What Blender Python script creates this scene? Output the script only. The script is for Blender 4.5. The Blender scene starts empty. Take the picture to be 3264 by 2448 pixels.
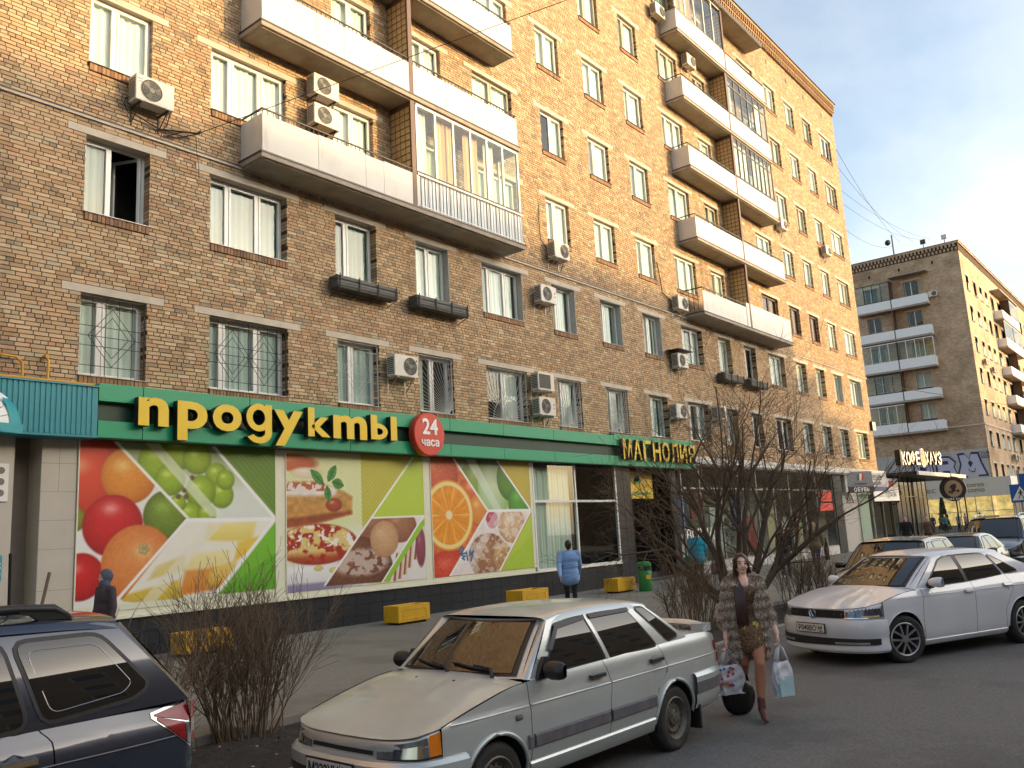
import bpy, bmesh, math, random
import numpy as np
from mathutils import Vector, Matrix, Euler
R = math.radians
PI = math.pi
random.seed(7)
rng = np.random.default_rng(11)
scene = bpy.context.scene
COL = scene.collection
# ---------------------------------------------------------------- camera
cd = bpy.data.cameras.new('camera')
cam = bpy.data.objects.new('camera', cd)
COL.objects.link(cam)
F_ = Vector((0.76606816, 0.61827043, 0.17573062))
R_ = Vector((0.63466488, -0.77085406, -0.05463064))
U_ = Vector((-0.10168615, -0.15338085, 0.98292128))
CAM = Vector((0.0, -15.865, 1.8816))
cam.matrix_world = Matrix(((R_.x, U_.x, -F_.x, CAM.x), (R_.y, U_.y, -F_.y, CAM.y), (R_.z, U_.z, -F_.z, CAM.z), (0, 0, 0, 1)))
cd.sensor_width = 36
cd.lens = 30.0
cd.clip_start = 0.05
cd.clip_end = 3000
scene.camera = cam
# ---------------------------------------------------------------- world, sun, exposure
SUN_EL = R(10.5)
SUN_DIR = Vector((math.sin(R(29)) * math.cos(SUN_EL), -math.cos(R(29)) * math.cos(SUN_EL), math.sin(SUN_EL)))
world = bpy.data.worlds.new('World')
scene.world = world
world.use_nodes = True
wn = world.node_tree.nodes
wl = world.node_tree.links
wn.clear()
wo = wn.new('ShaderNodeOutputWorld')
bg = wn.new('ShaderNodeBackground')
bg.inputs['Strength'].default_value = 0.15
sky = wn.new('ShaderNodeTexSky')
sky.sky_type = 'NISHITA'
sky.sun_disc = False
sky.sun_elevation = SUN_EL
sky.sun_rotation = math.atan2(SUN_DIR.x, SUN_DIR.y)
sky.air_density = 1.0
sky.dust_density = 3.5
sky.ozone_density = 1.0
hsv = wn.new('ShaderNodeHueSaturation')
hsv.inputs['Saturation'].default_value = 0.88
hsv.inputs['Value'].default_value = 1.3
wl.new(sky.outputs[0], hsv.inputs['Color'])
tc = wn.new('ShaderNodeTexCoord')
sep = wn.new('ShaderNodeSeparateXYZ')
wl.new(tc.outputs['Generated'], sep.inputs[0])
zc = wn.new('ShaderNodeMath'); zc.operation = 'ADD'; zc.inputs[1].default_value = 0.22
wl.new(sep.outputs['Z'], zc.inputs[0])
dv = wn.new('ShaderNodeVectorMath'); dv.operation = 'DIVIDE'
wl.new(tc.outputs['Generated'], dv.inputs[0])
cb = wn.new('ShaderNodeCombineXYZ')
for i in range(3):
    wl.new(zc.outputs[0], cb.inputs[i])
wl.new(cb.outputs[0], dv.inputs[1])
mp = wn.new('ShaderNodeMapping'); mp.inputs['Scale'].default_value = (1.0, 1.25, 0.6); mp.inputs['Location'].default_value = (0.75, 0.35, 0)
wl.new(dv.outputs[0], mp.inputs[0])
nz = wn.new('ShaderNodeTexNoise'); nz.inputs['Scale'].default_value = 1.25; nz.inputs['Detail'].default_value = 9; nz.inputs['Roughness'].default_value = 0.56
wl.new(mp.outputs[0], nz.inputs['Vector'])
cr = wn.new('ShaderNodeValToRGB')
cr.color_ramp.elements[0].position = 0.44; cr.color_ramp.elements[0].color = (0, 0, 0, 1)
cr.color_ramp.elements[1].position = 0.66; cr.color_ramp.elements[1].color = (1, 1, 1, 1)
wl.new(nz.outputs[0], cr.inputs[0])
mul = wn.new('ShaderNodeMath'); mul.operation = 'MULTIPLY'; mul.inputs[1].default_value = 0.6
wl.new(cr.outputs[0], mul.inputs[0])
mx = wn.new('ShaderNodeMixRGB')
wl.new(mul.outputs[0], mx.inputs['Fac'])
wl.new(hsv.outputs[0], mx.inputs['Color1'])
hs2 = wn.new('ShaderNodeHueSaturation'); hs2.inputs['Saturation'].default_value = 0.16; hs2.inputs['Value'].default_value = 1.6
wl.new(sky.outputs[0], hs2.inputs['Color'])
wl.new(hs2.outputs[0], mx.inputs['Color2'])
wl.new(mx.outputs[0], bg.inputs['Color'])
wl.new(bg.outputs[0], wo.inputs[0])
sd = bpy.data.lights.new('sun', 'SUN')
sd.energy = 2.0
sd.angle = R(0.9)
sd.color = (1.0, 0.66, 0.25)
sun = bpy.data.objects.new('sun', sd)
COL.objects.link(sun)
sun.rotation_euler = SUN_DIR.to_track_quat('Z', 'Y').to_euler()
sun.location = (0, -60, 60)
vs = scene.view_settings
vs.view_transform = 'Standard'
vs.look = 'None'
vs.gamma = 1
vs.exposure = 1.22
scene.render.engine = 'CYCLES'
scene.cycles.max_bounces = 6
scene.cycles.transparent_max_bounces = 12
scene.cycles.use_denoising = True
scene.cycles.caustics_reflective = False
scene.cycles.caustics_refractive = False
# ---------------------------------------------------------------- materials
def s2l(c):
    return tuple(((x / 12.92) if x <= 0.04045 else ((x + 0.055) / 1.055) ** 2.4) for x in c)
def rgb(r, g, b):
    return s2l((r / 255, g / 255, b / 255))
MATS = {}
def mat(name, col=(.5, .5, .5), rough=.6, metal=0, var=.12, scale=6, bump=0, bscale=60, coat=0, spec=.5, attr=None, stain=None, emis=0, streak=None):
    if name in MATS:
        return MATS[name]
    m = bpy.data.materials.new(name); m.use_nodes = True
    n = m.node_tree.nodes; l = m.node_tree.links
    p = n['Principled BSDF']
    p.inputs['Roughness'].default_value = rough
    p.inputs['Metallic'].default_value = metal
    p.inputs['Specular IOR Level'].default_value = spec
    p.inputs['Coat Weight'].default_value = coat
    p.inputs['Coat Roughness'].default_value = .06
    t = n.new('ShaderNodeTexCoord')
    src = None
    if attr:
        a = n.new('ShaderNodeAttribute'); a.attribute_name = attr
        src = a.outputs['Color']
    if var > 0 or src is None:
        z = n.new('ShaderNodeTexNoise'); z.inputs['Scale'].default_value = scale; z.inputs['Detail'].default_value = 6
        z.inputs['Roughness'].default_value = .6
        l.new(t.outputs['Object'], z.inputs['Vector'])
        r = n.new('ShaderNodeMapRange'); r.inputs['From Min'].default_value = .3; r.inputs['From Max'].default_value = .7
        r.inputs['To Min'].default_value = 1 - var; r.inputs['To Max'].default_value = 1 + var * .6
        l.new(z.outputs[0], r.inputs[0])
        x = n.new('ShaderNodeMixRGB'); x.blend_type = 'MULTIPLY'; x.inputs['Fac'].default_value = 1
        if src is not None:
            l.new(src, x.inputs['Color1'])
        else:
            x.inputs['Color1'].default_value = (*col, 1)
        l.new(r.outputs[0], x.inputs['Color2'])
        src = x.outputs[0]
    if stain:
        scol, sscale, lo, hi, amt = stain
        z = n.new('ShaderNodeTexNoise'); z.inputs['Scale'].default_value = sscale; z.inputs['Detail'].default_value = 8; z.inputs['Roughness'].default_value = .65
        l.new(t.outputs['Object'], z.inputs['Vector'])
        r = n.new('ShaderNodeMapRange'); r.inputs['From Min'].default_value = lo; r.inputs['From Max'].default_value = hi
        r.inputs['To Max'].default_value = amt
        l.new(z.outputs[0], r.inputs[0])
        x = n.new('ShaderNodeMixRGB'); l.new(r.outputs[0], x.inputs['Fac']); l.new(src, x.inputs['Color1']); x.inputs['Color2'].default_value = (*scol, 1)
        src = x.outputs[0]
    if streak:
        scol, sscale, lo, hi, amt, zs = streak
        mpn = n.new('ShaderNodeMapping'); mpn.inputs['Scale'].default_value = (sscale, sscale, sscale * zs); l.new(t.outputs['Object'], mpn.inputs[0])
        z = n.new('ShaderNodeTexNoise'); z.inputs['Scale'].default_value = 1; z.inputs['Detail'].default_value = 7; z.inputs['Roughness'].default_value = .65
        l.new(mpn.outputs[0], z.inputs['Vector'])
        r = n.new('ShaderNodeMapRange'); r.inputs['From Min'].default_value = lo; r.inputs['From Max'].default_value = hi; r.inputs['To Max'].default_value = amt
        l.new(z.outputs[0], r.inputs[0])
        x = n.new('ShaderNodeMixRGB'); l.new(r.outputs[0], x.inputs['Fac']); l.new(src, x.inputs['Color1']); x.inputs['Color2'].default_value = (*scol, 1)
        src = x.outputs[0]
    l.new(src, p.inputs['Base Color'])
    if emis:
        l.new(src, p.inputs['Emission Color']); p.inputs['Emission Strength'].default_value = emis
    if bump:
        z = n.new('ShaderNodeTexNoise'); z.inputs['Scale'].default_value = bscale; z.inputs['Detail'].default_value = 5
        l.new(t.outputs['Object'], z.inputs['Vector'])
        b = n.new('ShaderNodeBump'); b.inputs['Strength'].default_value = bump; b.inputs['Distance'].default_value = .02
        l.new(z.outputs[0], b.inputs['Height']); l.new(b.outputs[0], p.inputs['Normal'])
    MATS[name] = m
    return m
def glass(name, tint=(.9, .95, .93), ior=1.5, rough=.015, clear=1.0, wav=.006):
    """window glass: clear with a mirror reflection that grows towards grazing angles"""
    if name in MATS:
        return MATS[name]
    m = bpy.data.materials.new(name); m.use_nodes = True
    n = m.node_tree.nodes; l = m.node_tree.links
    n.clear()
    o = n.new('ShaderNodeOutputMaterial'); x = n.new('ShaderNodeMixShader')
    tr = n.new('ShaderNodeBsdfTransparent'); tr.inputs[0].default_value = tuple(c * clear for c in tint) + (1,)
    g = n.new('ShaderNodeBsdfGlossy'); g.inputs['Roughness'].default_value = rough; g.inputs[0].default_value = (.95, .97, .96, 1)
    fr = n.new('ShaderNodeFresnel'); fr.inputs[0].default_value = ior
    if wav:
        t = n.new('ShaderNodeTexCoord'); z = n.new('ShaderNodeTexNoise'); z.inputs['Scale'].default_value = 1.3; z.inputs['Detail'].default_value = 1
        l.new(t.outputs['Object'], z.inputs['Vector'])
        b = n.new('ShaderNodeBump'); b.inputs['Strength'].default_value = wav; b.inputs['Distance'].default_value = .5
        l.new(z.outputs[0], b.inputs['Height']); l.new(b.outputs[0], g.inputs['Normal'])
    ge = n.new('ShaderNodeNewGeometry'); iv = n.new('ShaderNodeMath'); iv.operation = 'SUBTRACT'; iv.inputs[0].default_value = 1; l.new(ge.outputs['Backfacing'], iv.inputs[1])
    fm_ = n.new('ShaderNodeMath'); fm_.operation = 'MULTIPLY'; l.new(fr.outputs[0], fm_.inputs[0]); l.new(iv.outputs[0], fm_.inputs[1])
    l.new(fm_.outputs[0], x.inputs[0]); l.new(tr.outputs[0], x.inputs[1]); l.new(g.outputs[0], x.inputs[2]); l.new(x.outputs[0], o.inputs[0])
    MATS[name] = m
    return m
# ---------------------------------------------------------------- mesh builder
class MB:
    def __init__(s):
        s.v = []; s.f = []; s.m = []
    def face(s, pts, m=0):
        i = len(s.v); s.v += [tuple(p) for p in pts]; s.f.append(tuple(range(i, i + len(pts)))); s.m.append(m); return s
    def box(s, x0, x1, y0, y1, z0, z1, m=0):
        i = len(s.v)
        s.v += [(x0, y0, z0), (x1, y0, z0), (x1, y1, z0), (x0, y1, z0), (x0, y0, z1), (x1, y0, z1), (x1, y1, z1), (x0, y1, z1)]
        for q in ((0, 3, 2, 1), (4, 5, 6, 7), (0, 1, 5, 4), (1, 2, 6, 5), (2, 3, 7, 6), (3, 0, 4, 7)):
            s.f.append(tuple(i + k for k in q)); s.m.append(m)
        return s
    def tube(s, pts, rad, n=6, m=0, cap=True):
        pts = [Vector(p) for p in pts]
        if not hasattr(rad, '__len__'):
            rad = [rad] * len(pts)
        i0 = len(s.v); ref = None
        for k, p in enumerate(pts):
            d = (pts[min(k + 1, len(pts) - 1)] - pts[max(k - 1, 0)])
            d = d.normalized() if d.length > 1e-9 else Vector((0, 0, 1))
            if ref is None:
                ref = Vector((0, 0, 1)) if abs(d.z) < .9 else Vector((1, 0, 0))
            a = d.cross(ref)
            if a.length < 1e-6:
                a = d.cross(Vector((0, 1, 0.1)))
            a.normalize(); b = d.cross(a); ref = -b if False else ref
            for j in range(n):
                t = 2 * PI * j / n
                s.v.append(tuple(p + (a * math.cos(t) + b * math.sin(t)) * rad[k]))
        for k in range(len(pts) - 1):
            for j in range(n):
                a = i0 + k * n + j; b = i0 + k * n + (j + 1) % n
                s.f.append((a, b, b + n, a + n)); s.m.append(m)
        if cap:
            s.f.append(tuple(i0 + j for j in reversed(range(n)))); s.m.append(m)
            s.f.append(tuple(i0 + (len(pts) - 1) * n + j for j in range(n))); s.m.append(m)
        return s
    def bar(s, a, b, r, m=0, n=4):
        return s.tube([a, b], r, n, m)
    def lathe(s, prof, n=24, axis='y', c=(0, 0, 0), m=0, close=False):
        """prof: (radius, height) pairs along the axis; m may be a list, one per segment"""
        i0 = len(s.v)
        for r, h in prof:
            for j in range(n):
                t = 2 * PI * j / n
                a, b = r * math.cos(t), r * math.sin(t)
                p = {'y': (a, h, b), 'z': (a, b, h), 'x': (h, a, b)}[axis]
                s.v.append((p[0] + c[0], p[1] + c[1], p[2] + c[2]))
        for k in range(len(prof) - 1):
            for j in range(n):
                a = i0 + k * n + j; b = i0 + k * n + (j + 1) % n
                s.f.append((a, b, b + n, a + n)); s.m.append(m[k] if hasattr(m, '__len__') else m)
        return s
    def disc(s, c, r, axis='y', n=24, m=0):
        pts = []
        for j in range(n):
            t = 2 * PI * j / n
            a, b = r * math.cos(t), r * math.sin(t)
            p = {'y': (a, 0, b), 'z': (a, b, 0), 'x': (0, a, b)}[axis]
            pts.append((p[0] + c[0], p[1] + c[1], p[2] + c[2]))
        return s.face(pts, m)
    def extr(s, poly, d0, d1, plane='xz', m=0):
        """closed polygon in a plane, extruded along the third axis"""
        def P(a, b, d):
            return {'xz': (a, d, b), 'xy': (a, b, d), 'yz': (d, a, b)}[plane]
        n = len(poly); i = len(s.v)
        s.v += [P(a, b, d0) for a, b in poly] + [P(a, b, d1) for a, b in poly]
        s.f.append(tuple(i + k for k in range(n))); s.m.append(m)
        s.f.append(tuple(i + n + k for k in reversed(range(n)))); s.m.append(m)
        for k in range(n):
            s.f.append((i + k, i + n + k, i + n + (k + 1) % n, i + (k + 1) % n)); s.m.append(m)
        return s
    def grid(s, fn, nu, nv, m=0, wrap=False):
        i0 = len(s.v)
        for a in range(nu + 1):
            for b in range(nv + 1):
                s.v.append(tuple(fn(a / nu, b / nv)))
        for a in range(nu):
            for b in range(nv):
                q = i0 + a * (nv + 1) + b
                s.f.append((q, q + 1, q + nv + 2, q + nv + 1)); s.m.append(m(a / nu, b / nv) if callable(m) else m)
        return s
    def ball(s, c, r, nu=12, nv=8, m=0):
        if not hasattr(r, '__len__'):
            r = (r, r, r)
        return s.grid(lambda u, v: (c[0] + r[0] * math.cos(2 * PI * u) * math.sin(PI * v), c[1] + r[1] * math.sin(2 * PI * u) * math.sin(PI * v), c[2] - r[2] * math.cos(PI * v)), nu, nv, m)
    def add(s, o, M=None, m=0):
        i = len(s.v)
        s.v += [tuple(M @ Vector(p)) for p in o.v] if M is not None else o.v
        s.f += [tuple(i + k for k in f) for f in o.f]; s.m += [k + m for k in o.m]
        return s
    def mesh(s, name, mats, smooth=False, weld=False):
        me = bpy.data.meshes.new(name)
        me.from_pydata(s.v, [], s.f)
        for q in (mats if isinstance(mats, (list, tuple)) else [mats]):
            me.materials.append(q)
        if any(s.m):
            me.polygons.foreach_set('material_index', s.m)
        if weld:
            b = bmesh.new(); b.from_mesh(me); bmesh.ops.remove_doubles(b, verts=b.verts, dist=1e-5); bmesh.ops.recalc_face_normals(b, faces=b.faces); b.to_mesh(me); b.free()
        if smooth:
            me.polygons.foreach_set('use_smooth', [True] * len(me.polygons))
            if smooth is not True:
                try:
                    me.set_sharp_from_angle(angle=R(smooth))
                except Exception:
                    pass
        me.update()
        return me
    def build(s, name, mats, parent=None, smooth=False, weld=False, loc=None, rz=None, bevel=0, label=None):
        return put(name, s.mesh(name, mats, smooth, weld), parent, loc, rz, bevel, label)
def put(name, me, parent=None, loc=None, rz=None, bevel=0, label=None, mw=None):
    o = bpy.data.objects.new(name, me)
    COL.objects.link(o)
    if parent is not None:
        o.parent = parent
    if mw is not None:
        o.matrix_local = mw
    if loc is not None:
        o.location = loc
    if rz is not None:
        o.rotation_euler = (0, 0, rz)
    if bevel:
        b = o.modifiers.new('bevel', 'BEVEL'); b.width = bevel; b.segments = 2; b.limit_method = 'ANGLE'
    if label:
        o['label'] = label
    return o
def empty(name, parent=None, loc=(0, 0, 0), rz=0):
    o = bpy.data.objects.new(name, None); o.empty_display_size = .2
    COL.objects.link(o)
    if parent is not None:
        o.parent = parent
    o.location = loc; o.rotation_euler = (0, 0, rz)
    return o
def tag(o, label=None, cat=None, group=None, kind=None):
    if label: o['label'] = label
    if cat: o['category'] = cat
    if group: o['group'] = group
    if kind: o['kind'] = kind
    return o
CACHE = {}
def cached(key, fn):
    if key not in CACHE:
        CACHE[key] = fn()
    return CACHE[key]
def copy_tree(o, parent=None):
    c = o.copy(); COL.objects.link(c); c.parent = parent
    for ch in o.children:
        copy_tree(ch, c)
    return c
def text_mb(txt, size, depth=.02, bold=0, shear=0, align='CENTER', sx=1.0, sp=1.0):
    """lettering as solid mesh in the xz plane (reads towards -y), baseline at z=0"""
    cu = bpy.data.curves.new('t', 'FONT'); cu.body = txt; cu.size = size; cu.align_x = align
    cu.extrude = depth / 2; cu.offset = bold; cu.shear = shear; cu.resolution_u = 4; cu.space_character = sp
    o = bpy.data.objects.new('t', cu); COL.objects.link(o)
    dg = bpy.context.evaluated_depsgraph_get(); dg.update()
    me = bpy.data.meshes.new_from_object(o.evaluated_get(dg))
    b = MB()
    b.v = [(v.co.x * sx, -v.co.z, v.co.y) for v in me.vertices]
    b.f = [tuple(p.vertices) for p in me.polygons]; b.m = [0] * len(b.f)
    bpy.data.objects.remove(o); bpy.data.curves.remove(cu); bpy.data.meshes.remove(me)
    return b
def side_mats(b, depth):
    """front faces keep material 0, everything else gets 1"""
    y0 = min(v[1] for v in b.v)
    b.m = [0 if all(b.v[i][1] < y0 + depth * .05 for i in f) else 1 for f in b.f]
    return b
def pchip(pts):
    pts = sorted(pts); X = np.array([p[0] for p in pts], float); Y = np.array([p[1] for p in pts], float)
    h = np.diff(X); d = np.diff(Y) / h; m = np.zeros(len(X)); m[0] = d[0]; m[-1] = d[-1]
    for i in range(1, len(X) - 1):
        m[i] = 0 if d[i - 1] * d[i] <= 0 else 2 / (1 / d[i - 1] + 1 / d[i])
    def f(x):
        x = min(max(x, X[0]), X[-1]); i = min(int(np.searchsorted(X, x, 'right')) - 1, len(h) - 1); i = max(i, 0)
        t = (x - X[i]) / h[i]
        return ((2 * t ** 3 - 3 * t * t + 1) * Y[i] + (t ** 3 - 2 * t * t + t) * h[i] * m[i] + (-2 * t ** 3 + 3 * t * t) * Y[i + 1] + (t ** 3 - t * t) * h[i] * m[i + 1])
    return f
def lerp(a, b, t):
    return a + (b - a) * t
def to_pix(x, y, z):
    d = Vector((x, y, z)) - CAM; q = d.dot(F_)
    return (512 + 853.4 * d.dot(R_) / q, 384 - 853.4 * d.dot(U_) / q, q)
# ---------------------------------------------------------------- ground
m_asph = mat('asphalt', rgb(106, 104, 101), .85, var=.4, scale=38, bump=.4, bscale=140, stain=(rgb(66, 63, 60), .45, .48, .62, .6), streak=(rgb(124, 120, 114), .9, .56, .66, .35, 1))
m_walk = mat('walk_asphalt', rgb(130, 126, 116), .9, var=.25, scale=30, bump=.3, bscale=170, stain=(rgb(92, 86, 78), .5, .48, .66, .55), streak=(rgb(140, 134, 122), 1.1, .56, .7, .4, 1))
m_soil = mat('soil', rgb(56, 49, 43), .95, var=.45, scale=14, bump=.9, bscale=40)
m_kerb = mat('kerb_concrete', rgb(140, 134, 126), .9, var=.2, scale=5, bump=.3, bscale=80, stain=(rgb(80, 74, 68), 2.0, .5, .7, .7))
m_mark = mat('road_paint', rgb(205, 203, 198), .8, var=.25, scale=9)
g = MB(); g.face([(-900, -900, -.19), (1500, -900, -.19), (1500, 900, -.19), (-900, 900, -.19)])
tag(g.build('ground', m_asph), kind='structure')
r_ = MB(); r_.grid(lambda u, v: (-60 + 320 * u, -30 + 20.7 * v, -.15 + .0), 40, 6)
tag(r_.build('road', m_asph), kind='structure')
# sidewalk, sloping gently up to the shop fronts, one sheet with a little unevenness
def walk(u, v):
    x = -40 + 150 * u; y = -7.37 + 8.6 * v
    return (x, y, .085 * v + .006 * math.sin(x * .9) * math.sin(y * 1.3))
tag(MB().grid(walk, 150, 12).build('sidewalk', m_walk, smooth=True), kind='structure')
def soil(u, v):
    x = -20 + 84 * u; y = -9.17 + 1.72 * v
    e = math.sin(PI * v)
    z = -.05 + e * (.05 * math.sin(x * 2.1 + 1) * math.sin(y * 3.3) + .05) + e * .022 * (math.sin(x * 11 + y * 7) + math.sin(x * 17 - y * 13 + 2))
    return (x, y, z)
tag(MB().grid(soil, 520, 14).build('planting_strip', m_soil, smooth=True), kind='structure')
kp = empty('kerb'); tag(kp, kind='structure')
km = MB().box(0, .985, -9.32, -9.17, -.2, .0).mesh('kerb_stone', m_kerb)
for i in range(-8, 64):
    o = put('kerb_stone', km, kp, (i * 1.0, random.uniform(-.008, .008), random.uniform(-.012, .008)), bevel=.018)
ep = empty('path_edging'); tag(ep, kind='structure')
em = MB().box(0, .985, -7.45, -7.37, -.15, .035).mesh('edging_stone', m_kerb)
for i in range(-8, 64):
    put('edging_stone', em, ep, (i * 1.0, random.uniform(-.01, .01), random.uniform(-.02, .01)), bevel=.01)
# litter and pebbles on the soil
lt = MB()
for i in range(900):
    x = random.uniform(2, 26); y = random.uniform(-9.1, -7.5); u = (x + 20) / 84; v = (y + 9.17) / 1.72
    z = soil(u, v)[2]; s = random.uniform(.006, .022)
    a = random.uniform(0, PI); c, d = math.cos(a) * s, math.sin(a) * s
    k = 1 if random.random() < .16 else 0
    h = z + s * .6
    lt.face([(x - c, y - d, h), (x + d, y - c, h - .002), (x + c, y + d, h + .003), (x - d, y + c, h)], k)
    lt.face([(x - c, y - d, h), (x + d, y - c, h - .002), (x, y, z - .01)], k)
tag(lt.build('ground_litter', [m_soil, mat('litter_white', rgb(190, 186, 178), .8)]), 'small clods and pale scraps of litter on the bare soil strip', 'litter', kind='stuff')
# ---------------------------------------------------------------- main apartment block
ROW = .0795
m_brick = mat('brick', attr='Col', rough=.9, var=.1, scale=9, bump=.2, bscale=45, stain=(rgb(120, 102, 82), .3, .52, .8, .45), streak=(rgb(104, 88, 72), 1.5, .54, .78, .6, .13))
m_mort = mat('mortar', rgb(78, 62, 44), .95, var=.2, scale=4)
m_conc = mat('concrete_lintel', rgb(196, 184, 166), .9, var=.15, scale=6, bump=.25, stain=(rgb(140, 128, 112), 3, .5, .75, .5))
m_slab = mat('slab_concrete', rgb(166, 154, 138), .9, var=.16, scale=2.5, bump=.2, stain=(rgb(112, 100, 88), 1.4, .52, .75, .6))
m_panel = mat('balcony_sheet', rgb(214, 209, 200), .55, var=.06, scale=1.2, stain=(rgb(176, 166, 152), 1.1, .52, .8, .4), streak=(rgb(150, 128, 104), 5, .58, .8, .5, .12))
m_pvc = mat('white_frame', rgb(226, 224, 218), .35, var=.05, scale=3)
m_oldw = mat('old_wood_frame', rgb(188, 176, 156), .6, var=.15, scale=8)
m_brwn = mat('brown_frame', rgb(92, 62, 46), .5, var=.12)
m_metal = mat('dark_flashing', rgb(70, 64, 60), .45, metal=.4, var=.2)
m_tin = mat('sill_tin', rgb(150, 146, 142), .4, metal=.6, var=.15)
m_rail = mat('rail_dark', rgb(64, 58, 54), .5, metal=.3, var=.15)
m_glass = glass('window_glass')
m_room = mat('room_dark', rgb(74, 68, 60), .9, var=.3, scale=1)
m_curt = mat('curtain', rgb(236, 234, 226), .9, var=.08, scale=2)
m_curt2 = mat('curtain_grey', rgb(206, 212, 208), .9, var=.08, scale=2)
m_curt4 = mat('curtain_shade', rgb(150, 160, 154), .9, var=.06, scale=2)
m_curt3 = mat('curtain_orange', rgb(224, 176, 138), .9, var=.08, scale=2)
m_blind = mat('brown_blind', rgb(120, 84, 60), .8, var=.1)
m_tile = mat('partition_tile', rgb(206, 168, 116), .3, var=.3, scale=5)
m_plast = mat('plaster_reveal', rgb(178, 176, 170), .9, var=.1, scale=5)
COLS = dict(A=(6.95, 8.24), B=(9.61, 11.59), C=(13.03, 14.36), D=(15.77, 17.09), E=(18.5, 20.42), F=(21.98, 23.3), G=(24.85, 26.22), H=(27.75, 29.14), I=(30.8, 32.64), J=(34.13, 35.41), K=(36.82, 38.09), L=(39.64, 41.6), M=(43.13, 44.52), N=(45.95, 47.3), O=(48.74, 50.1), P=(51.55, 53.6))
RZ = {2: (66, 86), 3: (106, 126)}
for f in range(4, 9):
    RZ[f] = (145 + 40 * (f - 4), 164 + 40 * (f - 4))
OPEN = []
for c, (a, b) in COLS.items():
    for f in range(2, 9):
        if c == 'A' and f > 5: continue
        OPEN.append((c, f, a, b, RZ[f][0], RZ[f][1]))
bld = empty('brick_apartment_building')
tag(bld, 'eight storey tan brick apartment block with white balconies above the green shop sign', 'building')
X0, X1 = 3.0, 54.78
REV = .22
def lint_rows(c):
    return 2
PAL = [rgb(*c) for c in [(184, 152, 114), (176, 142, 106), (192, 162, 124), (168, 136, 100), (186, 155, 118), (160, 132, 102), (198, 172, 136), (184, 138, 102), (174, 154, 122), (154, 132, 104), (190, 152, 114), (144, 124, 100)]]
PW = np.array([5, 5, 4, 4, 5, 3, 2.5, 1.6, 3, 1.6, 1.6, 1.0]); PW = PW / PW.sum()
def gen_bricks():
    out = []
    for r in range(56, 351):
        z0 = r * ROW + .0078; z1 = (r + 1) * ROW - .0078
        cuts = []
        for c, f, a, b, ra, rb in OPEN:
            if ra <= r < rb: cuts.append((a, b, 1))
            elif rb <= r < rb + 2: cuts.append((a - .36, b + .36, 0))
            elif r in (ra - 1, ra - 2): cuts.append((a, b, 0))
        cuts.sort()
        head = (r % 6 == 0)
        L = .131 if head else .262
        x = X0 - (.0655 if r % 2 else 0) - (.131 if r % 4 < 2 else 0) + (.03 * math.sin(r * 1.7))
        spans = []; s = X0
        for a, b, k in cuts:
            if a > s: spans.append((s, a))
            s = max(s, b)
        spans.append((s, X1))
        edges_l = {b: k for a, b, k in cuts}; edges_r = {a: k for a, b, k in cuts}
        for sa, sb in spans:
            if r < 60 and sb < 30: continue
            n0 = math.floor((sa - x) / L)
            xx = x + n0 * L
            while xx < sb - .004:
                a = max(xx + .008, sa); b = min(xx + L - .008, sb)
                LL = L
                # now and then a stretcher is a pair of headers
                if b - a > .02:
                    deep = (a == sa and edges_l.get(sa)) or (b == sb and edges_r.get(sb)) or sb == X1 and b == sb
                    if (not head) and b - a > .24 and random.random() < .10:
                        m = (a + b) / 2
                        out.append((a, m - .008, z0, z1, deep)); out.append((m + .008, b, z0, z1, deep))
                    else:
                        out.append((a, b, z0, z1, deep))
                xx += L
    # soldier courses under the sills
    for c, f, a, b, ra, rb in OPEN:
        n = max(3, round((b - a) / .0795)); w = (b - a) / n
        for i in range(n):
            out.append((a + i * w + .006, a + (i + 1) * w - .006, (ra - 2) * ROW + .004, ra * ROW - .012, 2))
        if f == 3 and c in 'CDJK':      # doubled soldier course under the flower boxes
            for i in range(n + 2):
                out.append((a - w + i * w + .006, a - w + (i + 1) * w - .006, (ra - 4) * ROW + .002, (ra - 2) * ROW - .004, 3))
    return out
BR = gen_bricks()
def brick_arrays(bl):
    n = len(bl)
    a = np.array([b[:4] for b in bl]); k = np.array([int(b[4] or 0) for b in bl])
    pr = np.where(k == 2, -.045, np.where(k == 3, -.03, -.008)) + rng.uniform(-.004, .003, n)
    dp = np.where(k == 1, REV + .04, .05)
    j = rng.uniform(-.0022, .0022, (n, 8, 3))
    V = np.zeros((n, 8, 3))
    for q, (xi, yi, zi) in enumerate([(0, 0, 2), (1, 0, 2), (1, 1, 2), (0, 1, 2), (0, 0, 3), (1, 0, 3), (1, 1, 3), (0, 1, 3)]):
        V[:, q, 0] = a[:, xi]; V[:, q, 1] = dp if yi else pr; V[:, q, 2] = a[:, zi]
    V += j
    col = np.array(PAL)[rng.choice(len(PAL), n, p=PW)] * rng.uniform(.93, 1.08, (n, 1))
    col = np.clip(col * np.array([1.03, 1.08, 1.14]), 0, .8)
    col[k == 2] *= np.array([.62, .5, .46])
    return V, col
FQ = np.array([[0, 1, 5, 4], [4, 5, 6, 7], [0, 3, 2, 1], [0, 4, 7, 3], [1, 2, 6, 5]])
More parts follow.
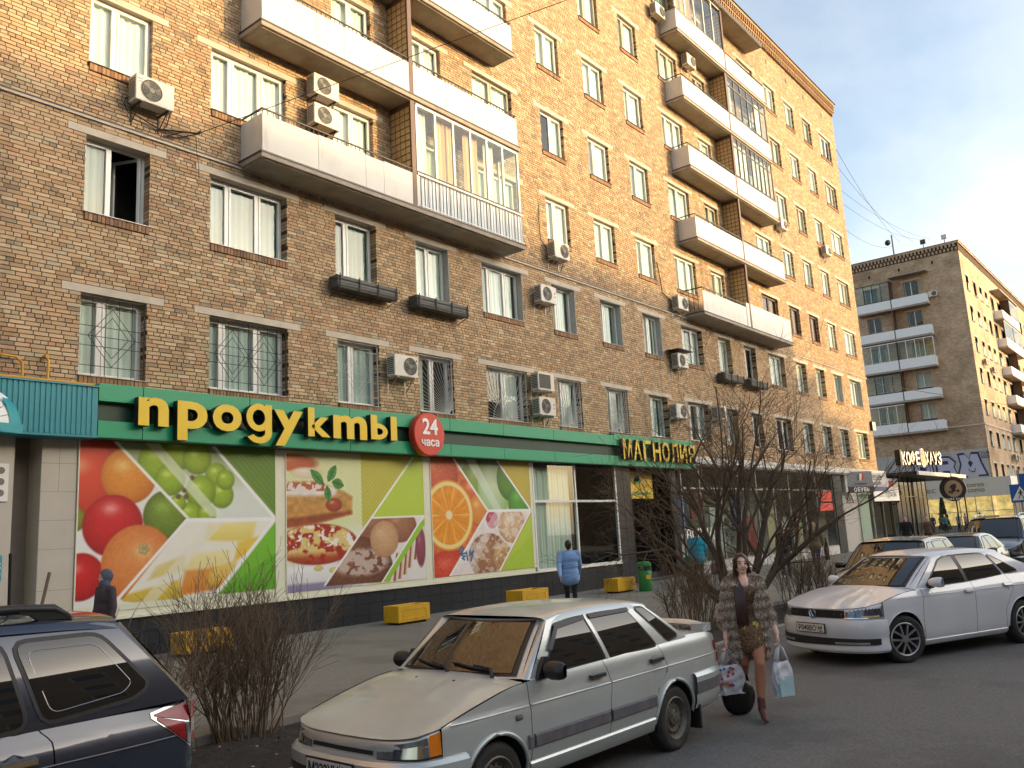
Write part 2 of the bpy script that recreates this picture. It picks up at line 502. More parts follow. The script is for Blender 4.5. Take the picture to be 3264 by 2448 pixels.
def brick_mesh(name, V, col):
    n = len(V)
    me = bpy.data.meshes.new(name)
    me.vertices.add(n * 8); me.vertices.foreach_set('co', V.reshape(-1))
    fq = (FQ[None] + (np.arange(n) * 8)[:, None, None]).reshape(-1)
    me.loops.add(len(fq)); me.loops.foreach_set('vertex_index', fq)
    me.polygons.add(n * 5); me.polygons.foreach_set('loop_start', np.arange(0, n * 20, 4)); me.polygons.foreach_set('loop_total', np.full(n * 5, 4))
    at = me.attributes.new('Col', 'FLOAT_COLOR', 'POINT')
    c4 = np.ones((n, 8, 4)); c4[:, :, :3] = col[:, None, :]
    at.data.foreach_set('color', c4.reshape(-1))
    me.materials.append(m_brick); me.update(calc_edges=True); me.validate(); me.shade_flat()
    return me
BV, BC = brick_arrays(BR)
# the 300 bricks that show largest are objects of their own, the rest one part
ctr = BV.mean(1); size = np.zeros(len(BR))
for i, (x, y, z) in enumerate(ctr):
    if BR[i][4] in (2, 3) or BR[i][1] - BR[i][0] < .2: continue
    px, py, q = to_pix(x, y, z)
    if 12 < px < 1010 and 10 < py < 760 and z > 5.15:
        size[i] = 1 / q ** 2 * abs(CAM.y) / q
pick = np.argsort(-size)[:300]
mask = np.ones(len(BR), bool); mask[pick] = False
bw = put('brickwork', brick_mesh('brickwork', BV[mask], BC[mask]), bld); bw['kind'] = 'stuff'
vmesh = {}
for i in pick:
    a, b = BR[i][0], BR[i][1]; key = (round(b - a, 2), int(bool(BR[i][4])), random.randrange(8))
    if key not in vmesh:
        V = BV[i:i + 1].copy(); V[:, :, 0] -= a; V[:, :, 2] -= BR[i][2]
        vmesh[key] = brick_mesh('brick', V, BC[i:i + 1])
    put('brick', vmesh[key], bld, (a, 0, BR[i][2]))
# backing wall with openings
def wall_sheet(x0, x1, z0, z1, opens, y, e=.006):
    xs = sorted({x0, x1} | {v for o in opens for v in (o[0] - e, o[1] + e)}); zs = sorted({z0, z1} | {v for o in opens for v in (o[2] - e, o[3] + e)})
    b = MB()
    for i in range(len(xs) - 1):
        for j in range(len(zs) - 1):
            cx = (xs[i] + xs[i + 1]) / 2; cz = (zs[j] + zs[j + 1]) / 2
            if any(o[0] < cx < o[1] and o[2] < cz < o[3] for o in opens): continue
            b.face([(xs[i], y, zs[j]), (xs[i + 1], y, zs[j]), (xs[i + 1], y, zs[j + 1]), (xs[i], y, zs[j + 1])])
    return b
ops = [(a, b, ra * ROW, rb * ROW) for c, f, a, b, ra, rb in OPEN]
wb = wall_sheet(X0, X1, 4.2, 27.95, ops, .007)
for a, b, z0, z1 in ops:
    e = .006; d = REV + .05
    for q in ([(a - e, .007, z0), (a - e, d, z0), (a - e, d, z1), (a - e, .007, z1)], [(b + e, .007, z0), (b + e, .007, z1), (b + e, d, z1), (b + e, d, z0)], [(a, .007, z1 + e), (a, d, z1 + e), (b, d, z1 + e), (b, .007, z1 + e)], [(a, .007, z0 - e), (b, .007, z0 - e), (b, d, z0 - e), (a, d, z0 - e)]):
        wb.face(q)
wb.build('backing_wall', m_mort, bld)
# blocky rest of the body: end wall, roof, rear, and the stretch left of the frame
m_bfar = mat('brick_far', rgb(172, 140, 104), .9, var=.25, scale=20)
bd = MB()
bd.face([(X1, .02, 0), (X1, 14, 0), (X1, 14, 28.9), (X1, .02, 28.9)]).face([(-25, 14, 0), (X1, 14, 0), (X1, 14, 28.9), (-25, 14, 28.9)])
bd.face([(-25, .02, 28.7), (X1, .02, 28.7), (X1, 14, 28.7), (-25, 14, 28.7)]).face([(-25, .01, 0), (X0, .01, 0), (X0, .01, 28.7), (-25, .01, 28.7)]).face([(-25, .01, 0), (-25, 14, 0), (-25, 14, 28.7), (-25, .01, 28.7)])
bd.build('rear_walls_and_roof', m_bfar, bld)
MB().face([(X0, 1.3, 4.3), (X1 - .1, 1.3, 4.3), (X1 - .1, 1.3, 28), (X0, 1.3, 28)]).build('interior_wall', m_room, bld)
fl = MB()
for f in range(2, 10):
    z = 4.6 + (f - 2) * 3.18
    fl.box(X0, X1 - .1, .3, 1.3, z - .12, z)
for x in np.arange(8.9, 54, 2.85):
    fl.box(x - .05, x + .05, .3, 1.3, 4.3, 28)
fl.build('interior_floors', m_room, bld)
# ledge over the third storey and cornice
lb = MB().box(X0, X1 + .07, -.07, .0, 10.385, 10.41).box(X0, X1 + .06, -.055, .0, 10.33, 10.385, 1)
lb.build('string_course', [m_metal, m_conc], bld)
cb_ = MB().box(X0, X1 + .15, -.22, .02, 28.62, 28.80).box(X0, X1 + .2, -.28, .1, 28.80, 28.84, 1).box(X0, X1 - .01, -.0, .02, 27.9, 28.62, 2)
cb_.box(X0, X1 + .1, -.16, .02, 28.22, 28.30, 0)
cb_.build('cornice', [m_bfar, m_metal, mat('painted_shade_recess', rgb(44, 34, 28), .95)], bld)  # near-black frieze colour stands in for shade in the slots between dentils
dm = [MB().box(-.05, .05, -.15, -.0, 27.92, 28.22).mesh('dentil', m_bfar), MB().box(-.05, .05, -.2, -.0, 28.30, 28.62).mesh('dentil', m_bfar)]
x = 33.0
while x < X1:
    put('dentil', dm[0], bld, (x, 0, 0)); put('dentil', dm[1], bld, (x + .13, 0, 0)); x += .26
pm = MB().box(-.015, .015, -.1, -.07, 28.84, 29.05).mesh('roof_post', m_metal)
for i in range(14):
    put('roof_post', pm, bld, (35 + i * 1.5, 0, 0))
vm = MB().box(-.08, .08, -.004, .03, 27.15, 27.42).mesh('vent', mat('vent_dark', (.02, .02, .02)))
for x in (43.9, 46.7, 49.45, 52.55, 41.1, 38.4):
    put('vent', vm, bld, (x, -.012, 0))
# ---------------------------------------------------------------- windows of the main block
def frame_mesh(w, h, sash, mt, open_=None, rv=REV):
    def mk():
        b = MB(); y0, y1 = rv, rv + .07
        t = .05
        b.box(0, t, y0, y1, 0, h).box(w - t, w, y0, y1, 0, h).box(t, w - t, y0, y1, 0, t).box(t, w - t, y0, y1, h - t, h)
        xs = [t + (w - 2 * t) * s for s in sash]
        for x in xs[1:-1]:
            b.box(x - .03, x + .03, y0 + .003, y1, t, h - t)
        for i in range(len(xs) - 1):
            a = xs[i] + (.03 if i else 0) + .004; c = xs[i + 1] - (.03 if i < len(xs) - 2 else 0) - .004
            s = .045; z0, z1 = t + .004, h - t - .004
            if open_ == i: continue
            b.box(a, a + s, y0 - .012, y1 - .01, z0, z1).box(c - s, c, y0 - .012, y1 - .01, z0, z1).box(a + s, c - s, y0 - .012, y1 - .01, z0, z0 + s).box(a + s, c - s, y0 - .012, y1 - .01, z1 - s, z1)
        return b.mesh('frame', mt), xs
    return cached(('fr', round(w, 2), round(h, 2), tuple(sash), mt.name, open_, rv), mk)
def pane_mesh(w, h):
    return cached(('pane', round(w, 2), round(h, 2)), lambda: MB().box(0, w, -.004, .004, 0, h).mesh('pane', m_glass))
def curtain_mesh(w, h, mt, k):
    def mk():
        ph = random.uniform(0, 6)
        return MB().grid(lambda u, v: (w * u, .022 * math.sin(u * w * 42 + ph) + .012 * math.sin(u * w * 17 + ph * 2), h * v), max(8, int(w * 26)), 1).mesh('curtain', mt, True)
    return cached(('cu', round(w, 1), round(h, 1), mt.name, k), mk)
def sill_mesh(w, big):
    return cached(('sill', round(w, 2), big), lambda: MB().extr([(-.075, -.008), (-.075, .004), (REV, .022), (REV, .0)], -.02, w + .02, 'yz').mesh('sill', m_tin if big else m_metal))
def bars(kind, w, h):
    b = MB(); y = .06; r = .007
    def L(x0, z0, x1, z1, rr=r): b.bar((x0, y, z0), (x1, y, z1), rr)
    if kind == 'diamond':
        for x in (.01, w - .01): b.box(x - .012, x + .012, y - .012, y + .012, 0, h)
        for z in (.02, h - .02): b.box(0, w, y - .012, y + .012, z - .012, z + .012)
        n = max(4, round(w / .26))
        for i in range(1, n): L(w * i / n, 0, w * i / n, h)
        for z in (.14, .38, .5, .62, .86): L(0, h * z, w, h * z)
        for cx in ([w / 2] if w < 1.5 else [w * .3, w * .7]):
            d = w * .42 if w < 1.5 else w * .26
            for s in (.85, .6):
                L(cx - d * s, h / 2, cx, h / 2 + .42 * h * s); L(cx, h / 2 + .42 * h * s, cx + d * s, h / 2)
                L(cx + d * s, h / 2, cx, h / 2 - .42 * h * s); L(cx, h / 2 - .42 * h * s, cx - d * s, h / 2)
    else:
        for x in (.015, w - .015): b.box(x - .014, x + .014, y - .014, y + .014, 0, h)
        for z in (.02, h - .02): b.box(0, w, y - .014, y + .014, z - .014, z + .014)
        cx = {'sunc': w / 2, 'sunr': w - .02, 'sunl': .02}[kind]; n = 26 if kind == 'sunc' else 20
        a0, a1 = (0, PI) if kind == 'sunc' else ((PI / 2, PI) if kind == 'sunr' else (0, PI / 2))
        for i in range(n + 1):
            t = a0 + (a1 - a0) * i / n; c, s = math.cos(t), math.sin(t); k = []
            if c > 1e-6: k.append((w - .02 - cx) / c)
            if c < -1e-6: k.append((.02 - cx) / c)
            if s > 1e-6: k.append((h - .03) / s)
            k = min(k)
            if k > .14: L(cx + c * .13, .03 + s * .13, cx + c * k, .03 + s * k, .009)
        for rad in ([.13, .42 * h] if kind == 'sunc' else [.13]):
            q = [(cx + rad * math.cos(a0 + (a1 - a0) * i / 14), y - .01, .03 + rad * math.sin(a0 + (a1 - a0) * i / 14)) for i in range(15)]
            q = [p for p in q if .0 <= p[0] <= w]
            b.tube(q, .009, 4)
    return b
m_bar_d = mat('bar_brown', rgb(92, 74, 62), .5, metal=.3)
m_bar_w = mat('bar_white', rgb(205, 202, 196), .5)
SASH2 = [0, .42, 1]; SASH3 = [0, .27, .68, 1]
lm_cache = {}
GRILL = {('A', 2): ('diamond', 0), ('B', 2): ('diamond', 0), ('C', 2): ('diamond', 1), ('D', 2): ('sunr', 1), ('E', 2): ('sunc', 1), ('F', 2): ('sunc', 1), ('G', 2): ('sunc', 1)}
PLAST = {('D', 3), ('E', 3), ('F', 3), ('G', 3), ('H', 3), ('P', 3), ('O', 3)}
WINDOWS = {}
def window(parent, c, f, a, b, z0, z1, old=False):
    w, h = b - a, z1 - z0; rv = REV if f <= 3 else .115
    e = empty('window', parent, (a, 0, z0))
    wide = w > 1.6
    rnd = random.random()
    if wide:
        sash = SASH3 if rnd < .75 else [0, .5, 1]
    else:
        sash = random.choice([SASH2, [0, .5, 1], [0, .36, 1]])
    if (c, f) == ('A', 3): sash = [0, .44, 1]
    if f == 2 and c in 'AB': sash = [0, .36, 1] if c == 'A' else [0, .2, .66, 1]
    mt = m_pvc
    if old or (f >= 5 and random.random() < .22): mt = m_oldw
    if (c, f) in (('M', 4), ('N', 4), ('L', 4)): mt = m_brwn
    op = None
    if (c, f) in (('A', 3),): op = 1
    me, xs = frame_mesh(w, h, sash, mt, op, rv)
    put('frame', me, e)
    for i in range(len(xs) - 1):
        if op == i: # an open casement swung into the room
            s = MB(); cw = xs[i + 1] - xs[i] - .03
            s.box(0, .05, 0, .05, 0, h - .1).box(cw - .05, cw, 0, .05, 0, h - .1).box(.05, cw - .05, 0, .05, 0, .05).box(.05, cw - .05, 0, .05, h - .15, h - .1)
            o = s.build('casement', mt, e, loc=(xs[i + 1] - .01, rv + .04, .05)); o.rotation_euler = (0, 0, R(118))
            p = put('pane', pane_mesh(cw - .1, h - .2), e, (xs[i + 1] - .01, rv + .065, .1)); p.rotation_euler = (0, 0, R(118))
            continue
        pw = xs[i + 1] - xs[i] - .1
        put('pane', pane_mesh(pw, h - .2), e, (xs[i] + .05, rv + .03 + random.uniform(-.004, .004), .1), rz=random.uniform(-.006, .006))
    put('sill', sill_mesh(w, f <= 3), e)
    lk = (round(w, 2),)
    lme = cached(('lintel', round(w, 2)), lambda: MB().box(-.35, w + .35, -.012, REV + .06, .003, 2 * ROW - .006).mesh('lintel', m_conc))
    put('lintel', lme, e, (0, random.uniform(-.004, 0), h))
    # curtains
    kind = random.random()
    cm = random.choice([m_curt, m_curt, m_curt2])
    if mt is m_brwn: kind, cm = .2, m_blind
    if (c, f) in (('B', 2), ('C', 2)): kind, cm = .3, m_curt2
    if f == 2 and c in 'DE': kind = .9
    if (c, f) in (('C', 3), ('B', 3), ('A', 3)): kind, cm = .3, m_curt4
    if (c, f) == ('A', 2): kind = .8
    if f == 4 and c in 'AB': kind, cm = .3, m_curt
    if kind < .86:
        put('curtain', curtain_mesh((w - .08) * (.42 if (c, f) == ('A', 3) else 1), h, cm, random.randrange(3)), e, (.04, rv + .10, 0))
    elif kind < .96:
        q = random.uniform(.3, .55)
        put('curtain', curtain_mesh(w * q, h, cm, random.randrange(3)), e, (.02 if random.random() < .6 else w * (1 - q) - .02, rv + .10, 0))
    if (c, f) in PLAST:
        MB().box(w - .018, w + .004, -.004, REV - .004, 0.02, h).box(-.004, .018, -.004, REV - .004, .02, h).box(.018, w - .018, -.004, REV - .004, h - .018, h + .002).build('reveal_plaster', m_plast, e)
    if (c, f) in GRILL:
        k, col = GRILL[c, f]
        bars(k, w, h).build('grille', m_bar_w if col else m_bar_d, e)
    WINDOWS[c, f] = e
    return e
for c, f, a, b, ra, rb in OPEN:
    x, y, q = to_pix((a + b) / 2, 0, ra * ROW)
    if y < -60: continue
    window(bld, c, f, a, b, ra * ROW, rb * ROW)
# ---------------------------------------------------------------- balconies
def tile_wall(parent, x, z0, z1):
    e = empty('partition', parent, (x, 0, 0))
    MB().box(-.05, .05, -.78, .0, z0, z1).build('core', mat('partition_core', rgb(96, 74, 56), .9), e)
    MB().box(-.09, .06, -.84, -.78, z0, z1).build('edge_post', m_brwn, e)
    tm = cached('ptile', lambda: MB().box(-.012, 0, -.155, 0, 0, .155).mesh('tile', m_tile))
    n = int((z1 - z0) / .19)
    for i in range(n):
        for j in range(4):
            put('tile', tm, e, (-.05, -.03 - j * .187, z0 + .03 + i * .19))
def balcony(parent, x0, x1, zb, seams, part=None, parth=None, rail=True, ztop=None, name='balcony', side=True, glz=None, seam_z=None):
    """zb: top of slab"""
    e = empty(name, parent)
    sl = MB().box(x0 - .04, x1 + .04, -.87, .0, zb - .13, zb).box(x0 + .02, x1 - .02, -.80, -.03, zb - .16, zb - .13)
    sl.build('slab', m_slab, e, bevel=.012)
    MB().box(x0 - .055, x1 + .055, -.885, -.865, zb - .02, zb + .02).box(x0 - .055, x0 - .035, -.865, 0, zb - .02, zb + .02).build('drip_flashing', m_metal, e)
    pt = ztop or zb + .92
    ss = [x0] + seams + [x1]
    for i in range(len(ss) - 1):
        if glz and glz[0] == 'balusters' and ss[i] >= glz[1] - .01: continue
        MB().box(ss[i] + .005, ss[i + 1] - .005, -.83, -.815, zb + .03, pt + random.uniform(-.015, .015)).build('front_panel', m_panel, e)
    if side:
        MB().box(x0 - .006, x0 + .008, -.81, -.02, zb + .03, pt).build('end_panel', m_panel, e)
        MB().box(x1 - .008, x1 + .006, -.81, -.02, zb + .03, pt).build('end_panel', m_panel, e)
    if rail:
        r = MB(); zr = pt + .14
        r.box(x0, x1, -.822, -.79, zr - .03, zr).box(x0, x0 + .03, -.79, -.02, zr - .03, zr).box(x1 - .03, x1, -.79, -.02, zr - .03, zr)
        x = x0 + .02
        while x < x1:
            r.box(x, x + .014, -.813, -.799, zb + .02, zr - .03); x += .14
        for y in (-.6, -.4, -.2):
            r.box(x0 + .008, x0 + .022, y, y + .014, zb + .02, zr - .03)
        r.build('railing', m_rail, e)
    if part:
        tile_wall(parent, part, zb + .002, parth)
    return e
LS = (10.36, 19.56); RS = (31.38, 40.78)
SL = {f: 10.50 + 3.18 * (f - 4) for f in range(4, 9)}
b4 = balcony(bld, *LS, SL[4], [11.9, 13.35, 13.95, 15.25], 15.05, SL[5] - .17, glz=('balusters', 15.25))
b5 = balcony(bld, *LS, SL[5], [11.9, 12.75, 14.0, 15.2, 16.4, 17.5, 18.15], 15.05, SL[6] - .17)
b6 = balcony(bld, *LS, SL[6], [12.5, 15.2, 17.0, 18.3], 15.05, SL[7] - .17)
balcony(bld, *LS, SL[7], [13.5, 16.5])
# glazed right half of the lowest balcony, with a white baluster rail
def glazing(parent, x0, x1, z0, z1, n, mt, tiers=None, y=-.78, side=True, curt=None, fw=.045):
    e = empty('balcony_glazing', parent)
    b = MB()
    b.box(x0, x1, y - .03, y + .03, z0, z0 + fw).box(x0, x1, y - .03, y + .03, z1 - fw, z1)
    for i in range(n + 1):
        x = x0 + (x1 - x0) * i / n; b.box(x - fw / 2, x + fw / 2, y - .033, y + .027, z0 + fw, z1 - fw)
    if tiers:
        for t in tiers: b.box(x0, x1, y - .028, y + .022, lerp(z0, z1, t) - fw / 2, lerp(z0, z1, t) + fw / 2)
    if side:
        for x in (x0, x1): b.box(x - .02, x + .02, y + .03, -.01, z0, z0 + fw).box(x - .02, x + .02, y + .03, -.01, z1 - fw, z1).box(x - .02, x + .02, -.06, -.01, z0 + fw, z1 - fw)
    b.build('frame', mt, e)
    zz = [z0 + fw] + [lerp(z0, z1, t) for t in (tiers or [])] + [z1 - fw]
    for i in range(n):
        a = x0 + (x1 - x0) * i / n + fw / 2; c = x0 + (x1 - x0) * (i + 1) / n - fw / 2
        for j in range(len(zz) - 1):
            put('pane', pane_mesh(c - a, zz[j + 1] - zz[j] - .02), e, (a, y + random.uniform(-.004, .004), zz[j] + .01), rz=random.uniform(-.012, .012))
    if side:
        for x in (x0, x1):
            o = put('pane', pane_mesh(abs(y) - .1, z1 - z0 - .1), e, (x, y + .04, z0 + .05)); o.rotation_euler = (0, 0, PI / 2)
    if curt:
        for q in curt:
            put('curtain', curtain_mesh(q[1] - q[0], z1 - z0 - .1, q[2], 0), e, (q[0], y + .2, z0 + .05))
    return e
glazing(bld, 15.2, 19.52, SL[4] + .95, SL[5] - .17, 6, m_pvc, curt=[(15.35, 15.75, m_curt), (16.1, 16.8, m_curt3), (17.3, 17.9, m_curt3), (18.2, 18.6, m_curt)], fw=.07)
br_ = empty('balustrade', bld)
MB().box(15.25, 19.56, -.80, -.785, SL[4] + .03, SL[4] + .93).build('backing_panel', mat('pale_sheet', rgb(212, 218, 220), .4, var=.05), br_)
MB().box(15.2, 19.6, -.87, -.84, SL[4] + .93, SL[4] + .965).box(15.2, 19.6, -.868, -.842, SL[4] + .06, SL[4] + .085).build('handrail', m_pvc, br_)
bm_ = MB().bar((0, -.855, SL[4] + .085), (0, -.855, SL[4] + .93), .011).mesh('baluster', m_pvc)
for i in range(42):
    put('baluster', bm_, br_, (15.25 + i * .104, 0, 0))
# right stack
R4 = balcony(bld, RS[0], 35.6, SL[4], [33.0, 34.3], 36.05, SL[5] - .17, side=False, seam_z=1)
MB().box(31.4, 31.43, -.8, -.02, SL[4] + 1.02, SL[4] + 1.05).build('end_rail', m_rail, R4)
balcony(bld, 35.66, RS[1], SL[4], [], rail=False, ztop=SL[4] + 1.14)
balcony(bld, *RS, SL[5], [33.0, 34.6, 36.1, 37.6, 39.2], 36.05, SL[6] - .17)
balcony(bld, *RS, SL[6], [33.4, 35.0, 36.3, 38.5], 36.05, SL[7] - .17)
balcony(bld, *RS, SL[7], [33.2, 34.9, 36.2, 38.4], 36.05, SL[8] - .17)
balcony(bld, *RS, SL[8], [33.0, 34.7, 36.2, 38.6], 36.25, 26.4)
m_oldg = mat('old_glazing_frame', rgb(118, 104, 92), .6, var=.15)
glazing(bld, 36.2, 40.7, SL[6] + 1.0, SL[7] - .17, 9, m_oldg, [.76], fw=.04, curt=[(36.4, 38.2, m_curt), (38.6, 40.4, m_curt2)])
glazing(bld, 36.2, 40.7, SL[7] + 1.0, SL[8] - .17, 6, m_oldg, [.74], fw=.05, curt=[(36.3, 37.0, m_curt2), (39.9, 40.5, m_curt)])
glazing(bld, 31.45, 36.2, SL[8] + .98, 26.45, 5, m_pvc, fw=.06, curt=[(32, 33.4, m_curt3)])
cn = empty('balcony_canopy', bld)
MB().box(31.2, 40.95, -.95, 0, 26.47, 26.6).build('slab', m_slab, cn); MB().box(31.2, 40.95, -.97, -.945, 26.5, 26.63).build('flashing', m_metal, cn)
# ---------------------------------------------------------------- shop front: printed posters
def poster_mesh(name, w, h, paint, nu, nv):
    U, V = np.meshgrid((np.arange(nu + 1)) / nu, np.arange(nv + 1) / nv, indexing='ij')
    C = np.clip(paint(U, V, w / h), 0, 1)
    C = np.where(C <= .04045, C / 12.92, ((C + .055) / 1.055) ** 2.4) * .86
    n = (nu + 1) * (nv + 1)
    co = np.zeros((n, 3)); co[:, 0] = U.ravel() * w; co[:, 2] = V.ravel() * h
    i = (np.arange(nu)[:, None] * (nv + 1) + np.arange(nv)[None]).ravel()
    fq = np.stack([i, i + nv + 1, i + nv + 2, i + 1], 1).ravel()
    me = bpy.data.meshes.new(name)
    me.vertices.add(n); me.vertices.foreach_set('co', co.ravel())
    me.loops.add(len(fq)); me.loops.foreach_set('vertex_index', fq)
    k = nu * nv
    me.polygons.add(k); me.polygons.foreach_set('loop_start', np.arange(0, k * 4, 4)); me.polygons.foreach_set('loop_total', np.full(k, 4))
    at = me.attributes.new('Col', 'FLOAT_COLOR', 'POINT')
    c4 = np.ones((n, 4)); c4[:, :3] = C.reshape(-1, 3); at.data.foreach_set('color', c4.ravel())
    me.materials.append(mat('poster_print', attr='Col', rough=.42, var=.03, scale=3)); me.update(calc_edges=True)
    return me
def c255(*c): return np.array(c) / 255.0
def sm(d, e=.006): return np.clip(d / e + .5, 0, 1)
def over(C, m, col):
    m = np.asarray(m)[..., None]
    return C * (1 - m) + np.asarray(col) * m
def left_of(U, V, p, q):
    """signed distance-like: positive on the left of p->q"""
    dx, dy = q[0] - p[0], q[1] - p[1]; L = math.hypot(dx, dy)
    return ((V - p[1]) * dx - (U - p[0]) * dy) / L
def poly(U, V, pts, e=.006):
    m = np.ones_like(U)
    for i in range(len(pts)):
        m = np.minimum(m, sm(left_of(U, V, pts[i], pts[(i + 1) % len(pts)]), e))
    return m
def hashn(U, V, s, seed=0):
    def n2(x, y):
        xi, yi = np.floor(x), np.floor(y); fx, fy = x - xi, y - yi
        fx = fx * fx * (3 - 2 * fx); fy = fy * fy * (3 - 2 * fy)
        def h(a, b): return np.modf(np.abs(np.sin(a * 127.1 + b * 311.7 + seed * 17.3) * 43758.5453))[0]
        return (h(xi, yi) * (1 - fx) + h(xi + 1, yi) * fx) * (1 - fy) + (h(xi, yi + 1) * (1 - fx) + h(xi + 1, yi + 1) * fx) * fy
    return (n2(U * s, V * s) + .5 * n2(U * s * 2.1, V * s * 2.1) + .25 * n2(U * s * 4.3, V * s * 4.3)) / 1.75
def fruit(C, U, V, asp, c, r, col, dark, light, hl=(-.25, .35), ry=None, e=.008, tex=0, mask=1.0, rot=0):
    x = (U - c[0]) / r; y = (V - c[1]) / (ry or r * asp)
    if rot: x, y = x * math.cos(rot) + y * math.sin(rot), -x * math.sin(rot) + y * math.cos(rot)
    d = np.sqrt(x * x + y * y); m = sm(1 - d, e / r) * mask
    z = np.sqrt(np.clip(1 - d * d, 0, 1))
    t = np.clip(.25 + .75 * z + .18 * (y - x * .4), 0, 1)[..., None]
    k = c255(*dark) * (1 - t) + c255(*col) * t
    hd = np.exp(-(((x - hl[0]) / .3) ** 2 + ((y - hl[1]) / .22) ** 2))[..., None]
    k = k * (1 - hd * .75) + c255(*light) * hd * .75
    if tex: k = k * (1 + tex * (hashn(U, V, 90) - .5))[..., None]
    return over(C, m, k)
def stripes(C, U, V, m, asp, col, n=46, amt=.35):
    s = (np.sin((U * asp + V) * n * 2 * PI / 2) > 0).astype(float)
    return over(C, m * s * amt, c255(*col))
def paint1(U, V, asp):
    C = np.ones(U.shape + (3,)) * c255(240, 238, 232)
    mk = lambda *p: poly(U, V, list(p))
    # fruit field on the left
    for a in [((.02, .93), .22, (196, 62, 28), (120, 26, 14), (220, 90, 40)), ((.03, .76), .17, (228, 74, 40), (150, 30, 18), (250, 190, 160))]:
        C = fruit(C, U, V, asp, *a)
    C = fruit(C, U, V, asp, (.222, .785), .128, (236, 152, 52), (178, 88, 20), (250, 214, 140), tex=.1)
    C = fruit(C, U, V, asp, (-.02, .53), .055, (150, 150, 50), (90, 90, 20), (180, 180, 80))
    C = fruit(C, U, V, asp, (.41, .54), .12, (122, 150, 42), (60, 62, 20), (160, 190, 80), tex=.15)
    C = fruit(C, U, V, asp, (.155, .49), .135, (216, 32, 34), (130, 8, 14), (250, 190, 180), hl=(-.1, .55), tex=.12)
    C = fruit(C, U, V, asp, (.02, .205), .1, (216, 30, 32), (134, 8, 12), (248, 170, 160), tex=.1)
    C = fruit(C, U, V, asp, (.275, .265), .17, (234, 146, 76), (196, 96, 36), (252, 206, 150), hl=(.1, .3), tex=.12)
    for k in range(5):
        C = fruit(C, U, V, asp, (.297 + .014 * math.cos(k * 1.26), .345 + .019 * math.sin(k * 1.26)), .011, (196, 180, 120), (120, 110, 60), (210, 200, 150))
    # upper chevron: grapes
    up = mk((.146, 1.0), (.511, .523), (.998, .51), (.631, 1.0)); lo = mk((.511, .523), (.2, .05), (.62, -.01), (.998, .51))
    G = np.ones_like(C) * c255(226, 232, 220)
    G = over(G, sm(V - .82, .25) * .75, c255(120, 140, 70))
    for c, r in [((.36, .87), .1), ((.47, .95), .09), ((.556, .9), .075), ((.42, .765), .075), ((.66, .8), .06), ((.69, .67), .065), ((.575, .69), .08), ((.523, .545), .06), ((.61, .545), .05), ((.46, .62), .04), ((.71, .77), .05)]:
        G = fruit(G, U, V, asp, c, r, (158, 190, 40), (86, 110, 16), (226, 240, 130), tex=.1)
    for c in [(.49, .7), (.5, .66), (.53, .78), (.46, .66)]:
        G = fruit(G, U, V, asp, c, .012, (120, 92, 60), (70, 50, 30), (150, 120, 90))
    C = over(C, up, G)
    K = np.ones_like(C) * c255(244, 240, 226)
    for pts, a, b in [([(.62, .48), (.6, .38), (.86, .36), (.89, .5)], (236, 214, 110), (248, 236, 170)), ([(.53, .3), (.5, .2), (.73, .2), (.74, .32)], (240, 222, 150), (250, 240, 190)), ([(.5, .2), (.47, .05), (.72, .08), (.73, .21)], (222, 132, 48), (230, 160, 70)), ([(.2, .08), (.2, -.02), (.5, -.02), (.47, .15)], (206, 176, 52), (226, 196, 80)), ([(.36, .24), (.32, .16), (.5, .2), (.5, .3)], (226, 208, 130), (236, 220, 150)), ([(.78, .36), (.76, .24), (.9, .32), (.92, .4)], (232, 190, 60), (240, 210, 90)), ([(.64, .2), (.6, .08), (.74, .12), (.78, .25)], (220, 170, 60), (240, 210, 120))]:
        m = poly(U, V, pts, .02); t = np.clip((V - pts[1][1]) / .15, 0, 1)[..., None]
        K = over(K, m, c255(*a) * (1 - t) + c255(*b) * t)
    C = over(C, lo, K)
    # white bands
    st = mk((.285, 1.0), (.626, .532), (.703, .526), (.353, 1.0)); C = over(C, st * .72, c255(232, 238, 222))
    st2 = mk((.626, .506), (.261, -.0), (.335, -.0), (.712, .503)); C = over(C, st2 * .66, c255(240, 236, 216))
    for p, q, w in [((.146, 1.0), (.511, .523), .008), ((.511, .523), (.18, .06), .008), ((.631, 1.0), (.998, .51), .008), ((.998, .51), (.66, .04), .008)]:
        C = over(C, sm(w - np.abs(left_of(U, V, p, q)), .006) * sm(V - min(p[1], q[1]), .01) * sm(max(p[1], q[1]) - V, .01), c255(250, 250, 246))
    C = over(C, sm(.012 - np.abs(V - .516 + .01 * U), .006) * sm(U - .505), c255(250, 250, 248))
    # green ground on the right
    gr1 = mk((.645, 1.0), (1.01, .515), (1.01, 1.0)); C = over(C, gr1, c255(98, 134, 36)); C = stripes(C, U, V, gr1, asp, (126, 160, 52))
    gr2 = mk((1.01, .50), (.665, .02), (1.01, 0)); C = over(C, gr2, c255(104, 178, 36)); C = over(C, gr2 * sm(left_of(U, V, (.7, .06), (1.0, .28)), .01) * .5, c255(140, 204, 56))
    b = sm(.035 - V, .006); C = over(C, b, c255(232, 232, 206))
    return C
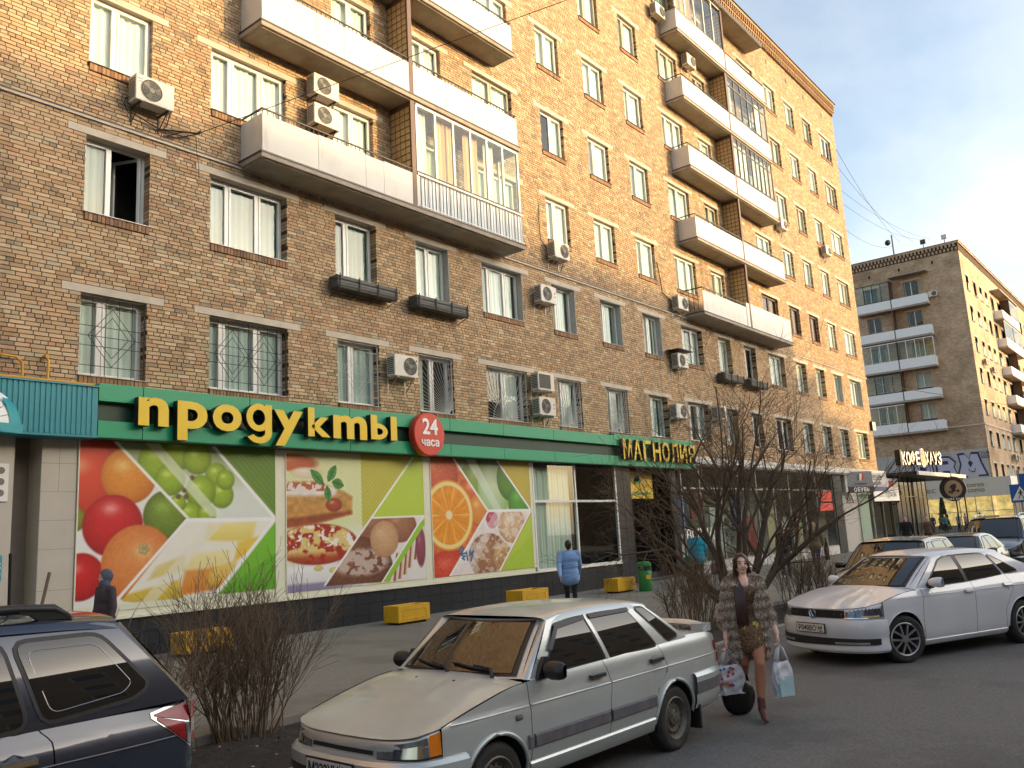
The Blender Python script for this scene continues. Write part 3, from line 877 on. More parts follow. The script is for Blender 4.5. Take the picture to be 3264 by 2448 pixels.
def paint2(U, V, asp):
    C = np.ones(U.shape + (3,)) * c255(222, 226, 160)
    C = stripes(C, U, V, np.ones_like(U), asp, (236, 238, 190), 60, .8)
    m = poly(U, V, [(.509, 1.02), (.509, .4), (.58, .5), (.93, 1.02)]); C = over(C, m, c255(204, 200, 76)); C = stripes(C, U, V, m, asp, (188, 176, 60), 60, .8)
    m = poly(U, V, [(.93, 1.02), (.576, .497), (1.02, .5), (1.02, 1.02)]); C = over(C, m, c255(190, 214, 66))
    C = over(C, sm(.16 - V + .0 * U, .02) * sm(.55 - U, .05), c255(244, 242, 238)); C = fruit(C, U, V, asp, (.2, .12), .36, (244, 242, 238), (206, 200, 205), (255, 255, 255), ry=.085)
    C = over(C, sm(.05 - V, .02) * sm(.5 - U), c255(150, 140, 172))
    C = over(C, sm(.44 - np.abs(U - .5) * 0 - V, .1) * sm(U - .38, .1) * sm(.52 - U, .04) * .7, c255(240, 240, 236))
    # top berry blur, powdered cake, filling
    C = fruit(C, U, V, asp, (.05, .9), .15, (204, 104, 60), (180, 80, 40), (230, 150, 100), ry=.06, e=.05); C = fruit(C, U, V, asp, (.13, .83), .1, (236, 222, 196), (220, 190, 150), (250, 244, 230), ry=.04, e=.04)
    n = hashn(U, V, 34, 3)
    cake = poly(U, V, [(-.01, .76), (-.01, .44), (.2, .47), (.435, .53), (.44, .66), (.38, .7), (.2, .77)], .02)
    base = c255(200, 146, 72) * (1 + .35 * (n - .5))[..., None]
    C = over(C, cake, base)
    C = over(C, cake * sm(V - (.665 + .0 * U), .03) * sm(.33 - U, .03), c255(240, 230, 222) * (1 + .12 * (n - .5))[..., None])
    C = over(C, cake * sm(V - .7, .01) * sm(n - .5, .05) * sm(.14 - np.abs(U - .12), .03), c255(186, 92, 44))
    C = over(C, cake * sm(.505 + .12 * U - V, .02), c255(158, 74, 34) * (1 + .4 * (n - .5))[..., None])
    C = fruit(C, U, V, asp, (.31, .6), .055, (182, 70, 40), (110, 30, 16), (230, 190, 150), ry=.05, e=.01)
    c2 = fruit(C, U, V, asp, (.2, .32), .27, (206, 110, 50), (140, 26, 16), (240, 216, 150), ry=.145, e=.02)
    n2 = hashn(U, V, 26, 9); C = c2
    inside = sm(1 - np.sqrt(((U - .2) / .26) ** 2 + ((V - .32) / .14) ** 2), .1)
    C = over(C, inside * sm(n2 - .47, .1) * sm(V - .25, .05), c255(232, 206, 128)); C = over(C, inside * sm(.42 - n2, .1), c255(170, 36, 22)); C = over(C, inside * sm(n - .62, .05) * sm(V - .3), c255(250, 244, 230))
    for a in [((.2, .15), 0), ((.3, .13), .6), ((.36, .17), .9)]:
        C = fruit(C, U, V, asp, a[0], .03, (226, 206, 120), (190, 160, 80), (244, 230, 170), ry=.02)
    for c, r, ro, l in [((.2, .8), .085, .75, .036), ((.3, .83), .075, -1.0, .036), ((.34, .755), .06, .25, .04), ((.27, .68), .065, 1.45, .032)]:
        x = (U - c[0]) * asp; y = V - c[1]; xr = x * math.cos(-ro) - y * math.sin(-ro); yr = x * math.sin(-ro) + y * math.cos(-ro)
        xr, yr = x * math.cos(ro) - y * math.sin(ro), x * math.sin(ro) + y * math.cos(ro)
        d = np.abs(yr) / l + (xr / r) ** 2 * 1.0
        C = over(C, sm(1 - d, .06), c255(64, 142, 52) * (1 + .5 * (hashn(U, V, 50, 2) - .5) - .25 * sm(.006 - np.abs(yr), .004))[..., None])
    # lower right photo in a slanted frame
    m = poly(U, V, [(.576, .497), (.235, .02), (1.02, .0), (1.02, .5)]); K = np.ones_like(C) * c255(236, 232, 226)
    n3 = hashn(U, V, 30, 5)
    K = fruit(K, U, V, asp, (.62, .42), .2, (150, 96, 66), (100, 60, 40), (180, 130, 96), ry=.16, tex=.3); K = fruit(K, U, V, asp, (.8, .43), .13, (166, 110, 78), (120, 70, 46), (200, 150, 110), ry=.13, tex=.2)
    K = fruit(K, U, V, asp, (.46, .12), .27, (128, 78, 52), (70, 40, 26), (160, 110, 80), ry=.24, tex=.5); K = over(K, sm(1 - np.sqrt(((U - .5) / .2) ** 2 + ((V - .17) / .1) ** 2), .3) * sm(n3 - .42, .1) * .8, c255(224, 208, 196))
    K = fruit(K, U, V, asp, (.673, .335), .11, (214, 170, 126), (170, 120, 80), (226, 190, 150), ry=.14, tex=.16)
    for i, (a, t) in enumerate([(.80, .02), (.84, .05), (.88, .1), (.93, .16), (.76, .0)]):
        mm = poly(U, V, [(a, t + .22), (a - .03, t), (a - .005, t), (a + .025, t + .22)]); K = over(K, mm, c255(160, 84, 50)); mm = poly(U, V, [(a + .012, t + .22), (a - .012, t), (a - .005, t), (a + .025, t + .22)]); K = over(K, mm, c255(238, 214, 190))
    K = fruit(K, U, V, asp, (.96, .26), .04, (150, 70, 90), (110, 40, 60), (190, 120, 140), ry=.16)
    K = over(K, poly(U, V, [(.95, .44), (.647, 0), (.69, 0), (1.02, .46), (1.02, .5)]), c255(158, 204, 56)); K = over(K, sm(.006 - np.abs(left_of(U, V, (.64, .0), (.99, .5))), .004), c255(250, 250, 246))
    C = over(C, m, K)
    for p, q in [((.576, .497), (.235, .02)), ((.576, .497), (1.0, .503))]:
        C = over(C, sm(.007 - np.abs(left_of(U, V, p, q)), .005) * sm(U - min(p[0], q[0])) * sm(V - .02), c255(250, 250, 246))
    return C
def paint3(U, V, asp):
    n = hashn(U, V, 28, 4)
    C = np.ones(U.shape + (3,)) * c255(214, 104, 50) * (1 + .5 * (n - .5))[..., None]
    C = fruit(C, U, V, asp, (.05, .85), .2, (214, 96, 60), (150, 50, 20), (240, 150, 100), ry=.2, tex=.3); C = fruit(C, U, V, asp, (.4, .7), .14, (224, 110, 50), (160, 60, 20), (250, 180, 120), ry=.14, tex=.3)
    C = fruit(C, U, V, asp, (.44, .55), .1, (232, 150, 60), (200, 110, 30), (250, 210, 140)); C = fruit(C, U, V, asp, (.15, .05), .2, (222, 72, 46), (170, 30, 20), (240, 120, 90), ry=.17, tex=.3)
    x = (U - .154) / .232; y = (V - .505) / .298; d = np.sqrt(x * x + y * y); th = np.arctan2(y, x)
    C = over(C, sm(1 - d, .03), c255(236, 150, 30)); C = over(C, sm(.95 - d, .02), c255(248, 226, 150))
    seg = c255(242, 152, 24) * (1 + .22 * (hashn(th * 6, d * 2, 3, 7) - .5))[..., None]
    C = over(C, sm(.83 - d, .03), seg); C = over(C, sm(.83 - d, .03) * sm(np.cos(th * 10) - .93, .06) * .8, c255(250, 206, 110)); C = over(C, sm(.13 - d, .05), c255(250, 232, 190))
    up = poly(U, V, [(.207, 1.0), (.534, .532), (1.0, .532), (.642, 1.0)]); lo = poly(U, V, [(.534, .532), (.139, .0), (.62, .0), (1.0, .532)])
    G = np.ones_like(C) * c255(176, 196, 140); G = fruit(G, U, V, asp, (.44, .78), .16, (140, 168, 60), (90, 116, 40), (220, 232, 170), ry=.26); G = fruit(G, U, V, asp, (.6, .76), .16, (206, 224, 180), (120, 170, 70), (236, 244, 220), ry=.32); G = fruit(G, U, V, asp, (.78, .82), .14, (96, 150, 44), (50, 90, 20), (150, 200, 90), ry=.2)
    G = fruit(G, U, V, asp, (.88, .6), .13, (86, 160, 50), (40, 100, 24), (130, 200, 90)); G = over(G, sm(V - .86, .2) * .6, c255(70, 80, 40))
    C = over(C, up, G)
    K = np.ones_like(C) * c255(240, 226, 220)
    K = fruit(K, U, V, asp, (.57, .46), .06, (200, 70, 100), (160, 30, 60), (240, 150, 160)); K = fruit(K, U, V, asp, (.78, .4), .15, (226, 190, 150), (180, 120, 70), (250, 236, 220), ry=.16, tex=.2); K = fruit(K, U, V, asp, (.52, .14), .2, (172, 120, 84), (120, 76, 46), (206, 160, 120), ry=.2, tex=.3)
    K = fruit(K, U, V, asp, (.66, .12), .1, (216, 172, 116), (150, 100, 56), (236, 200, 150), tex=.3); K = fruit(K, U, V, asp, (.66, .11), .05, (196, 146, 90), (150, 100, 56), (220, 180, 120), tex=.4); K = over(K, sm(n - .55, .06) * sm(.35 - np.abs(V - .3), .1) * .5, c255(252, 248, 244))
    K = over(K, poly(U, V, [(.22, .0), (.139, .0), (.34, .27), (.4, .2)]) * .5, c255(230, 236, 238))
    C = over(C, lo, K)
    C = over(C, poly(U, V, [(.325, 1.0), (.599, .539), (.68, .535), (.42, 1.0)]) * .6, c255(226, 236, 222)); C = over(C, poly(U, V, [(.6, .53), (.24, .0), (.33, .0), (.69, .53)]) * .55, c255(246, 240, 236))
    for p, q in [((.207, 1.0), (.534, .532)), ((.534, .532), (.139, .0)), ((.642, 1.0), (1.0, .532)), ((1.0, .532), (.62, .0))]:
        C = over(C, sm(.009 - np.abs(left_of(U, V, p, q)), .005) * sm(V - min(p[1], q[1]), .01) * sm(max(p[1], q[1]) - V, .01), c255(250, 250, 246))
    C = over(C, sm(.012 - np.abs(V - .535), .006) * sm(U - .53), c255(250, 250, 248))
    r1 = poly(U, V, [(.65, 1.01), (1.01, .54), (1.01, 1.01)]); C = over(C, r1, c255(206, 190, 70)); C = stripes(C, U, V, r1, asp, (186, 160, 50), 60, .7)
    r2 = poly(U, V, [(1.01, .52), (.635, .0), (1.01, 0)]); C = over(C, r2, c255(176, 208, 56)); C = over(C, r2 * sm(left_of(U, V, (.66, .06), (1.0, .3)), .01) * .5, c255(200, 220, 80))
    # felt-pen tag
    for pts in [[(.23, .2), (.26, .235), (.275, .215), (.245, .175), (.29, .18)], [(.255, .165), (.285, .155), (.26, .14), (.28, .125)], [(.3, .19), (.31, .12)], [(.335, .2), (.345, .165), (.37, .195), (.34, .11)]]:
        for a, b in zip(pts, pts[1:]):
            dx, dy = b[0] - a[0], b[1] - a[1]; t = np.clip(((U - a[0]) * dx + (V - a[1]) * dy) / (dx * dx + dy * dy), 0, 1)
            C = over(C, sm(.007 - np.hypot(U - a[0] - t * dx, V - a[1] - t * dy), .004), c255(40, 104, 160))
    return C
m_cream = mat('cream_frame', rgb(222, 220, 196), .45, var=.05)
PZ0, PZ1 = .95, 4.08
for k, (a, b, fn, lab) in enumerate([(7.0, 11.17, paint1, 'large poster of tomatoes, grapes and cheese, leftmost of the three on the shop front'), (11.46, 15.68, paint2, 'large poster of cake with mint leaf and cookies, middle of the three'), (15.96, 20.12, paint3, 'large poster with an orange slice, beside the shop window')]):
    e = empty('poster', None, (a, -.085, PZ0)); tag(e, lab, 'poster', 'food posters on the shop front')
    put('printed_sheet', poster_mesh('printed_sheet', b - a, PZ1 - PZ0, fn, 250, 190), e)
    f = MB().box(-.02, 0, -.006, .06, -.02, PZ1 - PZ0).box(b - a, b - a + .02, -.006, .06, -.02, PZ1 - PZ0).box(0, b - a, .003, .05, 0, PZ1 - PZ0)
    f.build('backing_frame', m_cream, e)
# ---------------------------------------------------------------- plinth, pillars, window and entrance, parts of the block
m_blk = mat('black_tile', rgb(47, 50, 54), .28, var=.2, scale=5, spec=.5)
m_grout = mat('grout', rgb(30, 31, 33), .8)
m_beige = mat('beige_panel', rgb(186, 178, 164), .6, var=.07, scale=2)
m_taupe = mat('taupe_wall', rgb(124, 116, 106), .7, var=.08)
sf = MB()
sf.box(6.96, 20.2, -.07, .05, .83, .95).box(11.19, 11.44, -.07, .05, .95, 4.1).box(15.70, 15.94, -.07, .05, .95, 4.1).box(20.14, 20.3, -.075, .05, .95, 4.1)
sf.box(6.96, 24.9, -.12, .05, .79, .828)
sf.build('poster_surround', m_cream, bld, bevel=.006)
MB().box(6.4, 24.9, -.02, .2, .0, .82).box(6.4, 7.0, .05, .3, .8, 4.3).box(7.0, 30, .02, .06, 3.9, 4.9).box(6.9, 20.3, .0, .06, .8, 4.2).build('plinth_core', m_grout, bld)
pl = empty('tiled_plinth', bld)
tmesh = MB().box(.004, .396, -.032, -.0, .003, .253).mesh('tile', m_blk)
for i in range(44):
    for j in range(3):
        put('tile', tmesh, pl, (7.0 + i * .4 + (0 if j % 2 else 0), -.02, .01 + j * .257))
# black pillars beside the entrance
pm_ = MB().box(.004, .49, -.03, .0, .003, .395).mesh('tile', m_blk)
for x0, n, nm in ((24.9, 2, 0), (28.7, 1, 1)):
    e = empty('entrance_pillar', bld)
    MB().box(x0, x0 + .5 * n, -.02, .5, 0, 4.2).build('core', m_grout, e)
    for i in range(n):
        for j in range(10):
            put('tile', pm_, e, (x0 + i * .5, -.02, .02 + j * .4))
m_dglass = glass('shop_glass', (.86, .9, .88), 1.5, .01, wav=0)
def shop_window(x0, x1, z0, z1, vx, hz, y, nm='shop_window', mt=m_pvc, curt=None, gm=m_dglass, fw=.07):
    e = empty(nm, bld)
    b = MB(); xs = [x0] + vx + [x1]; zs = [z0] + hz + [z1]
    for x in xs: b.box(x - fw / 2, x + fw / 2, y - .04, y + .04, z0, z1)
    for i in range(len(xs) - 1):
        for z in zs: b.box(xs[i] + fw / 2, xs[i + 1] - fw / 2, y - .037, y + .037, z - fw / 2, z + fw / 2)
    b.build('frame', mt, e)
    for i in range(len(xs) - 1):
        for j in range(len(zs) - 1):
            w, h = xs[i + 1] - xs[i] - fw, zs[j + 1] - zs[j] - fw
            put('pane', cached(('sp', round(w, 2), round(h, 2), gm.name), lambda: MB().box(0, w, -.005, .005, 0, h).mesh('pane', gm)), e, (xs[i] + fw / 2, y, zs[j] + fw / 2), rz=random.uniform(-.004, .004))
    if curt:
        for a, c, m in curt:
            put('curtain', curtain_mesh(c - a, z1 - z0, m, 0), e, (a, y + .14, z0))
    return e
m_vblind = mat('vertical_blind', rgb(222, 230, 216), .8, var=.06)
shop_window(20.3, 24.86, .86, 4.1, [22.48], [2.88], -.05, curt=[(20.4, 22.35, m_vblind)])
MB().box(20.3, 28.7, 2.2, 2.25, 0, 4.3).box(20.2, 25, .5, 2.2, .0, .05).build('shop_back_wall', m_room, bld)
# entrance recess, dark door, steps
en = empty('entrance', bld)
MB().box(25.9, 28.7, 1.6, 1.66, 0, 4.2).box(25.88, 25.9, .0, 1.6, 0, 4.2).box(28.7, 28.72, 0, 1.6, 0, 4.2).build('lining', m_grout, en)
MB().box(26.5, 26.58, 1.5, 1.6, .2, 3.0).box(28.1, 28.18, 1.5, 1.6, .2, 3.0).box(27.3, 27.36, 1.5, 1.6, .2, 3.0).box(26.5, 28.18, 1.5, 1.6, 3.0, 3.08).build('door_frame', mat('door_dark', rgb(44, 40, 38), .4), en)
for a in (26.6, 27.38):
    MB().box(a, a + .7, 1.53, 1.55, .25, 2.95).build('door_pane', m_dglass, en)
MB().box(25.9, 28.7, -.05, 1.6, .0, .16).build('step', m_blk, en, bevel=.01)
MB().box(25.9, 28.7, .4, 1.6, .16, .32).build('step', m_blk, en, bevel=.01)
MB().box(26.0, 26.7, -.056, -.05, .1, .14).build('step_marking', mat('lime_tape', rgb(196, 226, 60), .6), en)
# beige pier and recess on the far left
bp = empty('beige_pier', bld)
MB().box(6.36, 6.97, -.06, .9, .0, 4.15).build('pier_body', m_beige, bp, bevel=.006)
pj = MB()
for z in (.7, 1.4, 2.1, 2.6, 3.1, 3.6): pj.box(6.358, 6.975, -.0625, -.055, z - .003, z + .003)
pj.box(6.66, 6.664, -.0625, -.055, 3.1, 4.1)
pj.build('panel_joint', mat('joint_grey', rgb(128, 122, 112), .8), bp)
MB().box(5.92, 6.36, .45, .9, 0, 4.15).build('recess_wall', m_taupe, bld)
MB().box(3.0, 5.92, -.06, .9, 0, 4.15).build('beige_wall', m_beige, bld)
ib = empty('information_board', None, (5.49, -.062, 2.95)); tag(ib, 'framed grey display board on the beige wall under the teal canopy', 'board')
MB().box(-.1, .34, -.03, .0, -.02, .62).build('board', m_pvc, ib)
for i in range(3): MB().lathe([(.001, -.036), (.055, -.036), (.06, -.031)], 14, 'y', (.22, 0, .12 + i * .19)).build('dial', m_taupe, ib)
nb = empty('notice', None, (5.6, -.061, 1.62)); tag(nb, 'small teal and white notice on the beige wall, left edge', 'notice')
MB().box(-.1, .2, -.012, 0, 0, .42).build('sheet', mat('notice_teal', rgb(60, 150, 156), .5), nb)
MB().box(-.08, .18, -.015, -.0125, .2, .23).box(-.08, .18, -.015, -.0125, .27, .29).box(-.08, .18, -.015, -.0125, .1, .13).build('print', m_pvc, nb)
# ---------------------------------------------------------------- green fascia sign
m_green = mat('sign_green', rgb(22, 148, 104), .38, var=.05, scale=1.5)
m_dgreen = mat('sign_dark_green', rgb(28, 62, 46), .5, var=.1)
m_yel = mat('letter_yellow', rgb(226, 190, 34), .42, var=.06, scale=3)
m_blks = mat('letter_side', rgb(34, 32, 28), .5)
SX0, SX1 = 7.14, 30.15
sg = empty('green_shop_sign', None, (0, 0, 0)); tag(sg, 'long green fascia sign band above the food posters', 'sign')
xx = [7.14, 7.98, 10.3, 13.0, 16.4, 18.6, 21.0, 24.4, 30.15]
for i in range(len(xx) - 1):
    up = .06 if xx[i] >= 24.3 else 0
    MB().box(xx[i] + .004, xx[i + 1] - .004, -.44, -.02, 4.72, 5.05 + up).build('upper_panel', m_green, sg, bevel=.008)
    MB().box(xx[i] + .004, xx[i + 1] - .004, -.44, -.02, 4.05, 4.36).build('lower_panel', m_green, sg, bevel=.008)
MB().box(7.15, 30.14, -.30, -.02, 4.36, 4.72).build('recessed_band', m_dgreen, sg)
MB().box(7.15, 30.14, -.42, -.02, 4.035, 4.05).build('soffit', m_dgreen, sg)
# raised letters
lt_ = empty('shop_name_letters', None, (0, -.46, 0)); tag(lt_, 'big yellow raised lower case letters on the left of the green sign', 'sign')
LET = [('n', 7.80, 8.40), ('p', 8.58, 9.22), ('o', 9.33, 9.99), ('g', 10.10, 10.72), ('y', 10.78, 11.52), ('k', 11.66, 12.28), ('m', 12.36, 13.36), ('ы', 13.48, 14.32)]
for ch, a, b in LET:
    if ch == 'ы':
        t = MB(); q = [(.17 + .25 * math.cos(a), .19 + .19 * math.sin(a)) for a in np.linspace(-PI / 2, PI / 2, 11)]; q2 = [(.2 + .1 * math.cos(a), .19 + .075 * math.sin(a)) for a in np.linspace(-PI / 2, PI / 2, 11)]
        t.box(0, .16, -.08, .08, 0, .57)
        for i in range(10): t.extr([q[i], q[i + 1], q2[i + 1], q2[i]], -.08, .08)
        t.extr([(.16, 0), (.17, 0), (.2, .115), (.16, .115)], -.08, .08).extr([(.16, .265), (.2, .265), (.17, .38), (.16, .38)], -.08, .08).box(.5, .66, -.08, .08, 0, .57)
    elif ch == 'g':
        t = MB(); A = np.linspace(0, 2 * PI, 29); o_ = [(.29 + .29 * math.cos(a), .285 + .285 * math.sin(a)) for a in A]; i_ = [(.29 + .145 * math.cos(a), .285 + .16 * math.sin(a)) for a in A]
        for i in range(28): t.extr([o_[i], o_[i + 1], i_[i + 1], i_[i]], -.08, .08)
        t.box(.435, .60, -.081, .081, -.02, .56)
        B = np.linspace(0, -PI * .86, 15); o_ = [(.30 + .30 * math.cos(a), -.02 + .225 * math.sin(a)) for a in B]; i_ = [(.295 + .14 * math.cos(a), -.02 + .10 * math.sin(a)) for a in B]
        for i in range(14): t.extr([o_[i], o_[i + 1], i_[i + 1], i_[i]][::-1], -.08, .08)
    else:
        t = text_mb(ch, 1.0, .16, bold=.034)
    xs = [v[0] for v in t.v]; zs = [v[2] for v in t.v]; w = max(xs) - min(xs)
    # x-height .56 m
    xh = {'n': 1, 'p': 1, 'o': 1, 'g': 1, 'y': 1, 'k': 1, 'm': 1, 'ы': 1}[ch]
    sc = .92; sxx = (b - a) / w
    kz = .60
    t.v = [((v[0] - min(xs)) * sxx, v[1], v[2] * (1.03 if ch != 'k' else .86)) for v in t.v]
    side_mats(t, .16)
    t.build('letter', [m_yel, m_blks], lt_, loc=(a, -.08, 4.33))
dk = empty('round_sign', None, (15.41, -.46, 4.55)); tag(dk, 'round red sign reading 24 часа hung on the green fascia', 'sign')
m_red = mat('sign_red', rgb(206, 62, 40), .4, var=.05)
MB().lathe([(.001, -.2), (.53, -.2), (.55, -.18), (.55, .0), (.001, 0)], 40, 'y').build('disc', m_red, dk, smooth=30)
m_wlet = mat('white_lettering', rgb(240, 238, 232), .5, var=.02)
t = text_mb('24', .56, .02, bold=.012); t.build('digits', m_wlet, dk, loc=(0, -.212, .0))
t = text_mb('часа', .29, .02, bold=.006); t.build('lettering', m_wlet, dk, loc=(0, -.212, -.3))
mg = empty('store_name_letters', None, (0, -.46, 0)); tag(mg, 'yellow capital letters МАГНОЛИЯ at the right end of the green sign, behind bare branches', 'sign')
xs_ = np.linspace(24.72, 30.0, 9)
for i, ch in enumerate('МАГНОЛИЯ'):
    t = text_mb(ch, .92, .12, bold=.02, align='LEFT'); q = [v[0] for v in t.v]
    s = (xs_[i + 1] - xs_[i] - .12) / (max(q) - min(q)); t.v = [((v[0] - min(q)) * s, v[1], v[2] * .98) for v in t.v]
    side_mats(t, .12); t.build('letter', [m_yel, m_blks], mg, loc=(xs_[i], -.07, 4.27))
# yellow board with a green flower emblem above the entrance
yb = empty('entrance_board', None, (25.93, .32, 2.98)); tag(yb, 'yellow board with green flower emblem above the dark entrance', 'sign')
MB().box(0, 2.1, 0, .04, 0, 1.05).build('board', m_yel, yb)
em_ = MB()
for a, l in ((.1, .3), (.9, .3), (1.7, .28), (2.5, .3), (3.2, .26)):
    q = []
    for i in range(13):
        u = i / 12; q.append((1.0 + math.cos(a) * l * u + math.sin(a) * -.11 * math.sin(PI * u), .62 + math.sin(a) * l * u * .9 + math.cos(a) * .11 * math.sin(PI * u)))
    for i in range(12, -1, -1):
        u = i / 12; q.append((1.0 + math.cos(a) * l * u + math.sin(a) * .11 * math.sin(PI * u), .62 + math.sin(a) * l * u * .9 - math.cos(a) * .11 * math.sin(PI * u)))
    em_.extr(q[1:-1], -.012, -.002)
em_.build('emblem', m_green, yb)
text_mb('сеть супермаркетов', .17, .006, bold=.002).build('lettering', m_green, yb, loc=(1.05, -.008, .14))
# ---------------------------------------------------------------- teal canopy on the left
m_teal = mat('teal_metal', rgb(44, 132, 142), .4, var=.06, metal=.1)
tf = empty('teal_canopy', None); tag(tf, 'teal ribbed metal canopy fascia left of the green sign', 'canopy')
MB().box(3.0, 7.12, -.46, .0, 4.06, 4.98).build('body', m_teal, tf)
rm = MB().extr([(-.005, -.46), (.006, -.475), (.058, -.475), (.07, -.46)], 4.08, 4.95, 'xy').mesh('rib', m_teal)
for i in range(46):
    put('rib', rm, tf, (3.05 + i * .088, 0, 0))
MB().box(2.95, 7.13, -.5, .02, 4.95, 4.985).box(2.95, 7.13, -.49, .0, 4.03, 4.07).build('trim', m_teal, tf, bevel=.005)
dome = empty('dome_sign', None, (5.18, -.5, 4.18)); tag(dome, 'white rounded sign with teal lower edge on the teal canopy', 'sign')
m_dteal = mat('dome_teal', rgb(34, 150, 158), .35)
MB().grid(lambda u, v: (lambda a: (-.1 + .72 * v * math.cos(a), -.05 - .22 * (1 - v * v), -.02 + .64 * v * math.sin(a)))(PI * u), 28, 8).build('shell', mat('dome_white', rgb(222, 226, 224), .35), dome, smooth=True)
MB().grid(lambda u, v: (lambda a: (-.1 + .72 * math.cos(a) * lerp(.72, 1.0, v), -.062 - .22 * (1 - lerp(.72, 1.0, v) ** 2), -.02 + .64 * math.sin(a) * lerp(.72 + .28 * (a / .75), 1.0, v)))(.75 * u), 10, 3).build('teal_sweep', m_dteal, dome, smooth=True)
MB().grid(lambda u, v: (-1.2 + 1.83 * u, -.08 - .2 * math.sin(PI * min(1, u * .9)), -.16 + .15 * v), 14, 3).build('lower_band', m_dteal, dome, smooth=True)
for i in range(4):
    a = R(20 + i * 19)
    MB().tube([(-.1 + .72 * math.cos(a) * k, -.055 - .22 * (1 - k * k), -.02 + .64 * math.sin(a) * k) for k in (.2, .4, .6, .8, .97)], .006, 4).build('seam', m_taupe, dome)
# yellow gas pipe
m_gas = mat('gas_yellow', rgb(206, 152, 40), .5, var=.15)
gp = empty('gas_pipe', None); tag(gp, 'yellow gas pipe running along the wall above the teal canopy', 'pipe')
MB().tube([(3.0, -.12, 5.07), (6.2, -.12, 5.07), (7.3, -.12, 5.06)], .028, 8).build('main_pipe', m_gas, gp, smooth=50)
MB().tube([(3.0, -.1, 5.45), (5.55, -.1, 5.45), (5.85, -.1, 5.43), (5.95, -.11, 5.34), (5.96, -.12, 5.08)], .024, 8).build('branch_pipe', m_gas, gp, smooth=50)
MB().tube([(6.38, -.12, 5.07), (6.38, -.12, 5.42), (6.36, -.08, 5.5), (6.34, .0, 5.52)], .024, 8).build('riser', m_gas, gp, smooth=50)
MB().lathe([(.001, -.14), (.04, -.14), (.045, -.06), (.001, -.06)], 10, 'y', (6.36, 0, 5.5)).build('valve', m_gas, gp)
# ---------------------------------------------------------------- shops right of the entrance, under the white fascia
m_wpan = mat('white_fascia', rgb(196, 194, 188), .5, var=.08, scale=2, stain=(rgb(150, 144, 134), 1.5, .5, .75, .5))
m_alu = mat('aluminium', rgb(164, 164, 162), .35, metal=.7, var=.08)
m_gint = mat('shop_interior', rgb(150, 150, 142), .8, var=.25, scale=1.5)
MB().box(30.0, X1 + .05, -.45, .0, 4.28, 4.55).build('white_fascia', m_wpan, bld, bevel=.01)
MB().box(29.3, X1, -.4, .4, 4.2, 4.28).build('fascia_soffit', m_taupe, bld)
shop_window(29.4, 46.0, .5, 4.2, [30.9, 32.7, 34.45, 36.3, 38.15, 40.0, 41.8, 43.55], [3.35], -.1, mt=m_alu, fw=.06)
MB().box(29.36, 46.0, -.16, .1, .0, .47).build('white_plinth', m_wpan, bld)
MB().box(29.3, X1, 2.4, 2.45, 0, 4.3).box(29.3, X1, .1, 2.4, .05, .1).box(29.3, X1, 0.1, 2.4, 4.1, 4.15).build('shop_back_wall', m_gint, bld)
m_blue = mat('display_blue', rgb(52, 78, 128), .6, var=.2); m_dred = mat('display_red', rgb(150, 60, 48), .6, var=.2); m_shelf = mat('display_white', rgb(196, 198, 190), .6, var=.1); m_ylw = mat('display_cream', rgb(196, 182, 140), .6, var=.15)
dp = empty('window_display', None, (0, 0, 0)); tag(dp, 'goods and banners displayed inside the dark shop windows behind the tree', 'display')
for (a, b, z0, z1, y, m_) in [(29.6, 30.7, 1.9, 3.1, .35, m_blue), (31.2, 32.3, 2.2, 3.2, .5, m_dred), (33.0, 34.2, .6, 2.6, .6, m_shelf), (34.8, 36.0, 1.6, 3.2, .45, m_blue), (36.8, 37.7, .6, 2.2, .7, m_dred), (38.6, 39.6, .7, 2.9, .5, m_ylw), (40.3, 41.4, .6, 1.9, .6, m_shelf), (42.2, 43.1, .6, 2.4, .6, m_ylw), (30.0, 30.6, .5, 1.6, .6, m_shelf), (36.1, 36.5, .5, 3.1, .8, m_ylw)]:
    MB().box(a, b, y, y + .06, z0, z1).build('banner', m_, dp)
for x in (32.9, 35.2, 37.4, 39.9, 41.6):
    for z in (.9, 1.4, 1.9):
        MB().box(x, x + .7, .9, 1.2, z, z + .03).box(x + .05, x + .2, .95, 1.15, z + .03, z + .25).box(x + .3, x + .42, .95, 1.15, z + .03, z + .2).build('shelf', m_shelf, dp)
def flat_sign(name, label, loc, w, h, mt, rz=0, d=.06, group=None):
    e = empty(name, None, loc, rz); tag(e, label, 'sign', group)
    MB().box(0, w, 0, d, 0, h).build('board', mt, e, bevel=.006)
    return e
vs_ = empty('spring_lettering', None, (29.45, -.14, 1.35)); tag(vs_, 'white lettering ВЕСНА on the shop glass beside the teal jacket', 'lettering')
text_mb('ВЕСНА', .62, .006, bold=.008, align='LEFT', sx=1.1).build('lettering', m_wlet, vs_)
m_rpap = mat('red_paper', rgb(214, 62, 44), .6, var=.12)
for z0, z1, lb in ((2.78, 3.35, 'upper bright red paper sheet on the shop window by the dark pillar'), (2.3, 2.7, 'lower bright red paper sheet on the shop window by the dark pillar')):
    e = empty('red_sheet', None, (43.95, -.115, z0)); tag(e, lb, 'sheet', 'red sheets on the shop window')
    MB().box(0, 1.85, -.004, 0, 0, z1 - z0).build('paper', m_rpap, e)
MB().box(46.03, 47.2, -.2, .4, 0, 4.2).build('dark_pillar', m_blk, bld)
MB().box(47.2, 50.1, -.02, .3, .0, 4.2).build('grey_panel', mat('grey_panel', rgb(160, 158, 154), .6, var=.08), bld)
wg = empty('warning_sign', None, (48.3, -.03, 2.7)); tag(wg, 'red outlined warning triangle on the grey panel under the shoe sign', 'sign')
tri = MB()
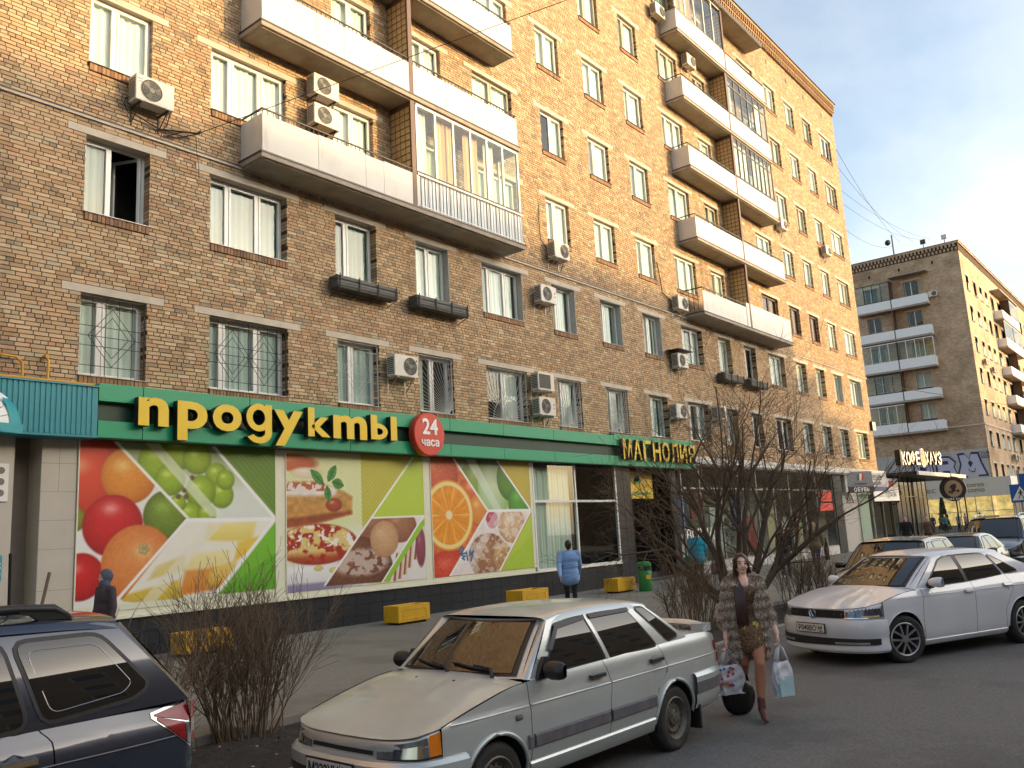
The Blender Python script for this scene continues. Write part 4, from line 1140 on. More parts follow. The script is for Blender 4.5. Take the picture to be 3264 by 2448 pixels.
for a, b in (((0, 0), (1.2, 0)), ((1.2, 0), (.6, .62)), ((.6, .62), (0, 0))): tri.bar((a[0], -.01, a[1]), (b[0], -.01, b[1]), .022)
tri.box(.57, .63, -.015, -.005, .2, .42).box(.57, .63, -.015, -.005, .12, .17).build('triangle', mat('sign_brown', rgb(120, 70, 56), .6), wg)
shop_window(50.15, 54.6, .3, 4.2, [52.6], [3.2], -.08, mt=m_alu, curt=[(50.3, 52.4, m_vblind)], fw=.06)
# projecting signs
os_ = empty('shoe_shop_sign', None, (48.0, -.35, 3.22), R(-30)); tag(os_, 'grey and black projecting sign reading ОБУВЬ with a red green emblem', 'sign')
MB().box(0, 1.75, 0, .16, .0, .32).build('lower_box', mat('sign_black', rgb(38, 38, 44), .4), os_)
MB().box(-.05, 1.7, 0, .16, .32, 1.15).build('upper_box', mat('sign_grey', rgb(116, 118, 124), .4), os_)
MB().box(-.22, -.06, .0, .3, .05, 1.1).build('side_box', m_wpan, os_)
text_mb('ОБУВЬ', .3, .01, bold=.004, sp=1.15).build('lettering', m_wlet, os_, loc=(.87, -.01, .05))
text_mb('il Quattro', .2, .006, shear=.3).build('lettering', mat('sign_navy', rgb(52, 54, 92), .5), os_, loc=(.85, -.008, .42))
for k, (x, c) in enumerate(((.62, (44, 96, 60)), (.78, (224, 220, 214)), (.94, (196, 44, 40)))):
    MB().extr([(x, .66), (x + .14, .66), (x + .2, 1.02), (x + .06, 1.02)], -.012, -.002).build('emblem_stripe', mat('emblem%d' % k, rgb(*c), .5), os_)
ts = empty('travel_shop_sign', None, (50.6, -.3, 3.3), R(-24)); tag(ts, 'white and blue travel agency board right of the shoe sign', 'sign')
MB().box(0, 2.0, 0, .12, .26, 1.05).build('upper_box', m_wpan, ts); MB().box(0, 2.0, 0, .12, 0, .25).build('lower_box', mat('sign_blue', rgb(44, 66, 128), .4), ts)
text_mb('Карлсон', .3, .006).build('lettering', mat('sign_navy', (0, 0, 0)), ts, loc=(1.0, -.008, .76)); text_mb('Туризм', .3, .006).build('lettering', mat('sign_navy', (0, 0, 0)), ts, loc=(1.0, -.008, .36))
MB().box(.9, 1.6, -.01, -.001, .66, .70).build('underline', m_dred, ts)
t2 = flat_sign('travel_banner', 'white banner reading туризм with red square, below the travel board', (52.6, -.25, 2.75), 3.2, 1.35, m_wlet, R(-10), .05)
text_mb('Туризм', .5, .006, sx=.8).build('lettering', mat('letter_grey', rgb(60, 58, 58), .5), t2, loc=(2.1, -.006, .25)); MB().box(2.0, 2.6, -.008, -.001, .85, 1.2).build('red_square', m_rpap, t2)
hp = flat_sign('house_number_plate', 'small white house number plate on the corner of the brick block', (54.4, -.16, 7.1), .62, .5, m_wlet, 0, .12)
text_mb('25', .36, .006, bold=.005).build('digits', mat('letter_grey', (0, 0, 0)), hp, loc=(.33, -.006, .12)); MB().box(-.06, -.001, -.01, .15, -.04, .54).build('side_case', m_blks, hp)
# ---------------------------------------------------------------- single storey coffee pavilion past the corner
m_pav = glass('pavilion_glass', (.5, .52, .5), 1.5, .02, wav=0)
ck = empty('coffee_pavilion', None); tag(ck, 'low glass pavilion with dark canopy between the two brick blocks', 'building')
b = MB().box(X1 + .1, 66.5, -2.0, .35, 4.28, 4.36).box(X1 + .1, 67.2, -2.2, 6, 4.36, 4.42)
b.build('canopy_roof', m_blks, ck); MB().box(X1 + .06, 67.3, -2.3, -2.2, 4.18, 4.42).box(67.2, 67.3, -2.2, 6, 4.18, 4.42).build('canopy_edge', m_wpan, ck)
fr = MB()
for i in range(9):
    x = X1 + .6 + i * 1.05; fr.box(x - .03, x + .03, -.43, -.37, 0, 4.28)
fr.box(X1 + .6, 63.3, -.428, -.372, 3.0, 3.06).box(X1 + .6, 63.3, -.428, -.372, 0, .3)
for i in range(4):
    y = .6 + i * 1.3; fr.box(63.2, 63.26, y - .03, y + .03, 0, 4.28)
fr.build('glazing_frame', m_blks, ck)
for i in range(8):
    x = X1 + .63 + i * 1.05
    MB().box(x, x + .99, -.405, -.395, .3, 3.0).build('pane', m_pav, ck); MB().box(x, x + .99, -.405, -.395, 3.06, 4.25).build('pane', m_pav, ck)
MB().box(63.21, 63.24, -.4, 5.8, .0, 4.2).build('end_pane', m_pav, ck)
MB().box(X1 + .2, 62.8, 3, 3.1, 0, 4.2).build('inner_wall', mat('cafe_wall', rgb(120, 100, 78), .8, var=.2), ck)
for x, y in ((65.2, -1.9), (66.9, -2.1)): MB().box(x - .04, x + .04, y - .04, y + .04, 0, 4.2).build('post', m_blks, ck)
cf = empty('coffee_sign', None, (58.2, -.5, 5.05), R(-20)); tag(cf, 'white three dimensional letters КОФЕ ХАУЗ on a dark frame above the pavilion roof', 'sign')
x = .1
for ch in 'КОФЕ*ХАУЗ':
    if ch == '*':
        MB().extr([(x + .32 + .32 * math.cos(i * PI / 12), .42 + .62 * math.sin(i * PI / 12)) for i in range(24)], -.1, .05).build('oval', m_wlet, cf)
        MB().extr([(x + .32 + .27 * math.cos(i * PI / 12), .42 + .55 * math.sin(i * PI / 12)) for i in range(24)], -.112, -.1).build('oval_inset', mat('coffee_tan', rgb(170, 140, 104), .5), cf); x += .68; continue
    t = text_mb(ch, 1.1, .15, bold=.03, align='LEFT'); q = [v[0] for v in t.v]; w = .50 if ch != 'Ф' else .62
    s = w / (max(q) - min(q)); t.v = [((v[0] - min(q)) * s, v[1], v[2]) for v in t.v]; side_mats(t, .15)
    t.build('letter', [m_wlet, m_blks], cf, loc=(x, 0, 0)); x += w + .06
MB().box(-.15, .0, -.1, .3, -.05, .95).build('end_case', m_blks, cf)
sp = MB()
for i in range(7):
    a = -.1 + i * .8; sp.bar((a, .1, .6), (a, .1, -.7), .03).bar((a, .1, .5), (a, 1.2, -.7), .025)
sp.bar((-.2, .1, .15), (5.0, .1, .15), .025).bar((-.2, .1, .65), (5.0, .1, .65), .025).bar((-1.6, .3, -.6), (-.1, .1, .5), .03)
sp.build('support_frame', m_blks, cf); cf.scale = (.8, 1, 1)
rs = empty('round_coffee_sign', None, (62.6, -2.35, 3.4), R(-60)); tag(rs, 'round dark brown coffee sign hanging at the pavilion canopy end', 'sign')
m_cbr = mat('coffee_brown', rgb(54, 42, 38), .4); m_ctan = mat('coffee_tan', (0, 0, 0))
MB().lathe([(.001, -.08), (.8, -.08), (.82, -.06), (.82, .06), (.8, .08), (.001, .08)], 36, 'y').build('disc', m_cbr, rs, smooth=30)
MB().lathe([(.001, -.094), (.55, -.094), (.55, -.08)], 32, 'y').build('inner_disc', m_ctan, rs)
bn = MB()
for px, pz, r_2 in ((0, .12, .2), (0, -.1, .14), (-.25, -.2, .09), (.27, -.15, .1), (-.12, -.25, .08), (.1, .25, .1)): bn.extr([(px + r_2 * math.cos(i * PI / 6), pz + r_2 * .8 * math.sin(i * PI / 6)) for i in range(12)], -.104, -.0945)
bn.build('cup_emblem', m_cbr, rs)
text_mb('КОФЕ ХАУЗ', .17, .006, bold=.003, sx=1.2).build('lettering', m_wlet, rs, loc=(0, -.09, -.73))
MB().bar((0, 0, .8), (0, 0, 1.0), .03).build('hanger', m_blks, rs)
# ---------------------------------------------------------------- air conditioners
m_acw = mat('ac_casing', rgb(206, 200, 188), .45, var=.07, scale=4, stain=(rgb(160, 148, 130), 3, .55, .8, .4))
m_acd = mat('ac_dark', rgb(62, 60, 56), .6, var=.2)
m_acg = mat('ac_grille', rgb(120, 116, 108), .5, var=.1)
def ac_proto(style):
    """origin: lower back left corner of the casing; stands off the wall"""
    e = empty('air_conditioner')
    w, d, h = .82, .3, .56
    y1 = -.12; y0 = y1 - d
    MB().box(0, w, y0, y1, 0, h).build('casing', m_acw, e, bevel=.018)
    cx = w * .40 if style != 2 else w * .66; r = .225
    MB().box(-.003, .0, y0 + .04, y1 - .03, .06, h - .06).build('side_vent', m_acd, e)
    sv = MB()
    for i in range(9): sv.box(-.012, -.002, y0 + .04, y1 - .03, .08 + i * .05, .095 + i * .05)
    sv.build('side_louvres', m_acw, e)
    if style == 1:
        MB().box(.05, w - .2, y0 - .006, y0 - .0005, .06, h - .06).build('grille_back', m_acd, e)
        gb = MB()
        for i in range(16): gb.box(.05 + i * .0365, .058 + i * .0365, y0 - .014, y0 - .006, .06, h - .06)
        for i in range(9): gb.box(.05, w - .2, y0 - .016, y0 - .008, .07 + i * .052, .077 + i * .052)
        gb.build('grille', m_acg, e)
    else:
        MB().lathe([(.001, y0 - .002), (r, y0 - .002)], 28, 'y', (cx, 0, h / 2)).build('fan_opening', m_acd, e)
        gb = MB()
        for rr in (.06, .1, .14, .18, .225): gb.lathe([(rr - .005, y0 - .014), (rr + .005, y0 - .014), (rr + .005, y0 - .004)], 24, 'y', (cx, 0, h / 2))
        for i in range(12):
            a = i * PI / 6; gb.bar((cx + .05 * math.cos(a), y0 - .012, h / 2 + .05 * math.sin(a)), (cx + r * math.cos(a), y0 - .012, h / 2 + r * math.sin(a)), .003)
        gb.lathe([(.001, y0 - .018), (.05, y0 - .016), (.055, y0 - .006)], 16, 'y', (cx, 0, h / 2))
        gb.build('fan_guard', m_acg, e)
        fb = MB()
        for i in range(3):
            a = i * 2.09
            fb.face([(cx + .05 * math.cos(a), y0 - .003, h / 2 + .05 * math.sin(a)), (cx + .2 * math.cos(a - .2), y0 - .0045, h / 2 + .2 * math.sin(a - .2)), (cx + .21 * math.cos(a + .5), y0 - .0035, h / 2 + .21 * math.sin(a + .5)), (cx + .05 * math.cos(a + .8), y0 - .0025, h / 2 + .05 * math.sin(a + .8))])
        fb.build('fan', m_acg, e)
    bk = MB()
    for x in (.1, w - .14): bk.box(x, x + .035, y0 - .01, 0, -.035, -.003).box(x, x + .035, -.03, 0, -.38, -.035).bar((x + .017, y0 + .03, -.03), (x + .017, -.02, -.33), .012)
    bk.build('bracket', m_acw if style else m_acd, e)
    MB().tube([(w + .0, y1 - .05, .12), (w + .05, y1 - .04, .1), (w + .07, y1 + .03, .02), (w + .06, -.02, -.15), (w - .05, -.01, -.28)], .013, 6).build('hose', m_acd, e)
    if style == 3:
        MB().lathe([(.001, y0 - .003), (.035, y0 - .003)], 16, 'y', (w - .1, 0, h * .62)).build('emblem', mat('lg_red', rgb(170, 60, 80), .5), e)
        text_mb('LG', .07, .003, bold=.001).build('lettering', m_acd, e, loc=(w - .1, y0 - .003, h * .38))
    if style == 0:
        MB().box(.03, .14, y0 - .003, y0 - .0005, h - .11, h - .08).box(.05, .14, y0 - .003, y0 - .0005, h - .17, h - .145).build('sticker', mat('ac_sticker', rgb(120, 140, 170), .5), e)
    if style == 2:
        MB().lathe([(.001, y0 - .003), (.03, y0 - .003)], 16, 'y', (w - .06, 0, h * .8)).build('badge', mat('ac_badge', rgb(70, 130, 130), .5), e)
    return e
protos = {k: None for k in range(4)}
def ac(x, z, style, label, cover=False, sc=1.0, mirror=False):
    if protos[style] is None:
        protos[style] = ac_proto(style); o = protos[style]
    else:
        o = copy_tree(protos[style])
    o.location = (x, -.0, z); o.scale = (sc, 1, sc)
    tag(o, label, 'air conditioner', 'air conditioners on the brick facade')
    if cover:
        MB().box(-.25, .98, -.62, -.02, .66, .675).bar((0, -.5, .67), (0, -.1, .56), .01).build('rain_cover', m_metal, o)
    return o
ac(7.70, 10.90, 0, 'white air conditioner below the topmost left window, above the dark ledge')
ac(12.12, 12.78, 0, 'upper of two stacked air conditioners above the lowest long balcony', sc=.95)
ac(12.12, 12.0, 0, 'lower of two stacked air conditioners above the lowest long balcony', sc=.95)
ac(14.5, 6.02, 2, 'white air conditioner beside the sunburst window grille above the red round sign')
ac(20.42, 6.24, 1, 'boxy air conditioner with square grille, upper of the pair between barred windows')
ac(20.42, 5.47, 3, 'air conditioner with red round emblem, lower of the pair between barred windows')
ac(20.85, 9.12, 3, 'air conditioner on the third storey with a white cable looping beside it')
ac(21.75, 10.78, 2, 'air conditioner just above the dark ledge right of the glazed balcony')
ac(29.55, 8.05, 3, 'air conditioner under a small rain cover below the plain window row', True)
ac(30.0, 10.48, 2, 'air conditioner at the left end of the right balcony stack, lowest floor')
ac(29.05, 6.0, 2, 'air conditioner left of a second storey window, partly behind bare branches')
ac(42.3, 17.0, 2, 'air conditioner at the right end of the right balcony stack')
ac(49.0, 17.1, 2, 'air conditioner between two windows near the right corner of the block')
ac(30.4, 23.7, 2, 'air conditioner at the top left of the glazed top balcony')
ac(33.0, 22.42, 2, 'air conditioner under the top balcony of the right stack')
ac(32.6, 6.2, 1, 'air conditioner above the shops hidden among the tree twigs')
# ---------------------------------------------------------------- flower boxes
m_fbx = mat('planter_grey', rgb(74, 74, 70), .6, var=.2)
def flower_box(x0, x1, label):
    e = empty('flower_box', None, (x0, 0, 8.0)); w = x1 - x0
    tag(e, label, 'flower box', 'grey flower boxes under third storey windows')
    b = MB()
    for z0, z1 in ((.02, .105), (.115, .2), (.21, .295)): b.box(0, w, -.40, -.385, z0, z1).box(0, .015, -.385, -.09, z0, z1).box(w - .015, w, -.385, -.09, z0, z1).box(0, w, -.09, -.075, z0, z1)
    b.box(0, w, -.39, -.08, .0, .02)
    b.build('trough', m_fbx, e)
    for i in range(4):
        x = .06 + (w - .12) * i / 3
        MB().bar((x, -.41, -.03), (x, -.425, .33), .02).bar((x, -.41, -.02), (x, -.0, -.16), .012).build('strap', m_fbx, e)
    MB().box(.02, w - .02, -.38, -.1, .2, .24).build('earth', m_soil, e)
    MB().tube([(-.12, -.2, .05), (-.12, -.42, .05), (w + .03, -.42, .05)], .008, 5).tube([(-.12, -.2, .2), (-.12, -.42, .2), (w + .03, -.42, .2)], .008, 5).build('wire_rail', m_acd, e)
flower_box(12.75, 14.7, 'grey slatted flower box under third storey window, leftmost of four')
flower_box(15.4, 17.4, 'grey slatted flower box, second from the left, above the round red sign')
flower_box(33.6, 35.6, 'grey flower box behind bare twigs, left of the far pair')
flower_box(36.3, 38.2, 'grey flower box behind bare twigs, right of the far pair')
# ---------------------------------------------------------------- wires on and above the facade
m_wire = mat('wire_black', rgb(44, 40, 38), .7)
def wire(label, pts, r=.008, name='overhead_wire', sag=0, mt=None):
    p = [Vector(q) for q in pts]
    if sag:
        a, b_ = p; p = [a.lerp(b_, i / 16) - Vector((0, 0, sag * 4 * (i / 16) * (1 - i / 16))) for i in range(17)]
    tag(MB().tube(p, r, 4).build(name, mt or m_wire), label, 'wire')
wire('thin wire crossing the upper facade from the air conditioner hook up to the right', [(9.2, -.15, 10.75), (16.2, -9.0, 14.4)], .009)
wire('looped black cable hanging beside the left air conditioner', [(7.8, -.1, 11.1), (7.65, -.12, 11.0), (7.6, -.14, 10.85), (7.7, -.12, 10.7), (7.85, -.1, 10.72), (8.4, -.06, 10.6), (8.9, -.06, 10.72), (9.2, -.16, 10.74), (8.8, -.05, 10.55), (8.5, -.05, 10.5)], .014, 'cable_loop')
tag(MB().bar((8.45, -.05, 10.62), (9.2, -.2, 10.74), .02).bar((9.2, -.2, 10.74), (9.25, -.2, 10.8), .03).bar((8.6, 0, 10.55), (8.9, -.12, 10.7), .012).build('wire_bracket', m_wire), 'dark wire bracket on the brick wall above the second window from left', 'bracket')
wire('thin cable dangling from the wire bracket across the dark ledge', [(9.15, -.18, 10.72), (9.22, -.1, 10.4), (9.3, -.06, 10.05), (9.32, -.04, 9.8)], .006, 'hanging_cable')
wire('black cable running down beside the fourth storey window', [(21.55, -.03, 12.6), (21.45, -.06, 12.0), (21.5, -.05, 11.4), (21.75, -.1, 11.1)], .014, 'hanging_cable')
wire('white cable loop left of the third storey air conditioner', [(20.85, -.2, 9.5), (20.6, -.1, 9.3), (20.5, -.05, 8.9), (20.48, -.04, 8.45)], .01, 'hanging_cable', mt=m_acw)
wire('dark hose hanging from the wall left of the right balcony stack', [(29.2, -.04, 12.3), (29.3, -.06, 11.7), (29.4, -.06, 11.1), (29.9, -.1, 10.85), (30.1, -.12, 10.8)], .02, 'hanging_cable')
for k, (z0, y1, z1, x1) in enumerate([(26, 5.5, 29.6, 91.5), (25, 4.2, 29.3, 91.5), (22.5, 3.2, 29.3, 91.5), (21.0, 6.2, 29.4, 91.5), (24, 2.6, 29.2, 91.7)]):
    wire(['topmost wire spanning the gap between the two brick blocks', 'second wire spanning the gap between the two blocks', 'lowest right wire spanning the gap between the blocks', 'lowest wire spanning between the blocks towards the dish', 'steep wire spanning the gap towards the far roof corner'][k], [(X1 + .05, .1 + k * .2, z0), (x1, y1, z1)], .013, sag=.8)
wire('long wire crossing in front of the far block at shop height', [(X1 + .1, .1, 10.2), (150, -8, 14.0)], .02, sag=.5)
# ---------------------------------------------------------------- second brick block past the gap
m_panel2 = mat('far_balcony_sheet', rgb(232, 232, 230), .5, var=.05)
m_b2 = mat('far_brick', rgb(200, 174, 144), .9, var=.22, scale=1.2, stain=(rgb(104, 84, 66), .25, .45, .7, .6))
def brick_rows(m):
    n = m.node_tree.nodes; l = m.node_tree.links; p = n['Principled BSDF']
    src = p.inputs['Base Color'].links[0].from_socket
    t = n.new('ShaderNodeTexCoord'); b = n.new('ShaderNodeTexBrick'); mp2 = n.new('ShaderNodeMapping'); mp2.inputs['Rotation'].default_value = (R(90), 0, 0)
    s = n.new('ShaderNodeSeparateXYZ'); c = n.new('ShaderNodeCombineXYZ'); ad = n.new('ShaderNodeMath'); ad.operation = 'ADD'
    l.new(t.outputs['Object'], s.inputs[0]); l.new(s.outputs[0], ad.inputs[0]); l.new(s.outputs[1], ad.inputs[1]); l.new(ad.outputs[0], c.inputs[0]); l.new(s.outputs[2], c.inputs[1]); l.new(c.outputs[0], b.inputs['Vector'])
    b.inputs['Scale'].default_value = 1; b.inputs['Brick Width'].default_value = .26; b.inputs['Row Height'].default_value = .0795; b.inputs['Mortar Size'].default_value = .009
    b.inputs['Color1'].default_value = (1.15, 1.12, 1.08, 1); b.inputs['Color2'].default_value = (.75, .72, .7, 1); b.inputs['Mortar'].default_value = (.6, .57, .54, 1)
    x = n.new('ShaderNodeMixRGB'); x.blend_type = 'MULTIPLY'; x.inputs[0].default_value = 1
    l.new(src, x.inputs[1]); l.new(b.outputs[0], x.inputs[2]); l.new(x.outputs[0], p.inputs['Base Color'])
brick_rows(m_b2); brick_rows(m_bfar)
b2 = empty('far_apartment_block', None); tag(b2, 'second brick apartment block in the background with balconies on its shaded side', 'building')
BX, BY = 92.0, .4
w2 = MB()
def win_rects_right():
    q = []
    for f in range(2, 9):
        z0 = RZ[f][0] * ROW - .4; 
        for x in [93.6, 97.0, 100.0, 102.8] + [105.6, 109.5, 117.5, 121, 124, 127, 130, 133.5, 137]:
            q.append((x, x + (1.3 if x not in (105.6, 109.5) else 1.9), z0, z0 + 1.5))
    return q
RR = win_rects_right()
LR = []
for f in range(4, 9):
    z0 = RZ[f][0] * ROW - .35
    LR += [(4.5, 5.85, z0, z0 + 1.55), (8.5, 9.85, z0, z0 + 1.55)]
ws = wall_sheet(BX, 160, 0, 28.0, RR, BY, 0); ws.build('street_wall', m_b2, b2)
wl2 = wall_sheet(BY, 30, 0, 28.0, LR, 0, 0); wl2.v = [(BX, v[0], v[2]) for v in wl2.v]; wl2.build('side_wall', m_b2, b2)
MB().face([(BX, BY, 28.6), (160, BY, 28.6), (160, 30, 28.6), (BX, 30, 28.6)]).box(BX + .5, 160, BY + .6, BY + .65, 4, 28).box(BX + .6, BX + .65, BY + .6, 30, 4, 28).build('roof_and_core', m_room, b2)
c2 = MB().box(BX - .12, 160, BY - .14, BY + .3, 28.3, 28.5).box(BX - .12, BX + .2, BY + .3, 30, 28.3, 28.5).box(BX - .17, 160, BY - .19, BY + .3, 28.5, 28.55).box(BX - .17, BX + .2, BY + .3, 30, 28.5, 28.55)
c2.build('cornice', m_b2, b2)
MB().box(BX - .03, 160, BY - .03, BY, 27.55, 28.3).box(BX - .03, BX, BY, 30, 27.55, 28.3).build('frieze', m_mort, b2)
MB().box(BX - .08, 160, BY - .08, BY, 10.0, 10.14).box(BX - .08, BX, BY, 30, 10.0, 10.14).build('string_course', m_conc, b2)
d1 = MB().box(-.11, -.03, -.09, .09, 27.6, 27.9).mesh('dentil', m_b2); d2 = MB().box(-.14, -.03, -.09, .09, 27.97, 28.3).mesh('dentil', m_b2)
y = .55
while y < 12.5:
    put('dentil', d1, b2, (BX, y, 0)); put('dentil', d2, b2, (BX, y + .18, 0)); y += .36
def far_window(wd, h):
    return cached(('fw', round(wd, 2), round(h, 2)), lambda: [MB().box(0, .06, .2, .26, 0, h).box(wd - .06, wd, .2, .26, 0, h).box(.06, wd - .06, .2, .26, 0, .06).box(.06, wd - .06, .2, .26, h - .06, h).box(wd * .45 - .04, wd * .45 + .04, .2, .26, .06, h - .06).mesh('frame', m_pvc), MB().box(.03, wd - .03, .235, .24, .03, h - .03).mesh('pane', m_glass), MB().box(-.3, wd + .3, -.02, .2, h, h + .16).mesh('lintel', m_conc), MB().box(-.04, wd + .04, -.06, .2, -.14, -.02).mesh('sill', m_metal), MB().box(0, wd, .45, .5, 0, h).mesh('curtain', m_curt2)])
def far_win(parent, M, wd, h):
    e = empty('window', parent); e.matrix_local = M
    ms = far_window(wd, h)
    for k, nm in enumerate(('frame', 'pane', 'lintel', 'sill')): put(nm, ms[k], e)
    if random.random() < .6: put('curtain', ms[4], e)
ML = Matrix.Rotation(R(-90), 4, 'Z')
for a, b_, z0, z1 in LR:
    far_win(b2, Matrix.Translation((BX, b_, z0)) @ ML, b_ - a, z1 - z0)
for a, b_, z0, z1 in RR:
    if a < 126: far_win(b2, Matrix.Translation((a, BY, z0)), b_ - a, z1 - z0)
def far_balc(M, w, z, glz=0, part=True):
    e = empty('balcony', b2); e.matrix_local = M
    MB().box(-.05, w + .05, -.95, 0, z - .16, z).build('slab', m_slab, e)
    n = 2; pw = w / n
    for i in range(n): MB().box(i * pw + .02, (i + 1) * pw - .02, -.92, -.9, z + .03, z + .92).build('front_panel', m_panel2, e)
    for x in (0, w): MB().box(x - .01, x + .01, -.9, -.02, z + .03, z + .9).build('end_panel', m_panel2, e)
    if glz:
        a, c = {1: (0, w / 2), 2: (w / 2, w), 3: (0, w)}[glz]
        g_ = MB(); k = max(3, int((c - a) / .85))
        for i in range(k + 1): g_.box(a + (c - a) * i / k - .03, a + (c - a) * i / k + .03, -.92, -.86, z + .92, z + 2.9)
        g_.box(a, c, -.918, -.862, z + .92, z + 1.0).box(a, c, -.918, -.862, z + 2.82, z + 2.9)
        g_.build('glazing_frame', random.choice([m_pvc, m_blks]), e)
        for i in range(k): MB().box(a + (c - a) * i / k + .03, a + (c - a) * (i + 1) / k - .03, -.895, -.885, z + 1.0, z + 2.82).build('pane', m_glass, e)
    if part: MB().box(w / 2 - .05, w / 2 + .05, -.92, 0, z, z + 3.0).build('partition', m_brwn, e)
for f, gz_ in ((8, 1), (7, 0), (6, 3), (5, 1), (4, 1)):
    far_balc(Matrix.Translation((BX, 10.5, 0)) @ ML, 6.85, 9.95 + (f - 4) * 3.2, gz_)
for f, gz_ in ((8, 2), (7, 3), (6, 0), (5, 0), (4, 2)):
    far_balc(Matrix.Translation((106.2, BY, 0)), 10.5, 9.95 + (f - 4) * 3.2, gz_)
MB().box(BX - .95, BX, 3.4, 7.1, 26.0, 26.12).build('balcony_canopy', m_slab, b2); MB().box(106, 117, BY - 1, BY, 25.9, 26.05).build('balcony_canopy', m_slab, b2)
fv = MB().box(BX - .02, BX - .004, -.09, .09, 0, .3).mesh('vent', m_grout)
for y_, z_ in ((2.9, 26.7), (6.1, 26.7), (9.1, 26.6)): put('vent', fv, b2, (0, y_, z_))
def far_ac(M, label):
    o = copy_tree(protos[2]); o.matrix_world = M; tag(o, label, 'air conditioner', 'air conditioners on the far block')
far_ac(Matrix.Translation((BX, 3.6, 23.3)) @ ML, 'air conditioner beside the top balcony of the far block')
far_ac(Matrix.Translation((95.5, BY, 16.3)), 'air conditioner on the street side of the far block under a window')
far_ac(Matrix.Translation((99.2, BY, 15.9)), 'second air conditioner on the street side of the far block')
far_ac(Matrix.Translation((103.6, BY, 7.0)), 'left of two air conditioners low on the far block above the white fascia')
far_ac(Matrix.Translation((105.2, BY, 6.9)), 'right of two air conditioners low on the far block above the white fascia')
# white painted band with graffiti
m_wband = mat('painted_band', rgb(176, 172, 168), .8, var=.08, stain=(rgb(140, 134, 128), .8, .5, .75, .5))
MB().box(BX - .03, BX, .55, 30, 4.9, 7.75).build('painted_band', m_wband, b2)
gf = empty('graffiti', None, (BX - .034, 7.4, 5.0)); gf.rotation_euler = (0, 0, R(-90)); tag(gf, 'big silver letters BM with dark blue outline sprayed on the white band', 'graffiti')
m_gb = mat('graffiti_blue', rgb(48, 50, 84), .7); m_gs = mat('graffiti_silver', rgb(176, 176, 192), .6, var=.06)
def gpoly(P, m_, y0, nm): MB().extr(P, y0, y0 + .003).build(nm, m_, gf)
for pts in ([(2.1, .0), (3.7, .0), (4.1, .5), (3.85, 1.15), (4.05, 1.7), (3.5, 2.3), (1.9, 2.4), (2.2, 1.2)], [(3.9, .05), (4.9, .05), (5.0, .9), (5.25, .55), (5.55, .55), (5.7, .95), (5.85, .1), (6.75, .1), (6.3, 1.5), (6.1, 2.45), (5.45, 2.5), (5.2, 1.9), (4.8, 2.5), (4.2, 2.45), (4.35, 1.4)], [(.0, .1), (.9, .05), (1.9, .1), (2.0, 1.0), (1.8, 2.2), (.9, 2.3), (.1, 2.1)]):
    gpoly(pts, m_gb, -.006, 'outline')
    cx = sum(p[0] for p in pts) / len(pts); cz = sum(p[1] for p in pts) / len(pts)
    gpoly([(cx + (a - cx) * .84, cz + (b_ - cz) * .84) for a, b_ in pts], m_gs, -.011, 'letter')
for pts in ([(2.7, 1.5), (3.35, 1.5), (3.3, 1.85), (2.75, 1.85)], [(2.75, .5), (3.4, .5), (3.4, .85), (2.75, .9)], [(5.05, 1.45), (5.25, 1.0), (5.5, 1.45), (5.25, 1.75)], [(.6, .8), (1.3, .8), (1.2, 1.5), (.7, 1.5)]): gpoly(pts, m_gb, -.016, 'counter')
text_mb('CLUB', .4, .004, bold=.006).build('tag', m_gb, gf, loc=(6.55, -.012, 2.2)); text_mb('2025', .4, .004, bold=.006).build('tag', m_gb, gf, loc=(6.6, -.012, 1.8))
# shop on its ground floor with the white fascia
sh = empty('far_shop', None); tag(sh, 'far shop with white fascia and lit windows under the graffiti', 'shop')
MB().box(BX - 1.0, BX, -1.2, 7.0, 3.22, 4.92).build('fascia', mat('far_fascia', rgb(200, 192, 176), .6, var=.06), sh); MB().box(BX - .99, 108, -1.22, BY, 3.24, 4.92).build('street_fascia', m_wlet, sh)
mt_ = mat('corso_letters', rgb(120, 108, 88), .5)
for s, z in (('corso', 4.15), ('como', 3.65)):
    b = text_mb(s, .62, .02, align='LEFT', sx=1.05); b.v = [(BX - 1.02 + v[1], 2.55 - v[0], z + v[2]) for v in b.v]; b.build('lettering', mt_, sh)
b = text_mb('cec', .8, .02, align='LEFT', sx=1.3); b.v = [(BX - 1.02 + v[1], 6.7 - v[0], 3.8 + v[2]) for v in b.v]; b.build('lettering', mt_, sh)
b = text_mb('франшиза', .7, .02, align='LEFT'); b.v = [(94 + v[0] * 2.2, -1.24 + v[1], 3.85 + v[2]) for v in b.v]; b.build('lettering', mat('teal_letters', rgb(110, 140, 150), .5), sh)
fg = MB()
for y_ in (-1.1, .6, 2.0, 3.4, 4.8, 6.2): fg.box(BX - .96, BX - .9, y_ - .04, y_ + .04, 0, 3.22)
fg.box(BX - .96, BX - .9, -1.1, 6.9, 1.8, 1.86); fg.build('shop_frame', m_alu, sh)
for i, y_ in enumerate((-1.06, .64, 2.04, 3.44, 4.84)): MB().box(BX - .935, BX - .925, y_, y_ + 1.3, .6, 3.2).build('pane', m_dglass, sh)
m_lit = mat('lit_interior', rgb(226, 190, 120), .6, var=.5, scale=1.6, emis=.5)
MB().box(BX - .06, BX - .02, -1, 7, .6, 3.2).build('lit_wall', m_lit, sh); MB().box(BX - .9, BX + .3, -1.1, 7, .0, .6).build('plinth', m_taupe, sh)
fg2 = MB()
for i in range(9): fg2.box(92 + i * 1.9 - .04, 92 + i * 1.9 + .04, -1.18, -1.1, 0, 3.22)
fg2.build('street_frame', m_alu, sh); MB().box(92, 107, -1.15, -1.14, .3, 3.2).build('street_pane', m_dglass, sh)
